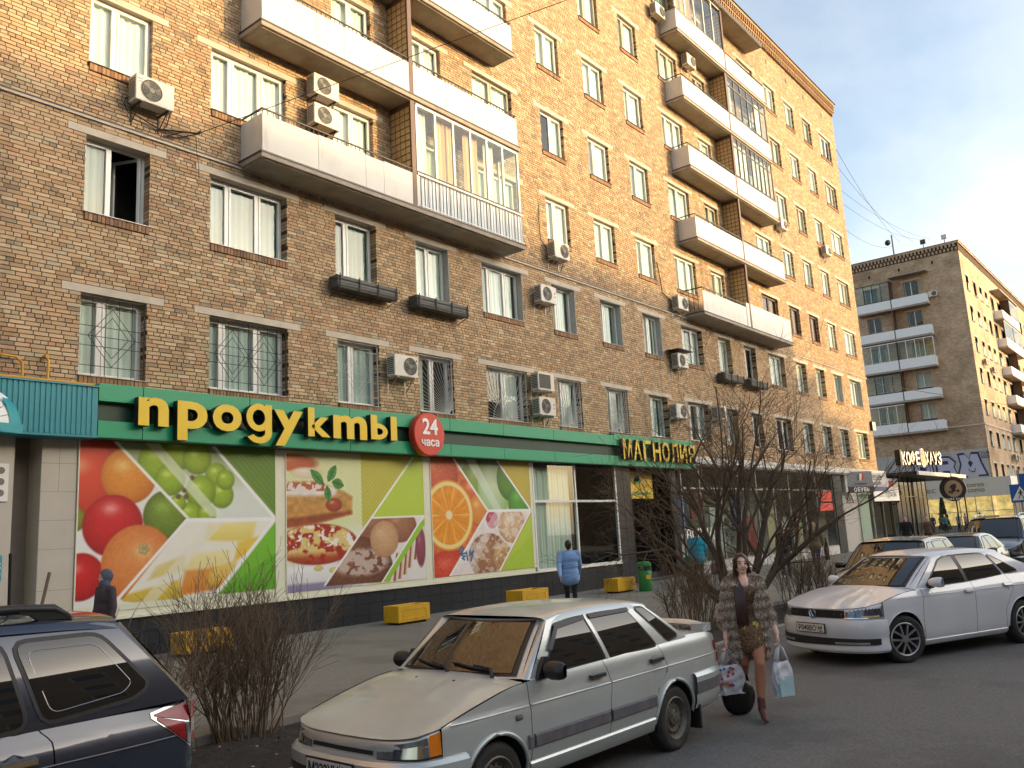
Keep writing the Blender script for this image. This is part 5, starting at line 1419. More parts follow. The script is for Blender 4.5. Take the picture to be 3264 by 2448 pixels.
# roof clutter
rt = empty('satellite_dish', None, (92.6, 6.5, 28.6)); tag(rt, 'satellite dish on a pole on the far roof', 'antenna')
MB().bar((0, 0, 0), (0, 0, 2.3), .07).build('pole', m_blks, rt); MB().grid(lambda u, v: (-.25 - .25 * (1 - v * v), .4 + .3 * v * math.cos(2 * PI * u), 1.5 + .32 * v * math.sin(2 * PI * u)), 16, 4).build('dish', m_blks, rt, smooth=True)
for i, (y_, lb) in enumerate(((3.6, 'small aerial on the far roof, left of the corner box'), (1.6, 'small pale box aerial at the far roof corner'))):
    e = empty('roof_aerial', None, (92.6, y_, 28.55)); tag(e, lb, 'antenna'); MB().bar((0, 0, 0), (0, 0, .9), .04).build('pole', m_blks, e); MB().box(-.1, .1, -.25, .25, .6, 1.05).build('head', m_acw if i else m_acd, e)
# ---------------------------------------------------------------- the block across the street, seen in reflections and casting the evening shadow
ob = empty('opposite_block', None); tag(ob, 'apartment block across the street, behind the viewer, mirrored in the car windows', 'building')
m_ob = mat('opposite_wall', rgb(168, 140, 108), .9, var=.2, scale=.8)
for a, b_, h in ((-60, 69.6, 21.3), (69.62, 73, 19.6), (73.02, 77.5, 17.6), (77.52, 84, 14.6), (112, 230, 22)):
    MB().box(a, b_, -64, -48, -.19, h).build('wall_block', m_ob, ob)
owm = MB().box(0, 1.5, -48.0, -47.96, 0, 1.6).mesh('window', mat('opposite_glass', rgb(50, 56, 62), .08, var=.1)); ofm = MB().box(-.1, 1.6, -47.985, -47.975, -.1, 1.7).mesh('window_trim', m_pvc)
for f in range(6):
    for i in range(22):
        put('window_trim', ofm, ob, (-25 + i * 4.1, .0, 1.6 + f * 3.2)); put('window', owm, ob, (-25 + i * 4.1, .02, 1.6 + f * 3.2))
# ---------------------------------------------------------------- bare trees and bushes
m_bark = mat('bark', rgb(96, 82, 68), .9, var=.3, scale=12, bump=.5, bscale=60)
m_twig = mat('twig', rgb(116, 96, 74), .85, var=.25, scale=8)
def rdir(d, a):
    d = d.normalized(); o = d.orthogonal().normalized(); t = random.uniform(0, 2 * PI)
    o = (Matrix.Rotation(t, 3, d) @ o)
    return (d * math.cos(a) + o * math.sin(a)).normalized()
def grow(bt, bw, p, d, ln, r, lev, spec, up=.25):
    """one branch and, by recursion, its twigs; thick wood to bt, thin to bw"""
    n = 5 if lev < 2 else (4 if lev == 2 else 3)
    pts = [p]; rr = [r]; q = p.copy(); dd = d.normalized()
    for i in range(n):
        dd = (dd + Vector((random.gauss(0, .13), random.gauss(0, .13), random.gauss(0, .1) + up * (.12 if lev else .1)))).normalized()
        q = q + dd * ln / n; pts.append(q.copy()); rr.append(max(r * (1 - .55 * (i + 1) / n), .0022))
    (bt if r > .012 else bw).tube(pts, rr, 7 if r > .03 else (5 if r > .012 else 3), cap=False)
    if lev >= len(spec): return
    k, fl, fr, a0, a1 = spec[lev]
    for i in range(k):
        t = lerp(.38 if lev == 0 else .25, 1.0, (i + random.random()) / k); j = min(int(t * n), n - 1); f = t * n - j
        b = pts[j].lerp(pts[j + 1], min(f, 1)); dirn = (pts[j + 1] - pts[j]).normalized()
        grow(bt, bw, b, rdir(dirn, R(random.uniform(a0, a1))), ln * fl * random.uniform(.7, 1.2), max(lerp(rr[j], rr[j + 1], min(f, 1)) * fr, .0022), lev + 1, spec, up)
def tree(name, label, loc, limbs, spec, group=None, cat='tree', up=.25, seed=1):
    st = random.getstate(); random.seed(seed)
    e = empty(name, None, loc); tag(e, label, cat, group)
    bt, bw = MB(), MB()
    for p, d, ln, r in limbs: grow(bt, bw, Vector(p), Vector(d), ln, r, 0, spec, up)
    bt.build('trunk', m_bark, e, smooth=True); bw.build('crown', m_twig, e, smooth=True)
    random.setstate(st); return e
# the wide multi-stemmed tree in front of the entrance; view-right is (.77,-.64,0)
vr = Vector((.78, -.62, 0)); vf = Vector((.62, .78, 0))
L = []
for s, dz, depth, ln, r in [(-.85, 1.0, .1, 2.5, .07), (-.55, 1.25, -.25, 2.7, .08), (-.28, 1.45, .35, 2.8, .065), (.0, 1.5, -.15, 2.9, .07), (.3, 1.4, .35, 2.9, .075), (.55, 1.25, -.3, 2.8, .085), (.85, 1.05, .25, 2.7, .08), (1.0, .85, -.15, 2.3, .055), (-1.0, .75, .2, 2.1, .045), (.15, 1.1, -.6, 2.0, .045)]:
    d = vr * s + vf * depth + Vector((0, 0, dz)); L.append((tuple(vr * s * .1 + vf * depth * .08 + Vector((0, 0, -.05))), tuple(d), ln, r))
tree('bare_tree', 'wide bare multi-stemmed tree in front of the shop entrance, behind the walking person in fur', (17.15, -7.85, 0), L, [(5, .58, .6, 18, 48), (5, .62, .6, 22, 52), (4, .6, .58, 22, 55), (3, .62, .66, 22, 55)], seed=5, up=.1).scale = (1.08, 1.08, 1.14)
def bush(name, label, loc, n, wd, h, spread, spec=None, seed=1, r=.011, up=.5, group='leafless bushes along the kerb strip'):
    st = random.getstate(); random.seed(seed)
    e = empty(name, None, loc); tag(e, label, 'bush', group)
    bt, bw = MB(), MB()
    for i in range(n):
        a = random.uniform(0, 2 * PI); q = math.sqrt(random.random())
        p = Vector((math.cos(a) * q * wd, math.sin(a) * q * wd * .7, -.06))
        d = Vector((math.cos(a) * q * spread + random.gauss(0, .06), math.sin(a) * q * spread * .7 + random.gauss(0, .06), 1))
        grow(bt, bw, p, d, h * random.uniform(.55, .85), r * random.uniform(.6, 1.2), 1, spec or [None, (6, .42, .62, 12, 34), (5, .5, .65, 14, 40)], up)
    if bt.v: bt.build('stem', m_bark, e, smooth=True)
    bw.build('twigs', m_twig, e, smooth=True); random.setstate(st)
    return e
bush('bare_bush', 'dense leafless bush on the soil strip in front of the leftmost yellow planter', (5.5, -7.62, 0), 74, .40, 1.62, .27, seed=3)
bush('bare_bush', 'leafless bush beside the person in the fur coat', (14.5, -8.1, 0), 40, .4, 1.55, .5, seed=4)
bush('bare_bush', 'thin leafless bush behind the dark estate car at the left edge', (3.0, -7.6, 0), 34, .5, 1.12, .5, seed=6)
bush('bare_bush', 'leafless bush just behind the dark estate car, below the headscarf', (3.9, -8.1, 0), 34, .4, 1.25, .5, seed=7)
bush('bare_bush', 'leafless shrub at the front of the brown parked car', (19.3, -8.2, 0), 26, .35, 1.45, .45, seed=8)
bush('bare_bush', 'leafless shrub on the strip right of the wide tree', (21.6, -7.9, 0), 26, .4, 1.2, .5, seed=9)
for i, (x, lb) in enumerate(((33, 'low bare hedge clump behind the brown car roof'), (39, 'low bare hedge clump left of the dark off-road car'), (46, 'low bare hedge clump behind the dark sedan roof'), (54, 'farthest low bare hedge clump by the pavilion'))):
    bush('hedge_clump', lb, (x, -8.1, 0), 60, 1.5, 1.05, .3, seed=20 + i, spec=[None, (5, .5, .62, 15, 40), (4, .5, .65, 15, 45)], group='low hedge along the strip')
# small conical thuja by the far shop
th = empty('conical_tree', None, (88.6, 4.4, 0)); tag(th, 'small dark conical evergreen in front of the lit far shop', 'tree')
MB().bar((0, 0, 0), (0, 0, .5), .06).build('trunk', m_bark, th)
cm_ = MB(); random.seed(44)
for i in range(1500):
    z = random.uniform(.3, 3.3); rr = .55 * (1 - (z - .3) / 3.1) ** .7 * math.sqrt(random.random()); a = random.uniform(0, 6.28); s = random.uniform(.05, .11)
    c = Vector((math.cos(a) * rr, math.sin(a) * rr, z)); v1 = Vector((random.gauss(0, 1), random.gauss(0, 1), random.gauss(0, 1))).normalized() * s; v2 = Vector((random.gauss(0, .3), random.gauss(0, .3), 1)).normalized() * s * 1.6
    cm_.face([c - v1, c + v2 * .3, c + v1, c - v2])
cm_.build('crown', mat('thuja', rgb(52, 66, 40), .8, var=.3), th)
random.seed(99)
# ---------------------------------------------------------------- cars (car frame: x forward, y left, z up, origin on the road under the rear axle)
ROAD = -.15
m_rub = mat('tyre_rubber', rgb(46, 44, 42), .8, var=.3, scale=20, bump=.3, bscale=90, stain=(rgb(96, 88, 78), 6, .5, .75, .5))
m_dkp = mat('black_trim', rgb(34, 34, 35), .45, var=.15)
m_under = mat('underbody', (.012, .012, .012), .9)
m_steel = mat('dirty_steel', rgb(112, 106, 98), .55, metal=.5, var=.25, scale=14)
m_alloy = mat('alloy', rgb(176, 176, 176), .3, metal=.85, var=.1)
m_chrome = mat('chrome', rgb(200, 200, 198), .12, metal=1.0, var=.05)
m_plate = mat('plate_white', rgb(214, 212, 204), .5, var=.1, scale=20)
m_pblk = mat('plate_black', (.015, .015, .015), .5)
m_amber = mat('amber_lens', rgb(232, 128, 20), .15, var=.08, coat=.6)
m_redl = mat('red_lens', rgb(150, 18, 30), .2, var=.25, scale=20, coat=.25)
m_clear = mat('clear_lens', rgb(112, 116, 118), .12, metal=.4, var=.4, scale=16, coat=1)
def car_glass(name, col=(.012, .013, .013), ior=1.6):
    if name in MATS: return MATS[name]
    m = mat(name, col, .02, var=.1, scale=1.0, spec=.5); p = m.node_tree.nodes['Principled BSDF']; p.inputs['IOR'].default_value = ior
    return m
m_cgl = car_glass('tinted_glass')
m_wsg = car_glass('windscreen_glass', (.02, .018, .015), 1.7)
def paint(name, col, metal=.0, rough=.3, dust=.35, dcol=(128, 120, 108), coat=.7):
    return mat(name, col, rough, metal, var=.05, scale=2.0, coat=coat, stain=(rgb(*dcol), 1.7, .42, .8, dust))
class Car:
    def __init__(s, sp):
        s.sp = sp; g = sp.get
        s.W = pchip(sp['W']); s.belt = pchip(sp['belt']); s.ins = pchip(sp['inset']); s.sill = sp['sill']; s.arch = sp['arch']
        s.roofz = pchip(sp['roofz']); s.rb = sp['rb']; s.rt = sp['rt']
    def zbot(s, x):
        z = s.sill
        for xc, zc_, r in s.arch:
            if abs(x - xc) < r: z = max(z, zc_ + math.sqrt(r * r - (x - xc) ** 2))
        return z
    def Y(s, x, z): return s.W(x) - s.ins(z)
    def S(s, x, z, off=0, side=1): return (x, side * (s.Y(x, z) + off), z)
    def panel(s, xl, xr, side, off=0, z0=None, z1=None, nz=14):
        """piece of the body side between two edge curves x=f(z)"""
        b = MB(); xa, xb = xl(.6), xr(.6); n = max(6, int(abs(xb - xa) / .035))
        zt = (lambda x: min(z1, s.belt(x))) if z1 else s.belt
        zb = (lambda x: max(z0, s.zbot(x))) if z0 else s.zbot
        zs0 = [0, .02, .05, .1, .17, .25, .34, .43, .52, .61, .7, .78, .85, .91, .96, 1]
        def P(u, k):
            x = lerp(xa, xb, u)
            for _ in range(3):
                z = lerp(zb(x), max(zt(x), zb(x) + .005), k); x = lerp(xl(z), xr(z), u)
            return s.S(x, z, off, side)
        i0 = len(b.v)
        for i in range(n + 1):
            for k in zs0: b.v.append(P(i / n, k))
        m = len(zs0)
        for i in range(n):
            for j in range(m - 1):
                q = i * m + j; f = (q, q + 1, q + m + 1, q + m); b.f.append(f if side < 0 else f[::-1]); b.m.append(0)
        return b
    def strip(s, x0, x1, z0, z1, off, side, curve=None):
        """thin strip on the body side (moulding, seal, line)"""
        n = max(2, int(abs(x1 - x0) / .06))
        zz = curve or (lambda x: 0)
        b = MB()
        prof = [(0, 0), (0, 1), (1, 1), (1, 0)]
        b.grid(lambda u, v: (lambda x: s.S(x, lerp(z0, z1, [0, .0, .12, .88, 1, 1][round(v * 5)]) + zz(x), [-.01, off * .3, off, off, off * .3, -.01][round(v * 5)], side))(lerp(x0, x1, u)), n, 5)
        return b
    def glassY(s, z, x=0):
        t = (z - s.rb[1]) / (s.rt[1] - s.rb[1]); return lerp(s.rb[0], s.rt[0], t) + s.sp.get('bulge', .015) * 4 * t * (1 - t)
    def gpoly(s, pts, off, side, m=0, b=None):
        """convex polygon in side view laid on the curved glasshouse side, cut into level strips"""
        b = b or MB(); zs = sorted({p[1] for p in pts}); lv = []
        for a, c in zip(zs, zs[1:]):
            k = max(1, int((c - a) / .04)); lv += [lerp(a, c, i / k) for i in range(k)]
        lv.append(zs[-1])
        def span(z):
            xs = []
            for i in range(len(pts)):
                (xa, za), (xb, zb) = pts[i], pts[(i + 1) % len(pts)]
                if min(za, zb) - 1e-9 <= z <= max(za, zb) + 1e-9:
                    if abs(za - zb) < 1e-9: xs += [xa, xb]
                    else: xs.append(xa + (xb - xa) * (z - za) / (zb - za))
            return min(xs), max(xs)
        i0 = len(b.v)
        for z in lv:
            l, r = span(z)
            for x in (l, r): b.v.append((x, side * (s.glassY(z) + off), z))
        for i in range(len(lv) - 1):
            q = i0 + 2 * i; f = (q, q + 1, q + 3, q + 2); b.f.append(f if side < 0 else f[::-1]); b.m.append(m)
        return b
def grow_poly(pts, d):
    """offset a convex-ish polygon outwards by d"""
    n = len(pts); ar = sum(pts[i][0] * pts[(i + 1) % n][1] - pts[(i + 1) % n][0] * pts[i][1] for i in range(n)); sg = 1 if ar > 0 else -1
    out = []
    for i in range(n):
        p0, p1, p2 = Vector(pts[i - 1]), Vector(pts[i]), Vector(pts[(i + 1) % n])
        e1, e2 = (p1 - p0).normalized(), (p2 - p1).normalized(); n1, n2 = Vector((e1.y, -e1.x)) * sg, Vector((e2.y, -e2.x)) * sg
        b = (n1 + n2); b = b / max(b.dot(n1), .4); out.append(tuple(p1 + b * d))
    return out
def round_poly(pts, r=.04, k=3):
    out = []; n = len(pts)
    for i in range(n):
        p0, p1, p2 = Vector(pts[i - 1]), Vector(pts[i]), Vector(pts[(i + 1) % n]); rr = min(r, (p0 - p1).length * .4, (p2 - p1).length * .4)
        a = p1 + (p0 - p1).normalized() * rr; c = p1 + (p2 - p1).normalized() * rr
        for j in range(k + 1):
            t = j / k; out.append(tuple(a * (1 - t) ** 2 + p1 * 2 * t * (1 - t) + c * t * t))
    return out
def sweep(path, prof, b=None, m=0, closed=False):
    """path: plan points (x, y); prof: (outward, z) or callable(u)->list"""
    b = b or MB(); n = len(path); P = [Vector(p) for p in path]
    sg = 1 if (P[1] - P[0]).x < 0 else -1
    pf0 = prof(0) if callable(prof) else prof; k = len(pf0); i0 = len(b.v)
    for i in range(n):
        t = (P[min(i + 1, n - 1)] - P[max(i - 1, 0)]).normalized(); nr = Vector((t.y, -t.x)) * sg
        pf = prof(i / (n - 1)) if callable(prof) else prof
        for o, z in pf: b.v.append((P[i].x + nr.x * o, P[i].y + nr.y * o, z))
    for i in range(n - 1):
        for j in range(k - 1):
            q = i0 + i * k + j; b.f.append((q, q + 1, q + k + 1, q + k)); b.m.append(m((i + .5) / (n - 1), j) if callable(m) else m)
    return b
def smooth_path(pts, n=40):
    X = pchip([(i, p[0]) for i, p in enumerate(pts)]); Y = pchip([(i, p[1]) for i, p in enumerate(pts)])
    return [(X(t), Y(t)) for t in np.linspace(0, len(pts) - 1, n)]
def full_path(half, n=24):
    """half: from the left side round to the centre line; mirrored to the right"""
    h = smooth_path(half, n); return h + [(x, -y) for x, y in reversed(h[:-1])]
def wheel(parent, x, y, r, w, rim, style, side, steer=0, nm='wheel'):
    e = empty(nm, parent, (x, y, r)); e.rotation_euler = (0, 0, steer)
    s = side; h = w / 2
    tp = [(rim, s * h * .8), (rim + .012, s * h * .98), (lerp(rim, r, .55), s * h * 1.06), (r - .02, s * h * .98), (r - .004, s * h * .75), (r, s * h * .4), (r, -s * h * .4), (r - .004, -s * h * .75), (r - .02, -s * h * .98), (rim, -s * h)]
    t = MB().lathe(tp, 44, 'y')
    for i in range(56):
        a = 2 * PI * i / 56
        for q in (-.5, 0, .5):
            t.add(MB().box(-.008, .008, h * q - h * .2, h * q + h * .2, r - .002, r + .005), Matrix.Rotation(a + q * .05, 4, 'Y'))
    t.build('tyre', m_rub, e, smooth=40)
    b = MB(); ym = s * h
    if style == 'steel':
        b.lathe([(rim + .008, ym * .95), (rim - .004, ym * 1.02), (rim - .02, ym * .8), (rim - .03, ym * .5), (rim * .74, ym * .45), (rim * .66, ym * .62), (rim * .42, ym * .55), (rim * .38, ym * .8), (rim * .3, ym * .86), (.001, ym * .86)], 40, 'y')
        b.build('rim', m_steel, e, smooth=35)
        hb = MB()
        for i in range(16):
            a = 2 * PI * i / 16; hb.lathe([(.001, 0), (.014, 0)], 10, 'y', (math.cos(a) * rim * .72, ym * .62, math.sin(a) * rim * .72))
        hb.build('vent_hole', m_pblk, e)
        nb_ = MB()
        for i in range(4):
            a = 2 * PI * i / 4 + .5; nb_.lathe([(.001, ym * 1.0), (.012, ym * 1.0), (.012, ym * .8)], 8, 'y', (math.cos(a) * rim * .34, 0, math.sin(a) * rim * .34))
        nb_.lathe([(.001, ym * .98), (.03, ym * .97), (.034, ym * .85)], 14, 'y'); nb_.build('hub', m_steel, e)
    else:
        b.lathe([(rim + .006, ym * .96), (rim - .002, ym * 1.02), (rim - .016, ym * .96), (rim - .02, ym * .3), (rim - .02, -ym * .5)], 44, 'y')
        n = style
        for i in range(n):
            for q in (-1, 1):
                a = 2 * PI * i / n
                sp = MB(); x0, x1 = .012 * q, .05 * q
                sp.extr([(min(x0, x0 + .022 * q), .03), (max(x0, x0 + .022 * q), .03), (max(x1, x1 + .03 * q), rim - .012), (min(x1, x1 + .03 * q), rim - .012)], ym * .72, ym * .96)
                b.add(sp, Matrix.Rotation(a, 4, 'Y'))
        b.lathe([(.001, ym * .98), (.05, ym * .97), (.058, ym * .7)], 20, 'y')
        b.build('rim', m_alloy, e, smooth=35)
        MB().lathe([(.001, ym * .3), (rim * .78, ym * .3), (rim * .8, ym * .1)], 32, 'y').build('brake_disc', m_under if style else m_steel, e)
    return e
def car(sp):
    c = Car(sp); root = empty(sp['name'], None, (sp['pos'][0], sp['pos'][1], ROAD), sp['pos'][2]); tag(root, sp['label'], sp.get('cat', 'car'), 'cars at the kerb')
    body = sp['paint']; xs = sp['splits']          # list of (x at belt, x at sill, bend) edges from rear to front
    def edge(q):
        f = pchip(q); return lambda z: f(z)
    E = [edge(q) if isinstance(q, list) else (lambda z, q=q: q) for q in xs]
    names = sp['panels']
    for side in (1, -1):
        for i, nm in enumerate(names):
            g = .004
            gl = (lambda z, e=E[i]: e(z) + g) if i else E[i]
            gr = (lambda z, e=E[i + 1]: e(z) - g) if i < len(names) - 1 else E[i + 1]
            o = c.panel(gl, gr, side).build(nm, body, root, smooth=40)
            if nm.endswith('door') and side == sp.get('seen', 1):
                xh, zh = sp['handles'][nm]
                hb = c.strip(xh - .1, xh + .1, zh - .018, zh + .018, .035, side); hb.build('handle', sp.get('handle_mat', m_dkp), o, smooth=40)
                rc = MB(); q = [(xh + .055 * math.cos(k * PI / 8), zh - .005 + .05 * math.sin(k * PI / 8)) for k in range(16)]
                rc.face([c.S(a, z_, .0025, side) for a, z_ in (q if side < 0 else q[::-1])]).build('handle_recess', sp.get('recess', body), o)
        # dark inner skin so that the shut lines read
        c.panel(lambda z: E[0](z) + .01, lambda z: E[-1](z) - .01, side, off=-.014).build('inner_skin', m_under, root)
        for (xc, zc_, r) in c.arch:
            q = [(xc + r * math.cos(t), zc_ + r * math.sin(t)) for t in np.linspace(-.1, PI + .1, 26)]
            q = [p for p in q if p[1] > c.sill]
            lip = MB().tube([c.S(x, z, .004, side) for x, z in q], sp.get('lip', .016), 6, cap=False); lip.build('arch_lip', sp.get('lip_mat', body), root, smooth=True)
            wl_ = MB()
            for i in range(len(q) - 1):
                a, d = q[i], q[i + 1]; A, D = c.S(*a, -.01, side), c.S(*d, -.01, side)
                wl_.face([A, D, (D[0], side * .42, D[2]), (A[0], side * .42, A[2])])
            wl_.build('wheel_liner', m_under, root)
        if 'mould' in sp:
            z0, z1, off, mt, xr = sp['mould']
            for a, d in xr: c.strip(a, d, z0, z1, off, side).build('side_moulding', mt, root, smooth=30)
        if 'crease' in sp:
            z0, off, xr = sp['crease']
            for a, d in xr: c.strip(a, d, z0 - .006, z0 + .006, off, side).build('crease', body, root, smooth=True)
        if 'sillstrip' in sp:
            z0, z1, off, a, d = sp['sillstrip']; c.strip(a, d, z0, z1, off, side).build('sill', body, root, smooth=40)
    # hood and boot lid
    hd = sp['hood']; nose = smooth_path(sp['fascia'], 24)
    def nose_x(y):
        ys = [p[1] for p in nose]; return float(np.interp(abs(y), ys[::-1], [p[0] for p in nose][::-1]))
    def hood(u, v):
        t = v * 2 - 1; x0 = hd['x0'] + hd.get('bow', .06) * (1 - t * t)
        ye = c.Y(hd['x0'], c.belt(hd['x0'])) * abs(t); x1 = nose_x(min(ye, nose[0][1])) - .004
        x = lerp(x0, x1, u); ym = c.Y(min(x, nose[0][0]), c.belt(min(x, nose[0][0]))) if x < nose[0][0] else float(np.interp(x, [p[0] for p in nose], [p[1] for p in nose]))
        y = t * ym if u < 1 else t * min(ym, 9)
        y = t * lerp(c.Y(hd['x0'], c.belt(hd['x0'])), nose[0][1], u) if True else y
        z = c.belt(x) + hd['crown'] * (1 - abs(t) ** 2.4) * (1 - .6 * u) - hd.get('drop', 0) * max(0, u - .85) ** 2 * 30
        return (lerp(x0, nose_x(y) - .004, u), y, z)
    hb = MB().grid(hood, 22, 24); hb.build('bonnet', body, root, smooth=True)
    for side in (1, -1):
        MB().tube([(lambda q: (q[0], q[1], q[2] + .001))(hood(u, .5 + side * .5)) for u in np.linspace(0, 1, 14)], .0045, 4, cap=False).build('bonnet_gap', m_under, root)
    if 'boot' in sp:
        bt = sp['boot']
        def boot(u, v):
            t = v * 2 - 1; x = lerp(bt['x0'], bt['x1'], u); return (x - bt.get('bow', .05) * (1 - t * t) * u, t * c.Y(x, c.belt(x)), c.belt(x) + bt['crown'] * (1 - abs(t) ** 2.4))
        MB().grid(boot, 10, 16).build('boot_lid', body, root, smooth=True)
    # front and rear ends
    fp = full_path(sp['fascia']); zt = sp['fascia_z']
    def ftop(u):
        x, y = fp[round(u * (len(fp) - 1))]; return c.belt(x) + hd['crown'] * .4 * (1 - abs(y / nose[0][1]) ** 2.4)
    c.ftop = ftop
    sweep(fp, lambda u: (lambda t: [(-.06, zt[0]), (0, zt[0]), (.004, lerp(zt[0], t, .3)), (.0, lerp(zt[0], t, .65)), (-.008, t - .02), (-.022, t - .006), (-.05, t + .001)])(ftop(u))).build('front_panel', body, root, smooth=40)
    rp = full_path(sp['rear']); zr = sp['rear_z']
    sweep(rp, [(-.06, zr[0]), (0, zr[0]), (0, lerp(zr[0], zr[1], .4)), (-.004, lerp(zr[0], zr[1], .8)), (-.03, zr[1]), (-.07, zr[1] + .01)]).build('rear_panel', body, root, smooth=40)
    for nm, half, prof, mts in sp['bumpers']:
        b = sweep(full_path(half, 26), [(o, z) for o, z, _ in prof], m=lambda u, j, P=prof: P[j][2]); b.build(nm, mts, root, smooth=30)
    # greenhouse
    gh = sp['green']; roofm = sp.get('roof_mat', body)
    for side in (1, -1):
        c.gpoly(gh['outline'], 0, side).build('side_frame', sp.get('frame_mat', body), root, smooth=True)
        for i, w_ in enumerate(gh['windows']):
            w2_ = round_poly(w_, gh.get('rad', .03)); o = c.gpoly(grow_poly(w2_, gh.get('seal', .014)), .004, side).build('window_seal', m_dkp, root, smooth=True)
            c.gpoly(w2_, .008, side).build('window', m_cgl, root, smooth=True)
        for p_ in gh.get('pillars', []): c.gpoly(p_, .010, side).build('pillar_trim', gh.get('pillar_mat', m_dkp), root)
    # roof
    rf = gh['roof']; yr_ = c.rt[0]
    pr = [(-1.035, -.045), (-1.0, -.012), (-.95, .006), (-.85, .018), (-.6, .03), (-.3, .037), (0, .04), (.3, .037), (.6, .03), (.85, .018), (.95, .006), (1.0, -.012), (1.035, -.045)]
    def roof(u, v):
        k = v * (len(pr) - 1); a, h = pr[round(k)]; bow = 1 - a * a
        x = lerp(rf[0] - gh.get('rbow', .05) * bow, rf[1] + gh.get('fbow', .08) * bow, u)
        return (x, a * yr_, c.roofz(x) + h * gh.get('rcrown', 1))
    MB().grid(roof, 22, len(pr) - 1).build('roof', roofm, root, smooth=True)
    # windscreen, rear glass, pillars beside them
    def screen(b0, b1, bow0, bow1, z0, z1, y0, y1, bul):
        return lambda u, v: (lambda t: (lerp(b0 + bow0 * (1 - t * t), b1 + bow1 * (1 - t * t), u) + bul * math.sin(PI * u), t * lerp(y0, y1, u), lerp(z0, z1, u)))(v * 2 - 1)
    for nm, k in (('windscreen', gh['ws']), ('rear_window', gh['rw'])):
        f = screen(*k[:9])
        sg = 1 if nm == 'windscreen' else -1
        MB().grid(f, 10, 18).build('screen_surround', body if sp.get('ws_body', True) else m_dkp, root, smooth=True)
        def fin(u, v, s_, o):
            uu, vv = lerp(s_, 1 - s_, u), lerp(s_ * .8, 1 - s_ * .8, v); p = f(uu, vv); return (p[0] + sg * o, p[1], p[2] + o * .7)
        MB().grid(lambda u, v: fin(u, v, .035, .006), 10, 18).build('screen_seal', m_dkp, root, smooth=True)
        MB().grid(lambda u, v: fin(u, v, .075, .011), 10, 18).build(nm, m_wsg if sg > 0 else m_cgl, root, smooth=True)
        # bridging strips to the side frame
        xb, xt = gh['corner'][0 if sg > 0 else 1]
        for side in (1, -1):
            a0, a1 = f(0, 1 if side > 0 else 0), f(1, 1 if side > 0 else 0)
            d0, d1 = (xb[0], side * c.glassY(xb[1]), xb[1]), (xt[0], side * c.glassY(xt[1]), xt[1])
            MB().grid(lambda u, v: tuple(Vector(a0).lerp(Vector(a1), u).lerp(Vector(d0).lerp(Vector(d1), u), v) + Vector((sg * .012 * math.sin(PI * v), side * .012 * math.sin(PI * v), 0))), 6, 4).build('pillar', body, root, smooth=True)
    for side in (1, -1):
        ol = gh['outline']; xa, xb = min(p[0] for p in ol), max(p[0] for p in ol)
        def bridge(u, v):
            x = lerp(xa, xb, u); z = c.belt(x); a = Vector(c.S(x, z, -.002, side)); d = Vector((x, side * (c.glassY(z + .012) - .002), z + .012)); return tuple(a.lerp(d, v))
        MB().grid(bridge, 40, 2).build('belt_moulding', sp.get('belt_mat', body), root, smooth=True)
    # floor and dark core
    x0_, x1_ = sp['core']
    MB().box(x0_, x1_, -.42, .42, c.sill + .0, c.sill + .25).box(x0_ + .3, x1_ - .5, -.62, .62, c.sill + .02, sp['corez']).build('underbody', m_under, root)
    r, w_, rim, st, tr = sp['wheel']
    for (xc, zc_, ra), stv in zip(c.arch, (0, sp.get('steer', 0))):
        for side in (1, -1): wheel(root, xc, side * tr, r, w_, rim, st, side, stv)
    return root, c
def plate(parent, loc, rz, txt, reg, tilt=0, w=.52, h=.112):
    e = empty('number_plate', parent, loc); e.rotation_euler = (tilt, 0, rz)
    MB().box(-w / 2 - .012, w / 2 + .012, 0, .012, -.012, h + .012).build('holder', m_pblk, e); MB().box(-w / 2, w / 2, -.004, -.0005, 0, h).build('plate_sheet', m_plate, e)
    b = text_mb(txt, .105, .002, bold=.0012, sx=.92); b.build('lettering', m_pblk, e, loc=(-.055, -.0065, .018))
    b = text_mb(reg, .082, .002, bold=.001); b.build('lettering', m_pblk, e, loc=(w / 2 - .07, -.0065, .038))
    MB().box(w / 2 - .128, w / 2 - .125, -.006, -.004, .004, h - .004).box(w / 2 - .1, w / 2 - .03, -.006, -.004, .012, .024).build('divider', m_pblk, e)
    return e
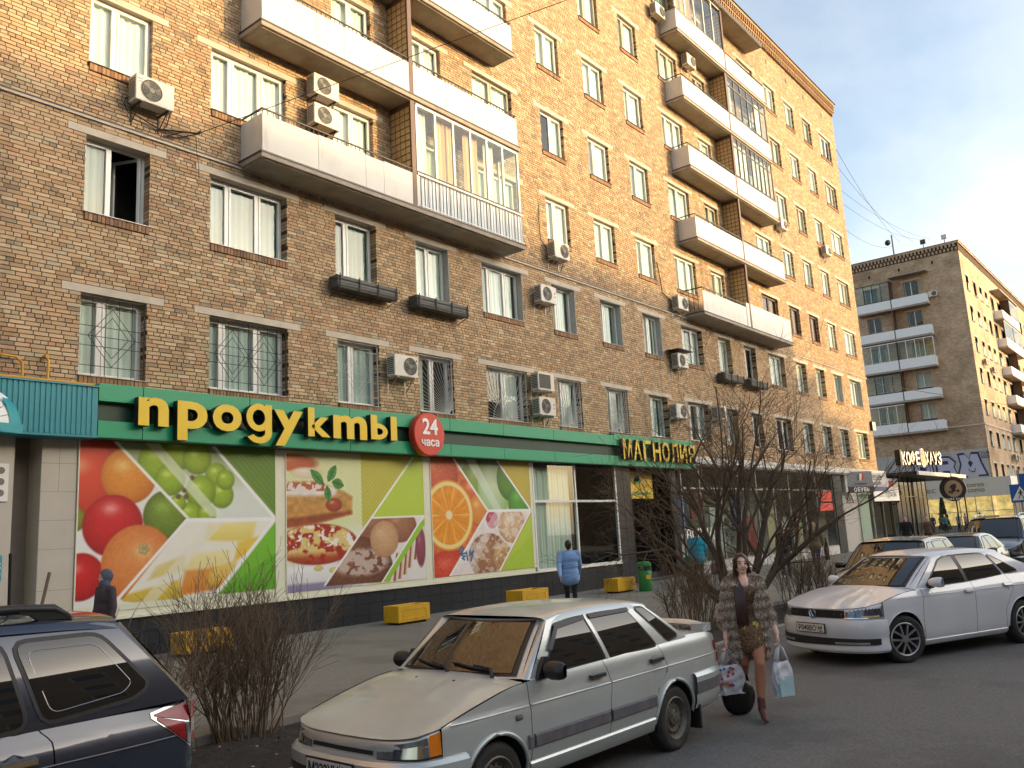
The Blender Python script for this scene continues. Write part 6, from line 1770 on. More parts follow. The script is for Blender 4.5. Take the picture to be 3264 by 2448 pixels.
# ---- silver saloon in the foreground
silver = paint('silver_paint', rgb(200, 206, 204), .45, .32, .34, (164, 162, 156), .55)
m_mldg = mat('grey_moulding', rgb(98, 96, 100), .6, var=.2, stain=(rgb(130, 122, 112), 3, .5, .8, .5))
LADA = dict(name='silver_saloon_car', label='dusty silver four door saloon with grey side mouldings parked in the foreground', pos=(7.416, -10.865, 3.1037), paint=silver,
    W=[(-1.06, .70), (-.8, .775), (-.3, .80), (.4, .808), (1.2, .812), (2.2, .805), (2.7, .79), (2.95, .765), (3.2, .68)],
    belt=[(-1.0, .93), (-.8, .968), (-.4, .985), (.2, .972), (1.0, .95), (2.0, .93), (2.2, .92), (2.6, .85), (2.95, .765), (3.15, .71), (3.3, .66)],
    inset=[(.15, .08), (.28, .05), (.40, .012), (.5, .0), (.6, .0), (.755, .004), (.775, .016), (.9, .034), (.97, .062), (1.0, .085)], sill=.27, arch=[(0, .285, .345), (2.46, .285, .345)],
    roofz=[(.1, 1.325), (.35, 1.362), (.9, 1.382), (1.3, 1.375), (1.6, 1.35), (1.75, 1.325)], rb=(.752, .95), rt=(.612, 1.352),
    splits=[-1.0, [(.28, .33), (.5, .33), (.62, .27), (.76, .09), (.96, .17)], [(.28, 1.075), (.6, 1.05), (.78, 1.01), (.95, 1.07)], [(.28, 2.09), (.95, 2.07)], 2.97], panels=['quarter_panel', 'rear_door', 'front_door', 'front_wing'],
    handles=dict(rear_door=(.27, .845), front_door=(1.2, .845)),
    mould=(.455, .555, .022, m_mldg, [(.36, 1.06), (1.09, 2.06), (2.085, 2.13)]), crease=(.765, .008, [(-.95, .08), (.1, 1.0), (1.03, 2.06), (2.1, 2.9)]), sillstrip=(.23, .36, .02, .36, 2.1), lip=.018,
    hood=dict(x0=2.1, crown=.055, bow=.05), boot=dict(x0=-.38, x1=-.94, crown=.015, bow=.03),
    fascia=[(2.97, .745), (3.1, .70), (3.19, .55), (3.235, .3), (3.245, 0)], fascia_z=(.52, .69), rear=[(-.98, .69), (-1.0, .6), (-1.03, .35), (-1.035, 0)][::1], rear_z=(.5, .95),
    bumpers=[('front_bumper', [(2.79, .83), (2.95, .80), (3.12, .74), (3.24, .58), (3.31, .3), (3.325, 0)], [(-.05, .26, 1), (-.01, .27, 1), (.0, .33, 1), (.0, .40, 1), (.015, .405, 1), (.02, .47, 0), (.016, .545, 0), (-.01, .572, 0), (-.09, .58, 0)], [silver, m_dkp]),
             ('rear_bumper', [(-.34, .825), (-.6, .82), (-.85, .78), (-1.0, .68), (-1.06, .4), (-1.075, 0)], [(-.05, .3, 0), (-.03, .31, 0), (.0, .38, 0), (.0, .44, 0), (.012, .445, 1), (.014, .55, 0), (.016, .60, 0), (-.005, .632, 0), (-.08, .64, 0)], [silver, m_mldg])],
    green=dict(outline=[(2.02, .935), (1.62, 1.335), (1.45, 1.362), (.45, 1.362), (.2, 1.335), (-.3, 1.01), (-.36, .975), (.3, .96), (1.2, .94)],
        windows=[[(1.02, .955), (1.80, .965), (1.56, 1.29), (1.16, 1.318)], [(.20, .968), (.94, .958), (1.08, 1.32), (.50, 1.318)], [(-.2, 1.01), (-.02, .985), (.34, 1.31), (.22, 1.305)]],
        pillars=[[(.95, .955), (1.0, .955), (1.14, 1.34), (1.09, 1.34)]], pillar_mat=silver, roof=(.12, 1.62), seal=.018,
        ws=(2.06, 1.58, .1, .1, .945, 1.345, .70, .54, .012), rw=(-.42, .14, -.06, -.06, .975, 1.335, .66, .52, -.012), corner=(((2.02, .935), (1.62, 1.335)), ((-.36, .975), (.2, 1.335)))),
    core=(-.95, 3.1), corez=.85, wheel=(.285, .17, .185, 'steel', .70), handle_mat=m_dkp, steer=0)
lada, LC = car(LADA)
def on_path(half, u):  # u: 0 left side .. .5 centre .. 1 right side
    p = full_path(half, 60); t = u * (len(p) - 1); i = min(int(t), len(p) - 2); f = t - i
    a, b = Vector(p[i]), Vector(p[i + 1]); q = a.lerp(b, f); d = (b - a).normalized(); return q, Vector((d.y, -d.x)) * (1 if (Vector(p[1]) - Vector(p[0])).x < 0 else -1)
def patch(half, u0, u1, z0, z1, off, nu=10, lean=0, skew=(0, 0, 0, 0)):
    """patch on a front or rear end; skew shifts z at corners (u0z0,u0z1,u1z0,u1z1)"""
    def f(a, b):
        q, n = on_path(half, lerp(u0, u1, a)); z = lerp(lerp(z0 + skew[0], z0 + skew[2], a), lerp(z1 + skew[1], z1 + skew[3], a), b)
        return (q.x + n.x * (off + lean * b), q.y + n.y * (off + lean * b), z)
    return MB().grid(f, nu, 4)
FA = LADA['fascia']
for side in (0, 1):
    m_ = (lambda u: u) if side == 0 else (lambda u: 1 - u)
    patch(FA, m_(.085), m_(.34), .565, .70, .010, lean=-.016, skew=(.0, .018, .012, -.04)).build('headlight', m_clear, lada, smooth=True)
    patch(FA, m_(.12), m_(.27), .59, .665, .0135, lean=-.012, skew=(0, .01, .0, -.02)).build('reflector', m_chrome, lada, smooth=True)
    patch(FA, m_(.0), m_(.078), .565, .725, .012, lean=-.014, skew=(.035, .015, .0, 0)).build('indicator', m_amber, lada, smooth=True)
    patch(FA, m_(-.0), m_(.35), .553, .566, .013, lean=0, skew=(.03, .03, .012, .012)).build('lamp_trim', m_dkp, lada, smooth=True)
patch(FA, .355, .645, .598, .628, .008).build('grille_slot', m_pblk, lada)
bdg = empty('emblem', lada, (3.13, 0, .715)); MB().lathe([(.001, .006), (.05, .006), (.058, .0)], 20, 'z').lathe([(.058, .0), (.064, .008), (.07, 0)], 20, 'z').box(-.012, .012, -.04, .04, .007, .012).build('badge', m_chrome, bdg); bdg.rotation_euler = (0, R(14), 0)
plate(lada, (3.36, 0.0, .43), R(90), 'М222УН', '90', tilt=0)
FB = LADA['bumpers'][0][1]
def ws_pt(y, z, o=.03):
    t = y / lerp(.70, .54, (z - .945) / .4); return (lerp(2.06 + .1 * (1 - t * t), 1.58 + .1 * (1 - t * t), (z - .945) / .4) + o, y, z + o * .6)
for y_ in (.5, .02):
    MB().tube([(2.17, y_, .955), ws_pt(y_ - .06, .985, .05), ws_pt(y_ - .26, 1.01)], [.018, .014, .01], 6).tube([ws_pt(y_ - .1, .985), ws_pt(y_ - .3, 1.0), ws_pt(y_ - .5, 1.02)], .011, 5).build('wiper', m_dkp, lada, smooth=True)
    MB().ball((2.34, y_ * .9 - .2, .945), (.018, .012, .01), 8, 6).build('washer_jet', m_dkp, lada)
for side in (1, -1):
    mr = empty('door_mirror', lada, (1.86, side * .775, .955))
    MB().extr([(.1, -.03), (-.12, -.03), (-.04, .13), (.0, .13)], side * -.03, side * .01).build('sail', m_dkp, mr)
    b = MB().grid(lambda u, v: (lambda a, t: (.055 * math.cos(a) * (1 - .5 * abs(t) ** 4) * (1.3 if math.cos(a) > 0 else .5), side * (.115 + .1 * t), .035 + .072 * math.sin(a) * (1 - .35 * abs(t) ** 3)))(2 * PI * u, v * 2 - 1), 18, 10)
    b.build('housing', m_dkp, mr, smooth=True); MB().tube([(0, 0, .0), (0, side * .06, .0)], .025, 8).build('stalk', m_dkp, mr)
    LC.strip(2.19, 2.25, .68, .72, .014, side).build('side_repeater', m_mldg, lada, smooth=True)
    q = MB()
    for a in ([(1.74, 1.13), (1.56, 1.30), (1.14, 1.335), (1.14, 1.30), (1.54, 1.265), (1.70, 1.11)], [(1.085, 1.335), (.48, 1.335), (.46, 1.30), (1.07, 1.298)]): LC.gpoly(a, .024, side, b=q)
    q.build('wind_deflector', m_dkp, lada)
    patch(LADA['rear'], .03 if side > 0 else .97, .3 if side > 0 else .7, .66, .86, .006).build('tail_light', m_redl, lada, smooth=True)
    MB().box(-.42, -.39, side * .72 - .09, side * .72 + .09, .12, .34).build('mud_flap', m_dkp, lada)
    LC.strip(-1.0, -.9, .67, .87, .006, side).build('tail_light_wrap', m_redl, lada)
MB().tube([(-.9, .35, .24), (-1.12, .36, .23)], .03, 10).build('exhaust', m_steel, lada)
sp_ = MB().grid(lambda u, v: (lambda t, a: (-.86 - .10 * u + .05 * t * t, t * .70, 1.04 + .035 * u - .06 * abs(t) ** 6 + .018 * math.sin(PI * u)))(v * 2 - 1, 0), 8, 24).grid(lambda u, v: (lambda t: (-.86 - .10 * u + .05 * t * t, t * .70, 1.02 + .03 * u - .06 * abs(t) ** 6))(v * 2 - 1), 8, 24)
for s_ in (1, -1): sp_.box(-.96, -.8, s_ * .62 - .07, s_ * .62 + .07, .965, 1.045)
sp_.build('spoiler', silver, lada, smooth=40)
MB().lathe([(.001, 0), (.17, 0)], 20, 'x', (.9, .35, .98)).build('steering_wheel', m_dkp, lada)

# ---- white saloon pulling in
white = paint('white_paint', rgb(216, 217, 220), .0, .28, .2, (176, 172, 166), .7)
JET = dict(name='white_saloon_car', label='white saloon with alloy wheels standing at an angle on the right', pos=(15.796, -12.485, 2.7216), paint=white,
    W=[(-1.12, .72), (-.9, .82), (-.4, .872), (.5, .885), (1.5, .888), (2.4, .885), (2.8, .872), (3.05, .845), (3.3, .75)],
    belt=[(-1.1, .98), (-.95, 1.06), (-.5, 1.075), (.1, 1.05), (1.1, .99), (2.1, .965), (2.45, .955), (2.8, .90), (3.1, .835), (3.3, .785), (3.5, .735)],
    inset=[(.15, .09), (.24, .05), (.36, .022), (.5, .012), (.62, .004), (.78, .0), (.86, .006), (.88, .012), (.95, .05), (1.0, .078), (1.08, .12)], sill=.22, arch=[(0, .325, .37), (2.65, .325, .37)], bulge=.018,
    roofz=[(-.2, 1.36), (.2, 1.415), (.8, 1.445), (1.2, 1.44), (1.5, 1.41), (1.7, 1.38)], rb=(.795, 1.0), rt=(.60, 1.41),
    splits=[-1.02, [(.23, .42), (.5, .42), (.7, .30), (.9, .16), (1.05, .22)], [(.23, 1.12), (.7, 1.10), (1.0, 1.07)], [(.23, 2.24), (.6, 2.26), (.97, 2.2)], 3.02], panels=['quarter_panel', 'rear_door', 'front_door', 'front_wing'],
    handles=dict(rear_door=(.3, .905), front_door=(1.22, .875)), handle_mat=white, crease=(.875, .006, [(-.95, .15), (.2, 1.06), (1.1, 2.2), (2.25, 2.75)]), sillstrip=(.19, .27, .014, .42, 2.26), lip=.008,
    hood=dict(x0=2.3, crown=.07, bow=.1), boot=dict(x0=-.75, x1=-1.0, crown=.02),
    fascia=[(3.02, .835), (3.2, .78), (3.36, .62), (3.46, .34), (3.49, 0)], fascia_z=(.56, .76), rear=[(-1.02, .74), (-1.06, .6), (-1.1, .35), (-1.11, 0)], rear_z=(.5, 1.0),
    bumpers=[('front_bumper', [(2.99, .868), (3.15, .85), (3.34, .74), (3.47, .5), (3.54, .2), (3.55, 0)], [(-.08, .17, 0), (-.02, .18, 0), (.005, .21, 0), (.01, .25, 0), (-.005, .31, 0), (-.005, .40, 0), (.01, .43, 0), (.012, .56, 0), (-.01, .62, 0), (-.07, .635, 0)], [white]),
             ('rear_bumper', [(-.36, .89), (-.7, .87), (-1.0, .76), (-1.12, .5), (-1.16, 0)], [(-.06, .2, 0), (0, .24, 0), (.0, .6, 0), (-.05, .63, 0)], [white])],
    green=dict(outline=[(2.28, .965), (1.62, 1.37), (1.4, 1.405), (.5, 1.405), (.1, 1.38), (-.5, 1.10), (-.62, 1.065), (.5, 1.02), (1.5, .98)],
        windows=[[(1.16, 1.005), (2.02, 1.0), (1.98, 1.03), (1.52, 1.33), (1.36, 1.37), (1.19, 1.375)], [(.28, 1.06), (1.09, 1.01), (1.11, 1.375), (.55, 1.37), (.44, 1.35)], [(-.12, 1.085), (.2, 1.065), (.38, 1.34), (.3, 1.325)]],
        roof=(.05, 1.62), seal=.02, pillars=[[(1.1, 1.0), (1.17, 1.0), (1.2, 1.39), (1.12, 1.39)]], fbow=.12,
        ws=(2.34, 1.60, .17, .13, .985, 1.40, .74, .575, .02), rw=(-.72, .08, -.08, -.06, 1.07, 1.38, .7, .55, -.02), corner=(((2.28, .965), (1.62, 1.37)), ((-.62, 1.065), (.1, 1.38)))),
    core=(-1.0, 3.3), corez=.85, wheel=(.32, .205, .222, 5, .775), steer=R(-16))
jet, JC = car(JET)
FJ = JET['fascia']; BJ = JET['bumpers'][0][1]
m_lampd = mat('lamp_dark', rgb(74, 84, 104), .12, metal=.4, var=.5, scale=12, coat=1)
for side in (0, 1):
    m_ = (lambda u: u) if side == 0 else (lambda u: 1 - u)
    patch(FJ, m_(.02), m_(.30), .655, .765, .012, lean=-.02, skew=(.0, .05, .0, -.015)).build('headlight', m_lampd, jet, smooth=True)
    patch(FJ, m_(.0), m_(.31), .64, .656, .018, lean=-.004).build('headlight_bezel', m_chrome, jet, smooth=True)
    patch(FJ, m_(.05), m_(.2), .658, .68, .016).build('indicator', mat('warm_lens', rgb(226, 196, 140), .2, coat=.6), jet, smooth=True)
    patch(FJ, m_(.0), m_(.022), .65, .80, .014, skew=(0, .0, 0, .0)).build('headlight_bezel', m_chrome, jet, smooth=True)
    patch(BJ, m_(.17), m_(.34), .30, .33, .018).build('fog_trim', m_alloy, jet, smooth=True)
for k in range(4): patch(FJ, .31, .69, .655 + k * .024, .672 + k * .024, .014 - .003 * k).build('grille_slat', m_dkp, jet)
patch(FJ, .305, .695, .645, .755, .007, lean=-.012).build('grille_back', m_pblk, jet)
patch(BJ, .10, .9, .265, .395, .016, skew=(.03, -.02, 0, 0) , nu=24).build('lower_intake', m_dkp, jet, smooth=True)
vw = empty('emblem', jet, (3.512, 0, .70)); vb = MB(); vb.lathe([(.058, -.004), (.064, -.012), (.07, -.004)], 28, 'x')
vb.lathe([(.001, 0), (.058, 0)], 24, 'x', m=1)
def vbar(a, b): vb.bar((.006, a[0], a[1]), (.006, b[0], b[1]), .006)
for p_, q_ in (((-.024, .052), (0, .006)), ((.024, .052), (0, .006)), ((-.05, .028), (-.024, -.05)), ((.05, .028), (.024, -.05)), ((-.024, -.05), (0, .0)), ((.024, -.05), (0, .0))): vbar(p_, q_)
vb.build('badge', [m_chrome, m_dkp], vw, smooth=30)
plate(jet, (3.575, 0, .45), R(90), 'Р040ВО', '64')
def mirror(root, x, y, z, mt, k=1.0):
    for side in (1, -1):
        e = empty('door_mirror', root, (x, side * y, z))
        MB().grid(lambda u, v: (lambda a, t: (.07 * k * math.cos(a) * (1 - .5 * abs(t) ** 4) * (1.3 if math.cos(a) > 0 else .5), side * (.12 + .11 * t) * k, .05 + (.07 + .015 * t) * k * math.sin(a) * (1 - .3 * abs(t) ** 3)))(2 * PI * u, v * 2 - 1), 18, 10).build('housing', mt, e, smooth=True)
        MB().tube([(.02, -.02 * side, -.02), (0, side * .07, .0)], .03, 8).build('stalk', m_dkp, e)
        MB().grid(lambda u, v: (-.045 * k, side * (.03 + .18 * u) * k, -.01 + .115 * v * k), 1, 1).build('mirror_glass', m_cgl, e)
mirror(jet, 1.98, .82, 1.0, white, 1.0)
# ---- dark estate at the left edge
navy = paint('navy_paint', rgb(46, 54, 70), .4, .24, .06, (90, 88, 84), 1.0)
EST = dict(name='dark_estate_car', label='dark blue estate car with roof rails at the lower left edge', pos=(1.90, -10.28, PI), paint=navy,
    W=[(-.98, .74), (-.85, .82), (-.4, .868), (.5, .885), (1.5, .888), (2.6, .875), (3.0, .84), (3.4, .74)],
    belt=[(-.97, 1.17), (-.5, 1.20), (.0, 1.175), (1.0, 1.13), (2.2, 1.08), (2.5, 1.05), (3.0, .95), (3.4, .82)],
    inset=[(.15, .08), (.3, .04), (.5, .01), (.7, .0), (.95, .0), (1.05, .012), (1.12, .04), (1.2, .075)], sill=.32, arch=[(0, .34, .4), (2.6, .34, .4)], bulge=.02,
    roofz=[(-.55, 1.655), (-.2, 1.68), (.6, 1.70), (1.2, 1.68), (1.6, 1.64)], rb=(.815, 1.17), rt=(.66, 1.66),
    splits=[-.90, [(.33, .44), (.7, .3), (.95, -.12), (1.1, -.12), (1.175, -.06)], [(.33, 1.1), (1.13, 1.08)], [(.33, 2.2), (1.08, 2.15)], 2.98], panels=['quarter_panel', 'rear_door', 'front_door', 'front_wing'],
    handles=dict(rear_door=(.07, 1.05), front_door=(1.25, 1.02)), handle_mat=m_chrome,
    hood=dict(x0=2.25, crown=.06, bow=.1), fascia=[(2.98, .83), (3.2, .77), (3.4, .6), (3.46, .3), (3.48, 0)], fascia_z=(.6, .9), rear=[(-.90, .78), (-.97, .7), (-1.02, .4), (-1.03, 0)], rear_z=(.6, 1.18),
    bumpers=[('front_bumper', [(2.99, .87), (3.3, .76), (3.5, .4), (3.54, 0)], [(-.05, .25, 0), (0, .28, 0), (.01, .6, 0), (-.06, .66, 0)], [navy]), ('rear_bumper', [(-.4, .885), (-.75, .87), (-.98, .78), (-1.08, .5), (-1.11, 0)], [(-.05, .3, 0), (0, .34, 0), (.01, .62, 0), (-.05, .7, 0)], [navy])],
    green=dict(outline=[(2.3, 1.08), (1.55, 1.62), (1.3, 1.66), (-.42, 1.655), (-.5, 1.64), (-.88, 1.19), (0, 1.175), (1.2, 1.13)],
        windows=[[(1.12, 1.165), (1.98, 1.14), (1.48, 1.585), (1.12, 1.60)], [(.0, 1.205), (1.04, 1.17), (1.04, 1.60), (.10, 1.60)], [(-.55, 1.255), (-.09, 1.21), (.03, 1.595), (-.40, 1.59), (-.63, 1.32), (-.62, 1.29)]], rad=.06, seal=.022,
        roof=(-.52, 1.55), ws=(2.3, 1.52, .16, .12, 1.1, 1.64, .76, .62, .02), rw=(-.93, -.56, -.06, -.05, 1.18, 1.645, .73, .60, -.02), corner=(((2.3, 1.08), (1.55, 1.62)), ((-.88, 1.19), (-.5, 1.64)))),
    core=(-.9, 3.3), corez=1.0, wheel=(.335, .215, .22, 5, .77))
est, EC = car(EST); est.scale = (1, 1, 1.02)
for side in (1, -1):
    MB().tube([(-.28, side * .60, 1.695), (-.2, side * .60, 1.745), (.0, side * .60, 1.76), (1.2, side * .60, 1.765), (1.35, side * .6, 1.70)], [.02, .026, .026, .026, .02], 8).build('roof_rail', m_dkp, est, smooth=True)
    MB().extr([(-.30, 1.69), (-.2, 1.755), (-.02, 1.765), (-.02, 1.735), (-.08, 1.72), (-.12, 1.69)], side * .585, side * .62).build('rail_foot', m_dkp, est)
    # tail lamp wrapped round the rear corner
    def tl(x0, x1, lo, hi, off, mt, nm):
        MB().grid(lambda u, v: (lambda x: EC.S(x, lerp(lo(x), hi(x), v), off, side))(lerp(x0, x1, u)), 10, 6).build(nm, mt, est, smooth=True)
    lo = lambda x: 1.135 + (x + .655) * .8; hi = lambda x: 1.138 - (x + .655) * .15
    tl(-.655, -.899, lambda x: lo(x) - .012, lambda x: hi(x) + .012, .005, m_chrome, 'tail_light_trim')
    tl(-.675, -.897, lambda x: lerp(lo(x), hi(x), .55), hi, .010, m_redl, 'tail_light')
    tl(-.69, -.86, lo, lambda x: lerp(lo(x), hi(x), .5), .010, m_redl, 'tail_light')
    tl(-.864, -.897, lo, lambda x: lerp(lo(x), hi(x), .5), .011, m_clear, 'reversing_lens')
    patch(EST['rear'], .0 if side > 0 else 1, .16 if side > 0 else .84, .95, 1.165, .008, skew=(0, 0, .02, 0)).build('tail_light_rear', m_redl, est, smooth=True)
    patch(EST['rear'], .005 if side > 0 else .995, .10 if side > 0 else .9, 1.0, 1.08, .012).build('reversing_lens', m_clear, est, smooth=True)
    EC.strip(-.85, 2.9, 1.0, 1.012, .004, side).build('crease', navy, est, smooth=True)
sl_ = MB()
q = round_poly([(-.50, 1.285), (-.12, 1.245), (-.02, 1.555), (-.38, 1.55), (-.55, 1.33)], .05, 4)
sl_.tube([(x, EC.glassY(z) + .0095, z) for x, z in q + q[:1]], .0022, 4, cap=False).build('window_print_line', m_alloy, est)
MB().bar((-.2, .0, 1.73), (-.1, .25, 2.05), .008).build('aerial', m_dkp, est)
mirror(est, 2.0, .84, 1.12, navy, 1.1)
# ---- parked cars behind the white saloon
import copy as _cp
def variant(base, **k):
    d = dict(base); d['green'] = dict(base['green']); d.update(k); return d
brown = paint('brown_paint', rgb(70, 62, 54), .5, .25, .2, (120, 110, 98), .9)
XO = variant(EST, name='brown_hatchback_car', label='brown hatchback parked behind the white saloon, brick facade mirrored in its windscreen', pos=(20.75, -10.35, PI), paint=brown)
XO['bumpers'] = [(a, b, c, [brown]) for a, b, c, d in EST['bumpers']]
xo, _c = car(XO); xo.scale = (.93, .98, .90)
mirror(xo, 2.0, .84, 1.12, brown, 1.1)
black = paint('black_paint', rgb(44, 46, 50), .4, .2, .2, (110, 102, 92), .9)
S2 = variant(JET, name='dark_saloon_car', label='dark grey saloon parked between the brown hatchback and the dark off-road car', pos=(26.1, -10.4, PI), paint=black, handle_mat=black, steer=0)
S2['bumpers'] = [(a, b, c, [black]) for a, b, c, d in JET['bumpers']]
s2, _c = car(S2); mirror(s2, 1.98, .82, 1.0, black)
SV = variant(EST, name='off_road_car', label='dark off-road car with roof rails, farthest parked car at the right edge', pos=(31.8, -10.4, PI), paint=black, handle_mat=black)
SV['bumpers'] = [(a, b, c, [black]) for a, b, c, d in EST['bumpers']]
sv, _c = car(SV); sv.scale = (1.02, 1.02, 1.07)
for side in (1, -1):
    MB().tube([(-.3, side * .6, 1.7), (-.2, side * .6, 1.76), (1.2, side * .6, 1.76), (1.35, side * .6, 1.7)], .02, 6).build('roof_rail', m_alloy, sv)
    for rt_, fa in ((sv, EST['fascia']), (xo, EST['fascia']), (s2, JET['fascia'])):
        m_ = (lambda u: u) if side == 1 else (lambda u: 1 - u)
        patch(fa, m_(.02), m_(.24), .69, .82, .012, lean=-.02).build('headlight', m_clear, rt_, smooth=True)
for rt_, fa in ((sv, EST['fascia']), (xo, EST['fascia']), (s2, JET['fascia'])):
    patch(fa, .32, .68, .66, .76, .012, lean=-.01).build('grille', m_pblk, rt_)
mirror(sv, 2.0, .84, 1.12, black, 1.2)
# ---------------------------------------------------------------- people: one remeshed skin per figure
def capsule(b, p0, p1, r0, r1, n=14):
    p0, p1 = Vector(p0), Vector(p1); d = p1 - p0; L = max(d.length, 1e-5); d = d / L
    o = d.orthogonal().normalized(); q = d.cross(o); k = 5; rings = []
    for i in range(k + 1):
        t = PI / 2 * i / k; rings.append((p0 - d * r0 * math.cos(t), r0 * math.sin(t)))
    for i in range(k + 1):
        t = PI / 2 * i / k; rings.append((p1 + d * r1 * math.sin(t), r1 * math.cos(t)))
    i0 = len(b.v)
    for c, r in rings:
        r = max(r, 1e-4)
        for j in range(n):
            a = 2 * PI * j / n; b.v.append(tuple(c + (o * math.cos(a) + q * math.sin(a)) * r))
    for i in range(len(rings) - 1):
        for j in range(n):
            a = i0 + i * n + j; e = i0 + i * n + (j + 1) % n; b.f.append((a, e, e + n, a + n)); b.m.append(0)
    b.f.append(tuple(i0 + j for j in reversed(range(n)))); b.m.append(0); b.f.append(tuple(i0 + (len(rings) - 1) * n + j for j in range(n))); b.m.append(0)
def skin(name, prims, mats, parent, vox=.012, smooth=6, attr=None):
    """prims: ('c', p0, p1, r0, r1, mat) or ('e', centre, radii, mat); one continuous surface"""
    b = MB()
    for p in prims:
        if p[0] == 'c': capsule(b, *p[1:5])
        else: b.ball(p[1], p[2], 20, 14)
    me = b.mesh('tmp', []); o = bpy.data.objects.new('tmp', me); COL.objects.link(o)
    r = o.modifiers.new('r', 'REMESH'); r.mode = 'VOXEL'; r.voxel_size = vox; r.use_smooth_shade = True
    s = o.modifiers.new('s', 'SMOOTH'); s.iterations = smooth; s.factor = .5
    dg = bpy.context.evaluated_depsgraph_get(); dg.update()
    res = bpy.data.meshes.new_from_object(o.evaluated_get(dg)); bpy.data.objects.remove(o); bpy.data.meshes.remove(me)
    res.name = name
    n = len(res.polygons); C = np.zeros(n * 3); res.polygons.foreach_get('center', C); C = C.reshape(-1, 3)
    D = []
    for p in prims:
        if p[0] == 'c':
            a, e = np.array(p[1], float), np.array(p[2], float); d = e - a; L2 = max(d @ d, 1e-9); t = np.clip((C - a) @ d / L2, 0, 1)
            D.append(np.linalg.norm(C - a - t[:, None] * d, axis=1) - (p[3] + (p[4] - p[3]) * t))
        else:
            q = (C - np.array(p[1])) / np.array(p[2] if hasattr(p[2], '__len__') else (p[2],) * 3); D.append((np.linalg.norm(q, axis=1) - 1) * (min(p[2]) if hasattr(p[2], '__len__') else p[2]))
    idx = np.array([p[-1] for p in prims])[np.argmin(np.array(D), 0)]
    res.materials.clear()
    for m_ in mats: res.materials.append(m_)
    res.polygons.foreach_set('material_index', idx.astype(np.int32)); res.polygons.foreach_set('use_smooth', np.ones(n, bool)); res.update()
    return put(name, res, parent)
def cloth(nm, r, g, b, **k): return mat('cloth_' + nm, rgb(r, g, b), .9, var=.18, scale=9, bump=.35, bscale=28, **k)
m_skin = mat('skin', rgb(206, 160, 134), .55, var=.06, scale=8); m_hair_d = mat('hair_dark', rgb(52, 36, 30), .45, var=.25, scale=30); m_jean = cloth('jeans', 62, 72, 96); m_blackc = cloth('black', 34, 33, 36); m_shoe = mat('shoe', rgb(40, 34, 32), .5)
def hand(P, palm, wrist, fwd, side_v, curl=.6, m=0, k=1.0):
    """palm capsule plus five separate bent fingers; fwd: finger direction, side_v: towards the thumb"""
    f = Vector(fwd).normalized(); s = Vector(side_v).normalized(); nrm = f.cross(s).normalized(); w = Vector(wrist); pc = w + f * .045 * k
    for t in (-.026, 0, .026): P.append(('c', tuple(w + s * t * .6 * k), tuple(w + f * .085 * k + s * t * k), .016 * k, .014 * k, m))
    for i, (off, ln) in enumerate(((.033, .072), (.011, .08), (-.011, .074), (-.032, .058))):
        b0 = w + f * .088 * k + s * off * k; a = curl
        d1 = (f * math.cos(a * .6) + nrm * math.sin(a * .6)); d2 = (f * math.cos(a * 1.5) + nrm * math.sin(a * 1.5)); d3 = (f * math.cos(a * 2.3) + nrm * math.sin(a * 2.3))
        q1 = b0 + d1 * ln * .45 * k; q2 = q1 + d2 * ln * .32 * k; q3 = q2 + d3 * ln * .25 * k
        for u, v, r0, r1 in ((b0, q1, .0092, .0085), (q1, q2, .0085, .008), (q2, q3, .008, .007)): P.append(('c', tuple(u), tuple(v), r0 * k, r1 * k, m))
    t0 = w + f * .03 * k + s * .03 * k; t1 = t0 + (f * .7 + s * .7 + nrm * .3).normalized() * .035 * k; t2 = t1 + (f * .9 + s * .2 + nrm * .5).normalized() * .03 * k
    P += [('c', tuple(t0), tuple(t1), .011 * k, .0095 * k, m), ('c', tuple(t1), tuple(t2), .0095 * k, .008 * k, m)]
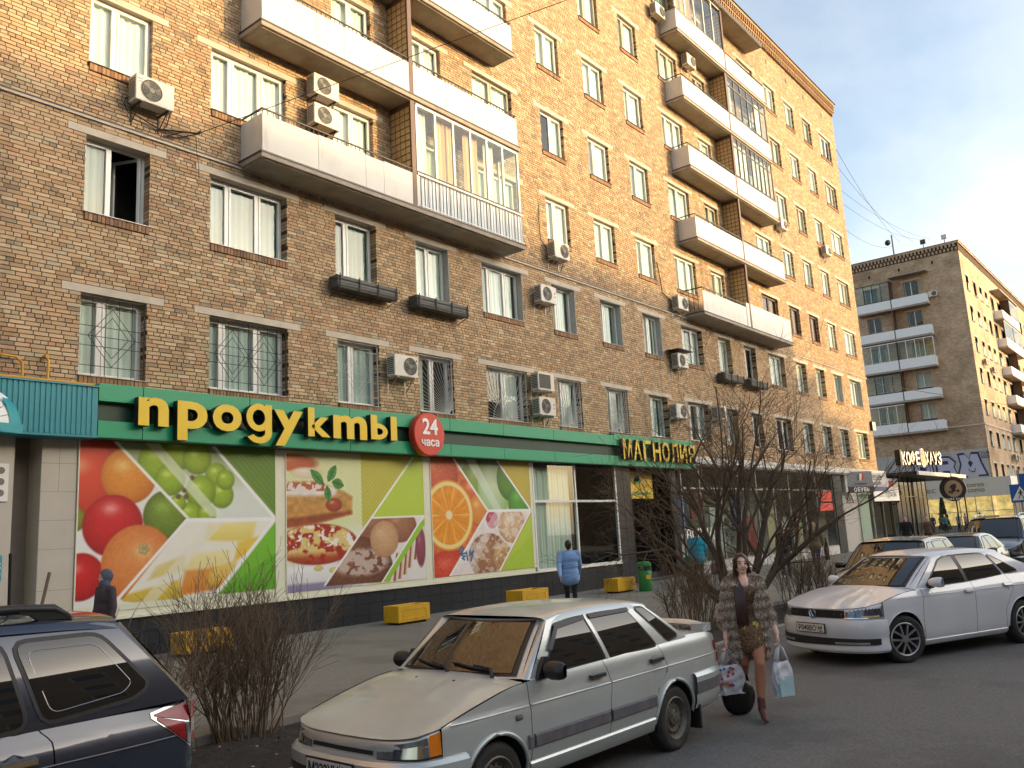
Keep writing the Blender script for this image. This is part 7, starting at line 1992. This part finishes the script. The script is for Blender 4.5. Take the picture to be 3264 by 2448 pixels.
def walker(name, label, loc, rz, h, top, legs, hair, skinm, shoes, stride=.22, arm=.25, jacket_len=.62, bulk=1.0, vox=.016, hood=False, scarf=None, face=True, bag=None):
    """clothed figure facing local +x"""
    e = empty(name, None, loc, rz); tag(e, label, 'person', 'pedestrians'); e.scale = (h / 1.7,) * 3
    P = []; B = bulk
    mats = [skinm, top, legs, hair, shoes] + ([scarf] if scarf else [])
    # legs
    for s, ph in ((1, 1), (-1, -1)):
        hip = Vector((0, s * .09, .9)); foot = Vector((stride * ph, s * .09, .09 + (0 if ph > 0 else .04))); kn = hip.lerp(foot, .5) + Vector((.05 if ph > 0 else .07, 0, .01))
        P += [('c', tuple(hip), tuple(kn), .095 * B, .066, 2), ('c', tuple(kn), tuple(foot), .066, .05, 2), ('c', tuple(foot + Vector((-.05, 0, -.045))), tuple(foot + Vector((.15, s * .02, -.055 if ph > 0 else -.075))), .042, .036, 4)]
    # torso and jacket
    zb = .9 - jacket_len + .52
    P += [('e', (0, 0, .95), (.125 * B, .175 * B, .14), 1 if zb < .95 else 2), ('e', (0, 0, 1.12), (.12 * B, .165 * B, .2), 1), ('e', (.0, 0, 1.3), (.125 * B, .19 * B, .18), 1), ('c', (0, -.1 * B, 1.415), (0, .1 * B, 1.415), .065, .065, 1)]
    if zb < .85: P += [('c', (0, -.06, zb + .1), (0, .06, zb + .1), .14 * B, .14 * B, 1)]
    for s, ph in ((1, -1), (-1, 1)):
        sh = Vector((0, s * (.06 + .115 * B), 1.395)); el = sh + Vector((arm * .35 * ph, s * .05, -.28)); wr = el + Vector((arm * .6 * ph + .06, -s * .01, -.23))
        P += [('c', tuple(sh), tuple(el), .062 * B, .05 * B, 1), ('c', tuple(el), tuple(wr), .05 * B, .04, 1)]
        hand(P, None, wr, (.15, 0, -1), (1, 0, 0), .35, 0)
    # neck, head
    P += [('c', (.0, 0, 1.42), (.02, 0, 1.52), .055, .052, 0 if not scarf else 5), ('e', (.025, 0, 1.605), (.088, .073, .112), 0), ('c', (.05, 0, 1.54), (.085, 0, 1.535), .04, .03, 0), ('c', (.105, 0, 1.60), (.125, 0, 1.575), .012, .015, 0)]
    for s in (1, -1): P += [('e', (.015, s * .074, 1.595), (.02, .01, .03), 0)]
    if hood: P += [('e', (-.07, 0, 1.45), (.07, .13, .06), 1)]
    if scarf: P += [('e', (-.005, 0, 1.62), (.112, .095, .122), 5), ('c', (.0, 0, 1.46), (.03, 0, 1.52), .085, .08, 5)]
    else: P += [('e', (-.02, 0, 1.632), (.106, .088, .104), 3), ('e', (-.05, 0, 1.575), (.066, .078, .075), 3)]
    skin('figure', P, mats, e, vox, 4)
    if face:
        f = MB()
        for s in (1, -1): f.ball((.106, s * .03, 1.612), (.006, .011, .006), 8, 6)
        f.build('eyes', mat('eye', (.03, .02, .02), .3), e); MB().ball((.112, 0, 1.548), (.007, .02, .006), 8, 6).build('lips', mat('lips', rgb(160, 90, 84), .5), e)
    return e
GR = lambda y: .085 * (y + 7.37) / 8.6
m_bluej = cloth('blue_jacket', 142, 178, 226); m_tealj = cloth('teal_jacket', 30, 150, 172); m_tan = cloth('tan_jacket', 120, 102, 78)
walker('person', 'person in a light blue jacket walking past the shop window, seen from behind', (17.0, -3.6, GR(-3.6)), R(38), 1.66, m_bluej, m_blackc, m_hair_d, m_skin, m_shoe, bulk=1.32, stride=.16, arm=.5, jacket_len=.7, face=False)
walker('person', 'person in a turquoise jacket walking towards the shops, seen from behind', (25.3, -2.7, GR(-2.7)), R(25), 1.7, m_tealj, m_blackc, mat('hair_brown', rgb(110, 80, 58), .6), m_skin, m_shoe, bulk=1.28, stride=.1, arm=.12, jacket_len=.72, hood=True, face=False)
pb = empty('handbag', None, (25.55, -3.12, .3 + GR(-3))); tag(pb, 'small pinkish bag carried by the person in turquoise', 'bag')
MB().ball((0, 0, .18), (.1, .14, .2), 12, 8).build('bag_body', cloth('pink_bag', 120, 74, 84), pb, smooth=True); MB().tube([(0, -.08, .33), (0, 0, .5), (0, .08, .33)], .012, 6).build('strap', m_blackc, pb, smooth=True)
walker('person', 'person in a dark jacket and jeans with pale shoes standing behind the bare tree', (27.95, -4.5, GR(-4.5)), R(200), 1.72, m_blackc, m_jean, m_hair_d, m_skin, mat('white_shoe', rgb(200, 198, 194), .5), stride=.1, arm=.1, jacket_len=.6)
walker('person', 'person in a tan jacket and jeans walking behind the bare tree', (31.3, -4.3, GR(-4.3)), R(190), 1.76, m_tan, m_jean, m_hair_d, m_skin, m_shoe, stride=.2, arm=.3, jacket_len=.66, bulk=1.1)
bb = empty('shoulder_bag', None, (31.15, -4.75, .45)); tag(bb, 'dark bag hanging beside the person in the tan jacket', 'bag'); MB().extr([(-.12, 0), (.12, 0), (.14, .4), (.02, .62), (-.14, .4)], -.05, .05).build('bag_body', m_blackc, bb, bevel=.02); MB().tube([(-.08, 0, .55), (0, 0, .8), (.08, 0, .55)], .012, 6).build('strap', m_blackc, bb, smooth=True)
walker('person', 'person in black with a dark cap by the pavilion glass', (43.6, -4.2, GR(-4.2)), R(185), 1.76, m_blackc, m_blackc, m_blackc, m_skin, m_shoe, stride=.15, bulk=1.15, vox=.02)
walker('person', 'person in a brown coat next to the one with the cap', (45.8, -4.6, GR(-4.6)), R(190), 1.7, cloth('brown_coat', 104, 84, 68), m_blackc, m_hair_d, m_skin, m_shoe, stride=.15, jacket_len=.9, vox=.02)
walker('person', 'person with a grey headscarf passing in front of the leftmost poster', (6.6, -2.05, GR(-2)), R(180), 1.64, cloth('plaid', 70, 60, 64), cloth('grey_skirt', 150, 144, 136), m_hair_d, m_skin, m_shoe, stride=.12, bulk=1.2, jacket_len=.75, scarf=cloth('scarf', 82, 88, 104), arm=.04)
for i, (x, y, c, lb) in enumerate(((86.5, 4.9, (52, 50, 52), 'person in dark clothes near the conical evergreen'), (84.5, 3.4, (62, 96, 96), 'person in green grey by the far shop window'), (86, 2.6, (96, 106, 122), 'person in pale grey by the far shop window'), (84, 1.6, (120, 92, 92), 'person in a reddish top by the far shop'), (86.5, .9, (60, 64, 84), 'person in dark blue at the right end by the far shop'))):
    walker('person', lb, (x, y, .05), R(180 + i * 20), 1.66, cloth('far%d' % i, *c), m_blackc, m_hair_d, m_skin, m_shoe, stride=.1, vox=.03, face=False)
# ---------------------------------------------------------------- the walking person in a fur coat, placed on the road between the cars
wom = empty('person', None, (9.03, -11.68, ROAD), R(214)); tag(wom, 'person with long dark hair in a fur coat walking on the road', 'person', 'pedestrians')
wom.scale = (1.0,) * 3
m_tight = mat('tan_tights', rgb(166, 112, 82), .5, var=.06); m_boot = mat('brown_boot', rgb(92, 52, 40), .5, var=.12); m_face = mat('face_skin', rgb(232, 190, 170), .5, var=.04)
m_dress = mat('dress', rgb(112, 84, 56), .6, var=.4, scale=26, stain=(rgb(50, 38, 30), 40, .5, .56, .8), streak=(rgb(206, 190, 60), 16, .6, .64, .8, 1))
# local +x forward (towards the viewer), +y the figure's left
P = []
HL, HR_ = Vector((.0, .085, .96)), Vector((.0, -.085, .96))
KL, AL = Vector((.21, .06, .56)), Vector((.24, .03, .17))      # leading (left) leg, straight down in front
KR, AR = Vector((.02, -.07, .56)), Vector((-.30, -.06, .27))   # trailing (right) leg
for hp, kn, an in ((HL, KL, AL), (HR_, KR, AR)):
    P += [('c', tuple(hp), tuple(hp.lerp(kn, .5)), .09, .078, 1), ('c', tuple(hp.lerp(kn, .5)), tuple(kn), .078, .055, 1), ('c', tuple(kn), tuple(kn.lerp(an, .35) + Vector((-.02, 0, 0))), .054, .056, 1), ('c', tuple(kn.lerp(an, .35) + Vector((-.02, 0, 0))), tuple(an), .056, .034, 1)]
P += [('c', tuple(AL + Vector((0, 0, .04))), tuple(AL + Vector((.01, 0, -.05))), .042, .042, 2), ('c', tuple(AL + Vector((-.01, 0, -.06))), tuple(AL + Vector((.14, .0, -.125))), .04, .03, 2), ('c', tuple(AL + Vector((.14, 0, -.125))), tuple(AL + Vector((.19, 0, -.135))), .032, .024, 2), ('c', tuple(AL + Vector((-.035, 0, -.06))), tuple(AL + Vector((-.045, 0, -.155))), .022, .012, 2)]
P += [('c', tuple(AR + Vector((.01, 0, .06))), tuple(AR), .042, .042, 2), ('c', tuple(AR), tuple(AR + Vector((.07, 0, -.16))), .042, .034, 2), ('c', tuple(AR + Vector((.07, 0, -.16))), tuple(AR + Vector((.12, 0, -.225))), .034, .024, 2), ('c', tuple(AR + Vector((-.04, 0, -.02))), tuple(AR + Vector((-.06, 0, -.13))), .022, .012, 2)]
P += [('e', (0, 0, .98), (.115, .165, .15), 3), ('e', (.01, 0, 1.12), (.1, .125, .16), 3), ('e', (.02, 0, 1.28), (.115, .15, .14), 3), ('e', (.08, .06, 1.3), (.06, .06, .06), 3), ('e', (.08, -.06, 1.3), (.06, .06, .06), 3), ('c', (.05, .05, .92), (.10, .045, .74), .115, .105, 3), ('c', (.01, -.05, .92), (.03, -.045, .74), .115, .105, 3), ('c', (.05, -.03, .9), (.08, -.0, .73), .12, .105, 3)]
P += [('c', (0, -.12, 1.40), (0, .12, 1.40), .055, .055, 0), ('c', (.07, 0, 1.38), (.05, 0, 1.43), .05, .05, 0), ('c', (.0, 0, 1.42), (.025, .0, 1.52), .046, .045, 0)]
HC = Vector((.035, -.005, 1.595))
P += [('e', tuple(HC), (.085, .068, .105), 0), ('c', (.06, 0, 1.535), (.09, 0, 1.522), .042, .028, 0), ('c', (.115, 0, 1.61), (.132, 0, 1.575), .010, .014, 0), ('e', (.09, .03, 1.565), (.025, .025, .02), 0), ('e', (.09, -.03, 1.565), (.025, .025, .02), 0)]
# arms: left slightly out to the side with a bag, right hangs lower with bags
WL, WR = Vector((.10, .29, .86)), Vector((.06, -.25, .82))
for sh, el, wr in ((Vector((0, .15, 1.39)), Vector((-.0, .21, 1.13)), WL), (Vector((0, -.15, 1.39)), Vector((-.02, -.21, 1.12)), WR)):
    P += [('c', tuple(sh), tuple(el), .052, .042, 0), ('c', tuple(el), tuple(wr), .04, .026, 0)]
hand(P, None, WL, (.1, .05, -1), (1, -.1, 0), .75, 0, .95); hand(P, None, WR, (.1, -.02, -1), (1, .1, 0), .75, 0, .95)
skin('body', P, [m_face, m_tight, m_boot, m_dress], wom, .0075, 4)
f = MB()
for s in (1, -1): f.ball((.117, s * .03 - .003, 1.605), (.006, .013, .0065), 10, 6)
f.build('eyes', mat('eye', (.03, .02, .02), .3), wom)
f = MB()
for s in (1, -1): f.tube([(.118, s * .012, 1.627), (.12, s * .03, 1.631), (.108, s * .05, 1.624)], .0035, 5)
f.build('eyebrows', m_hair_d, wom); MB().ball((.124, -.002, 1.542), (.006, .022, .0055), 10, 6).ball((.123, -.002, 1.534), (.006, .018, .006), 10, 6).build('lips', mat('lips', rgb(170, 92, 90), .45), wom)
m_hairw = mat('long_hair', rgb(60, 34, 28), .38, var=.3, scale=40)
# hair: cap and long strands to the waist over the right front
random.seed(31)
H = MB()
H.grid(lambda u, v: (lambda a, t: (HC.x - .01 + .1 * math.sin(t) * math.cos(a), HC.y + .084 * math.sin(t) * math.sin(a), HC.z + .012 + .112 * math.cos(t)))(lerp(R(38), R(322), u), lerp(0, R(118), v)), 26, 10)
H.grid(lambda u, v: (lambda a, t: (HC.x + .0 + .1 * math.sin(t) * math.cos(a), HC.y + .078 * math.sin(t) * math.sin(a), HC.z + .012 + .112 * math.cos(t)))(lerp(R(-60), R(60), u), lerp(0, R(40) + R(26) * abs(u * 2 - 1) ** 1.5, v)), 16, 6)
for i in range(150):
    a = lerp(R(60), R(300), random.random()); sd = 1 if a < PI else -1
    p0 = Vector((HC.x - .01 + .094 * math.cos(a), HC.y + .08 * math.sin(a), HC.z + random.uniform(-.02, .06)))
    if sd < 0 or random.random() < .35:   # falls forward over the figure's right breast
        y = random.uniform(-.11, -.0); pts = [p0, Vector((.03, -.085 + .3 * (y + .05), 1.46)), Vector((.135, y - .01, 1.33)), Vector((.165, y - .015, 1.15)), Vector((.155, y + random.uniform(-.03, .02), random.uniform(.92, 1.04)))]
    else:
        y = random.uniform(.02, .12); pts = [p0, Vector((-.04, y, 1.48)), Vector((-.11, y * .9, 1.36)), Vector((-.13, y * .8, 1.22)), Vector((-.14, y * .7, 1.1))]
    H.tube(pts, [.007, .009, .009, .007, .002], 5, cap=False)
H.build('hair', m_hairw, wom, smooth=True)
# fur coat: open front, pelts in bands; under-shape plus thousands of guard hairs
CP = []
for sy in (1, -1):
    CP += [('c', (-.03, sy * .07, 1.38), (-.04, sy * .08, 1.15), .085, .09, 0), ('c', (-.04, sy * .08, 1.15), (-.03, sy * .10, .68), .09, .09, 0), ('c', (.05, sy * .12, 1.36), (.06, sy * .135, 1.1), .048, .055, 0), ('c', (.06, sy * .135, 1.1), (.06, sy * .15, .66), .055, .06, 0)]
    CP += [('c', (0, sy * .145, 1.40), (-.0, sy * .205, 1.14), .066, .066, 0), ('c', (-.0, sy * .205, 1.14), (.03, sy * .235, 1.0), .066, .07, 0)]
CP += [('c', (-.06, 0, 1.42), (-.09, 0, .68), .07, .10, 0), ('c', (-.05, -.09, 1.44), (-.05, .09, 1.44), .052, .052, 0), ('c', (-.04, .105, 1.44), (.06, .11, 1.36), .05, .048, 0), ('c', (-.04, -.105, 1.44), (.06, -.11, 1.36), .05, .048, 0)]
coat = skin('fur_coat', CP, [mat('fur_base', rgb(136, 114, 92), .95, var=.3, scale=10)], wom, .014, 3)
me = coat.data; nv = len(me.vertices); co = np.zeros(nv * 3); me.vertices.foreach_get('co', co); co = co.reshape(-1, 3); nr_ = np.zeros(nv * 3); me.vertices.foreach_get('normal', nr_); nr_ = nr_.reshape(-1, 3)
NT = 34000; pi_ = rng.integers(0, nv, NT); p = co[pi_] + rng.normal(0, .004, (NT, 3)); n_ = nr_[pi_]
d = n_ * .75 + np.array([0, 0, -.55]) + rng.normal(0, .28, (NT, 3)); d /= np.linalg.norm(d, axis=1)[:, None]
band = .75 * np.sin(p[:, 2] * 2 * PI / .105 + np.where(np.abs(p[:, 1]) > .26, 1.2, 0) + .6 * np.sin(p[:, 1] * 14))
ln = rng.uniform(.016, .036, NT) * (1 + .25 * band); sd_ = np.cross(d, rng.normal(0, 1, (NT, 3))); sd_ /= np.linalg.norm(sd_, axis=1)[:, None]
wv = rng.uniform(.0022, .0045, NT)[:, None]
mid = p + d * ln[:, None] * .55 + np.array([0, 0, .004]); tip = p + d * ln[:, None] + np.array([0, 0, -1]) * ln[:, None] * .35
V = np.stack([p - sd_ * wv, p + sd_ * wv, mid + sd_ * wv * .8, tip, mid - sd_ * wv * .8], 1)
fm = bpy.data.meshes.new('fur'); fm.vertices.add(NT * 5); fm.vertices.foreach_set('co', V.reshape(-1))
fi = (np.array([0, 1, 2, 3, 4])[None] + np.arange(NT)[:, None] * 5).reshape(-1); fm.loops.add(NT * 5); fm.loops.foreach_set('vertex_index', fi); fm.polygons.add(NT); fm.polygons.foreach_set('loop_start', np.arange(0, NT * 5, 5)); fm.polygons.foreach_set('loop_total', np.full(NT, 5))
t = np.clip(.5 + .42 * band + rng.normal(0, .22, NT), 0, 1)[:, None]; cA, cB = np.array(rgb(150, 124, 102)), np.array(rgb(236, 222, 204)); cc = (cA * (1 - t) + cB * t) * rng.uniform(.75, 1.2, (NT, 1))
at = fm.attributes.new('Col', 'FLOAT_COLOR', 'POINT'); c4 = np.ones((NT, 5, 4)); c4[:, :, :3] = cc[:, None, :]; c4[:, 3, :3] *= 1.15; at.data.foreach_set('color', c4.reshape(-1))
fm.materials.append(mat('fur_hair', attr='Col', rough=.8, var=.05)); fm.update(calc_edges=True)
fo = put('fur_hairs', fm, coat); fo['kind'] = 'stuff'
def world_of(v): return wom.matrix_basis @ Vector(v) if False else Matrix.Translation(wom.location) @ Euler((0, 0, R(214))).to_matrix().to_4x4() @ Vector(v)
# carrier bags and hand bag, things of their own held by the hands
def carrier(name, label, at_, w, h, d, mt, rz, dots=None, low=None):
    q = world_of(at_); e = empty(name, None, tuple(q), rz); tag(e, label, 'bag')
    def sh(u, v):
        a = 2 * PI * u; z = -.17 - h * (1 - v); k = (.75 + .25 * math.sin(PI * min(1, (1 - v) * 1.2))) * (1 if v < .97 else .9)
        cr_ = .006 * math.sin(a * 7 + v * 9) + .005 * math.sin(a * 3 - v * 17)
        cx, sx = math.cos(a), math.sin(a); s_ = lambda x: math.copysign(abs(x) ** .55, x)
        return (s_(cx) * w / 2 * k + cr_, s_(sx) * d / 2 * k + cr_ * 1.5, z + .006 * math.sin(a * 4))
    MB().grid(sh, 36, 14).face([(-w / 2.3, -d / 2.6, -.17 - h), (w / 2.3, -d / 2.6, -.17 - h), (w / 2.3, d / 2.6, -.17 - h), (-w / 2.3, d / 2.6, -.17 - h)]).build('bag_body', mt, e, smooth=True)
    for s in (1, -1): MB().tube([(-w * .28, s * d * .2, -.18), (-w * .12, s * d * .12, -.05), (0, s * .008, .0), (w * .12, s * d * .12, -.05), (w * .28, s * d * .2, -.18)], [.016, .012, .008, .012, .016], 6).build('handle', mt, e, smooth=True)
    if dots:
        random.seed(5)
        for i in range(16):
            a, b_ = random.uniform(-w * .38, w * .05), random.uniform(-h + .0, -.08) - .1; MB().lathe([(.001, -d / 2 - .012), (.016, -d / 2 - .012)], 10, 'y', (a, 0, b_)).build('dot', mat('dot%d' % (i % 4), rgb(*[(196, 52, 60), (70, 130, 190), (214, 120, 50), (180, 60, 110)][i % 4]), .6), e)
    if low: MB().extr([(-w * .36, -.17 - h * .98), (w * .36, -.17 - h * .98), (w * .38, -.17 - h * .42), (-w * .38, -.17 - h * .42)], -d / 2 - .008, d / 2 + .008).build('contents', low, e)
    return e
m_wbag = mat('white_plastic', rgb(216, 216, 220), .35, var=.06, scale=8, bump=.3, bscale=14)
RV = math.atan2(-.62, .78)
carrier('carrier_bag', 'white carrier bag with coloured dots in the hand beside the silver car', tuple(WR + Vector((.02, -.0, -.10))), .34, .30, .12, m_wbag, RV, dots=True)
carrier('carrier_bag', 'white carrier bag with a pale blue box held out to the right', tuple(WL + Vector((.01, .01, -.12))), .26, .36, .1, m_wbag, RV + .25, low=mat('pale_blue_box', rgb(176, 206, 212), .5))
hb_ = empty('handbag', None, tuple(world_of(WR + Vector((-.16, .10, -.2)))), RV); tag(hb_, 'shiny black handbag hanging below the dotted carrier bag', 'bag')
MB().grid(lambda u, v: (lambda a, t: ((.19 * math.sin(t) ** .7) * math.copysign(abs(math.cos(a)) ** .8, math.cos(a)) + .006 * math.sin(a * 9), .085 * math.sin(t) ** .7 * math.sin(a) + .006 * math.sin(a * 7 + t * 5), -.43 + .19 * math.cos(t)))(2 * PI * u, PI * v), 30, 14).build('bag_body', mat('black_leather', rgb(30, 28, 28), .35, var=.3, scale=14, bump=.6, bscale=18), hb_, smooth=True)
for s in (1, -1): MB().tube([(-.12, s * .03, -.29), (-.08, s * .03, -.1), (0, s * .01, -.0), (.08, s * .03, -.1), (.12, s * .03, -.29)], .011, 6).build('strap', mat('black_leather', (0, 0, 0)), hb_, smooth=True)
random.seed(77)
# ---------------------------------------------------------------- street furniture
m_ypl = mat('yellow_planter', rgb(220, 168, 30), .6, var=.12, scale=5, bump=.2, bscale=30, stain=(rgb(150, 112, 40), 3, .58, .8, .5))
def planter_mesh():
    b = MB(); w, d, h = 1.0, .5, .42
    b.box(0, w, 0, .06, .05, h).box(0, w, d - .06, d, .05, h).box(0, .06, .06, d - .06, .05, h).box(w - .06, w, .06, d - .06, .05, h).box(.06, w - .06, .06, d - .06, .05, .12)
    return b.mesh('trough', m_ypl)
for k, (x, y, sc, lb) in enumerate([(8.5, -1.12, 1.0, 'yellow concrete planter behind the dense bush, leftmost'), (13.55, -1.3, 1.0, 'yellow concrete planter under the cake poster'), (17.25, -1.9, 1.1, 'yellow concrete planter behind the silver car roof'), (21.95, -1.75, 1.0, 'yellow concrete planter beside the green bin')]):
    e = empty('planter', None, (x, y, GR(y))); e.scale = (sc, sc, sc); tag(e, lb, 'planter', 'yellow planters along the shop')
    put('trough', cached('plm', planter_mesh), e, bevel=.012)
    f = MB(); y_ = -.012; q = [(.14, .12), (.86, .12), (.86, .29), (.82, .33), (.18, .33), (.14, .29)]
    for i in range(6):
        a, c = q[i], q[(i + 1) % 6]; f.bar((a[0], y_ + .01, a[1]), (c[0], y_ + .01, c[1]), .009)
    f.build('panel_moulding', m_ypl, e); MB().box(.07, .93, .07, .43, .3, .34).build('earth', m_soil, e); MB().box(.08, .92, .06, .44, 0, .05).build('foot', m_soil, e)
m_bin = mat('bin_green', rgb(34, 132, 62), .4, var=.1)
for x, y, lb in ((22.85, -2.15, 'green plastic litter bin left of the dark entrance'), (26.2, -1.95, 'green plastic litter bin beside the person in turquoise')):
    e = empty('litter_bin', None, (x, y, GR(y))); tag(e, lb, 'litter bin', 'green litter bins')
    MB().lathe([(.001, .0), (.19, .0), (.2, .02), (.21, .58), (.2, .6), (.18, .6)], 26, 'z').build('body', m_bin, e, smooth=35)
    MB().lathe([(.2, .74), (.215, .75), (.21, .82), (.15, .87), (.001, .88)], 26, 'z').build('lid', m_bin, e, smooth=35)
    MB().lathe([(.185, .58), (.185, .76)], 24, 'z').build('inner_liner', m_pblk, e)
    for a in range(4):
        t = a * PI / 2 + .3; MB().box(-.03, .03, .19, .21, .58, .76).build('lid_post', m_bin, e).rotation_euler = (0, 0, t)
    b = MB().grid(lambda u, v: (.214 * math.cos(lerp(-2.4, -1.7, u)), .214 * math.sin(lerp(-2.4, -1.7, u)), lerp(.36, .48, v)), 6, 1); b.build('sticker', m_ypl, e)
# crossing sign on a post at the right edge
cs = empty('crossing_sign', None, (41.6, -9.45, -.02), R(-75)); tag(cs, 'blue square pedestrian crossing sign at the right edge', 'sign')
m_sblue = mat('sign_blue_road', rgb(34, 92, 170), .4, var=.04)
MB().tube([(0, .05, 0), (0, .05, 3.5)], .035, 10).build('post', m_alu, cs); MB().box(-.38, .38, 0, .015, 2.15, 2.91).build('plate', m_sblue, cs)
MB().extr([(-.33, 2.24), (.33, 2.24), (0, 2.83)], -.006, -.001).build('triangle', m_wlet, cs)
f = MB().extr([(-.02, 2.68), (.03, 2.68), (.035, 2.63), (-.02, 2.63)], -.011, -.0065).extr([(-.03, 2.62), (.03, 2.62), (.04, 2.46), (-.04, 2.46)], -.011, -.0065)
for a, b_ in (((-.02, 2.47), (-.1, 2.3)), ((.02, 2.47), (.08, 2.38)), ((.08, 2.38), (.06, 2.28)), ((-.03, 2.6), (-.09, 2.5)), ((.03, 2.6), (.1, 2.52))): f.bar((a[0], -.008, a[1]), (b_[0], -.008, b_[1]), .014)
f.build('walking_symbol', m_pblk, cs)
b2_ = empty('blue_road_sign', None, (42.0, -9.75, -.02), R(-75)); tag(b2_, 'partly hidden blue road sign behind the crossing sign', 'sign'); MB().box(-.35, .4, .06, .075, 2.85, 3.35).build('plate', m_sblue, b2_); MB().tube([(0, .1, 0), (0, .1, 3.4)], .03, 8).build('post', m_alu, b2_)
# broom handle leaning by the recess
br2 = empty('leaning_pole', None, (4.55, -4.1, GR(-4))); tag(br2, 'thin wooden pole leaning diagonally at the left edge', 'pole')
MB().tube([(0, 0, .0), (.36, .05, 1.72)], .022, 8).build('shaft', mat('pole_wood', rgb(110, 92, 80), .7), br2)
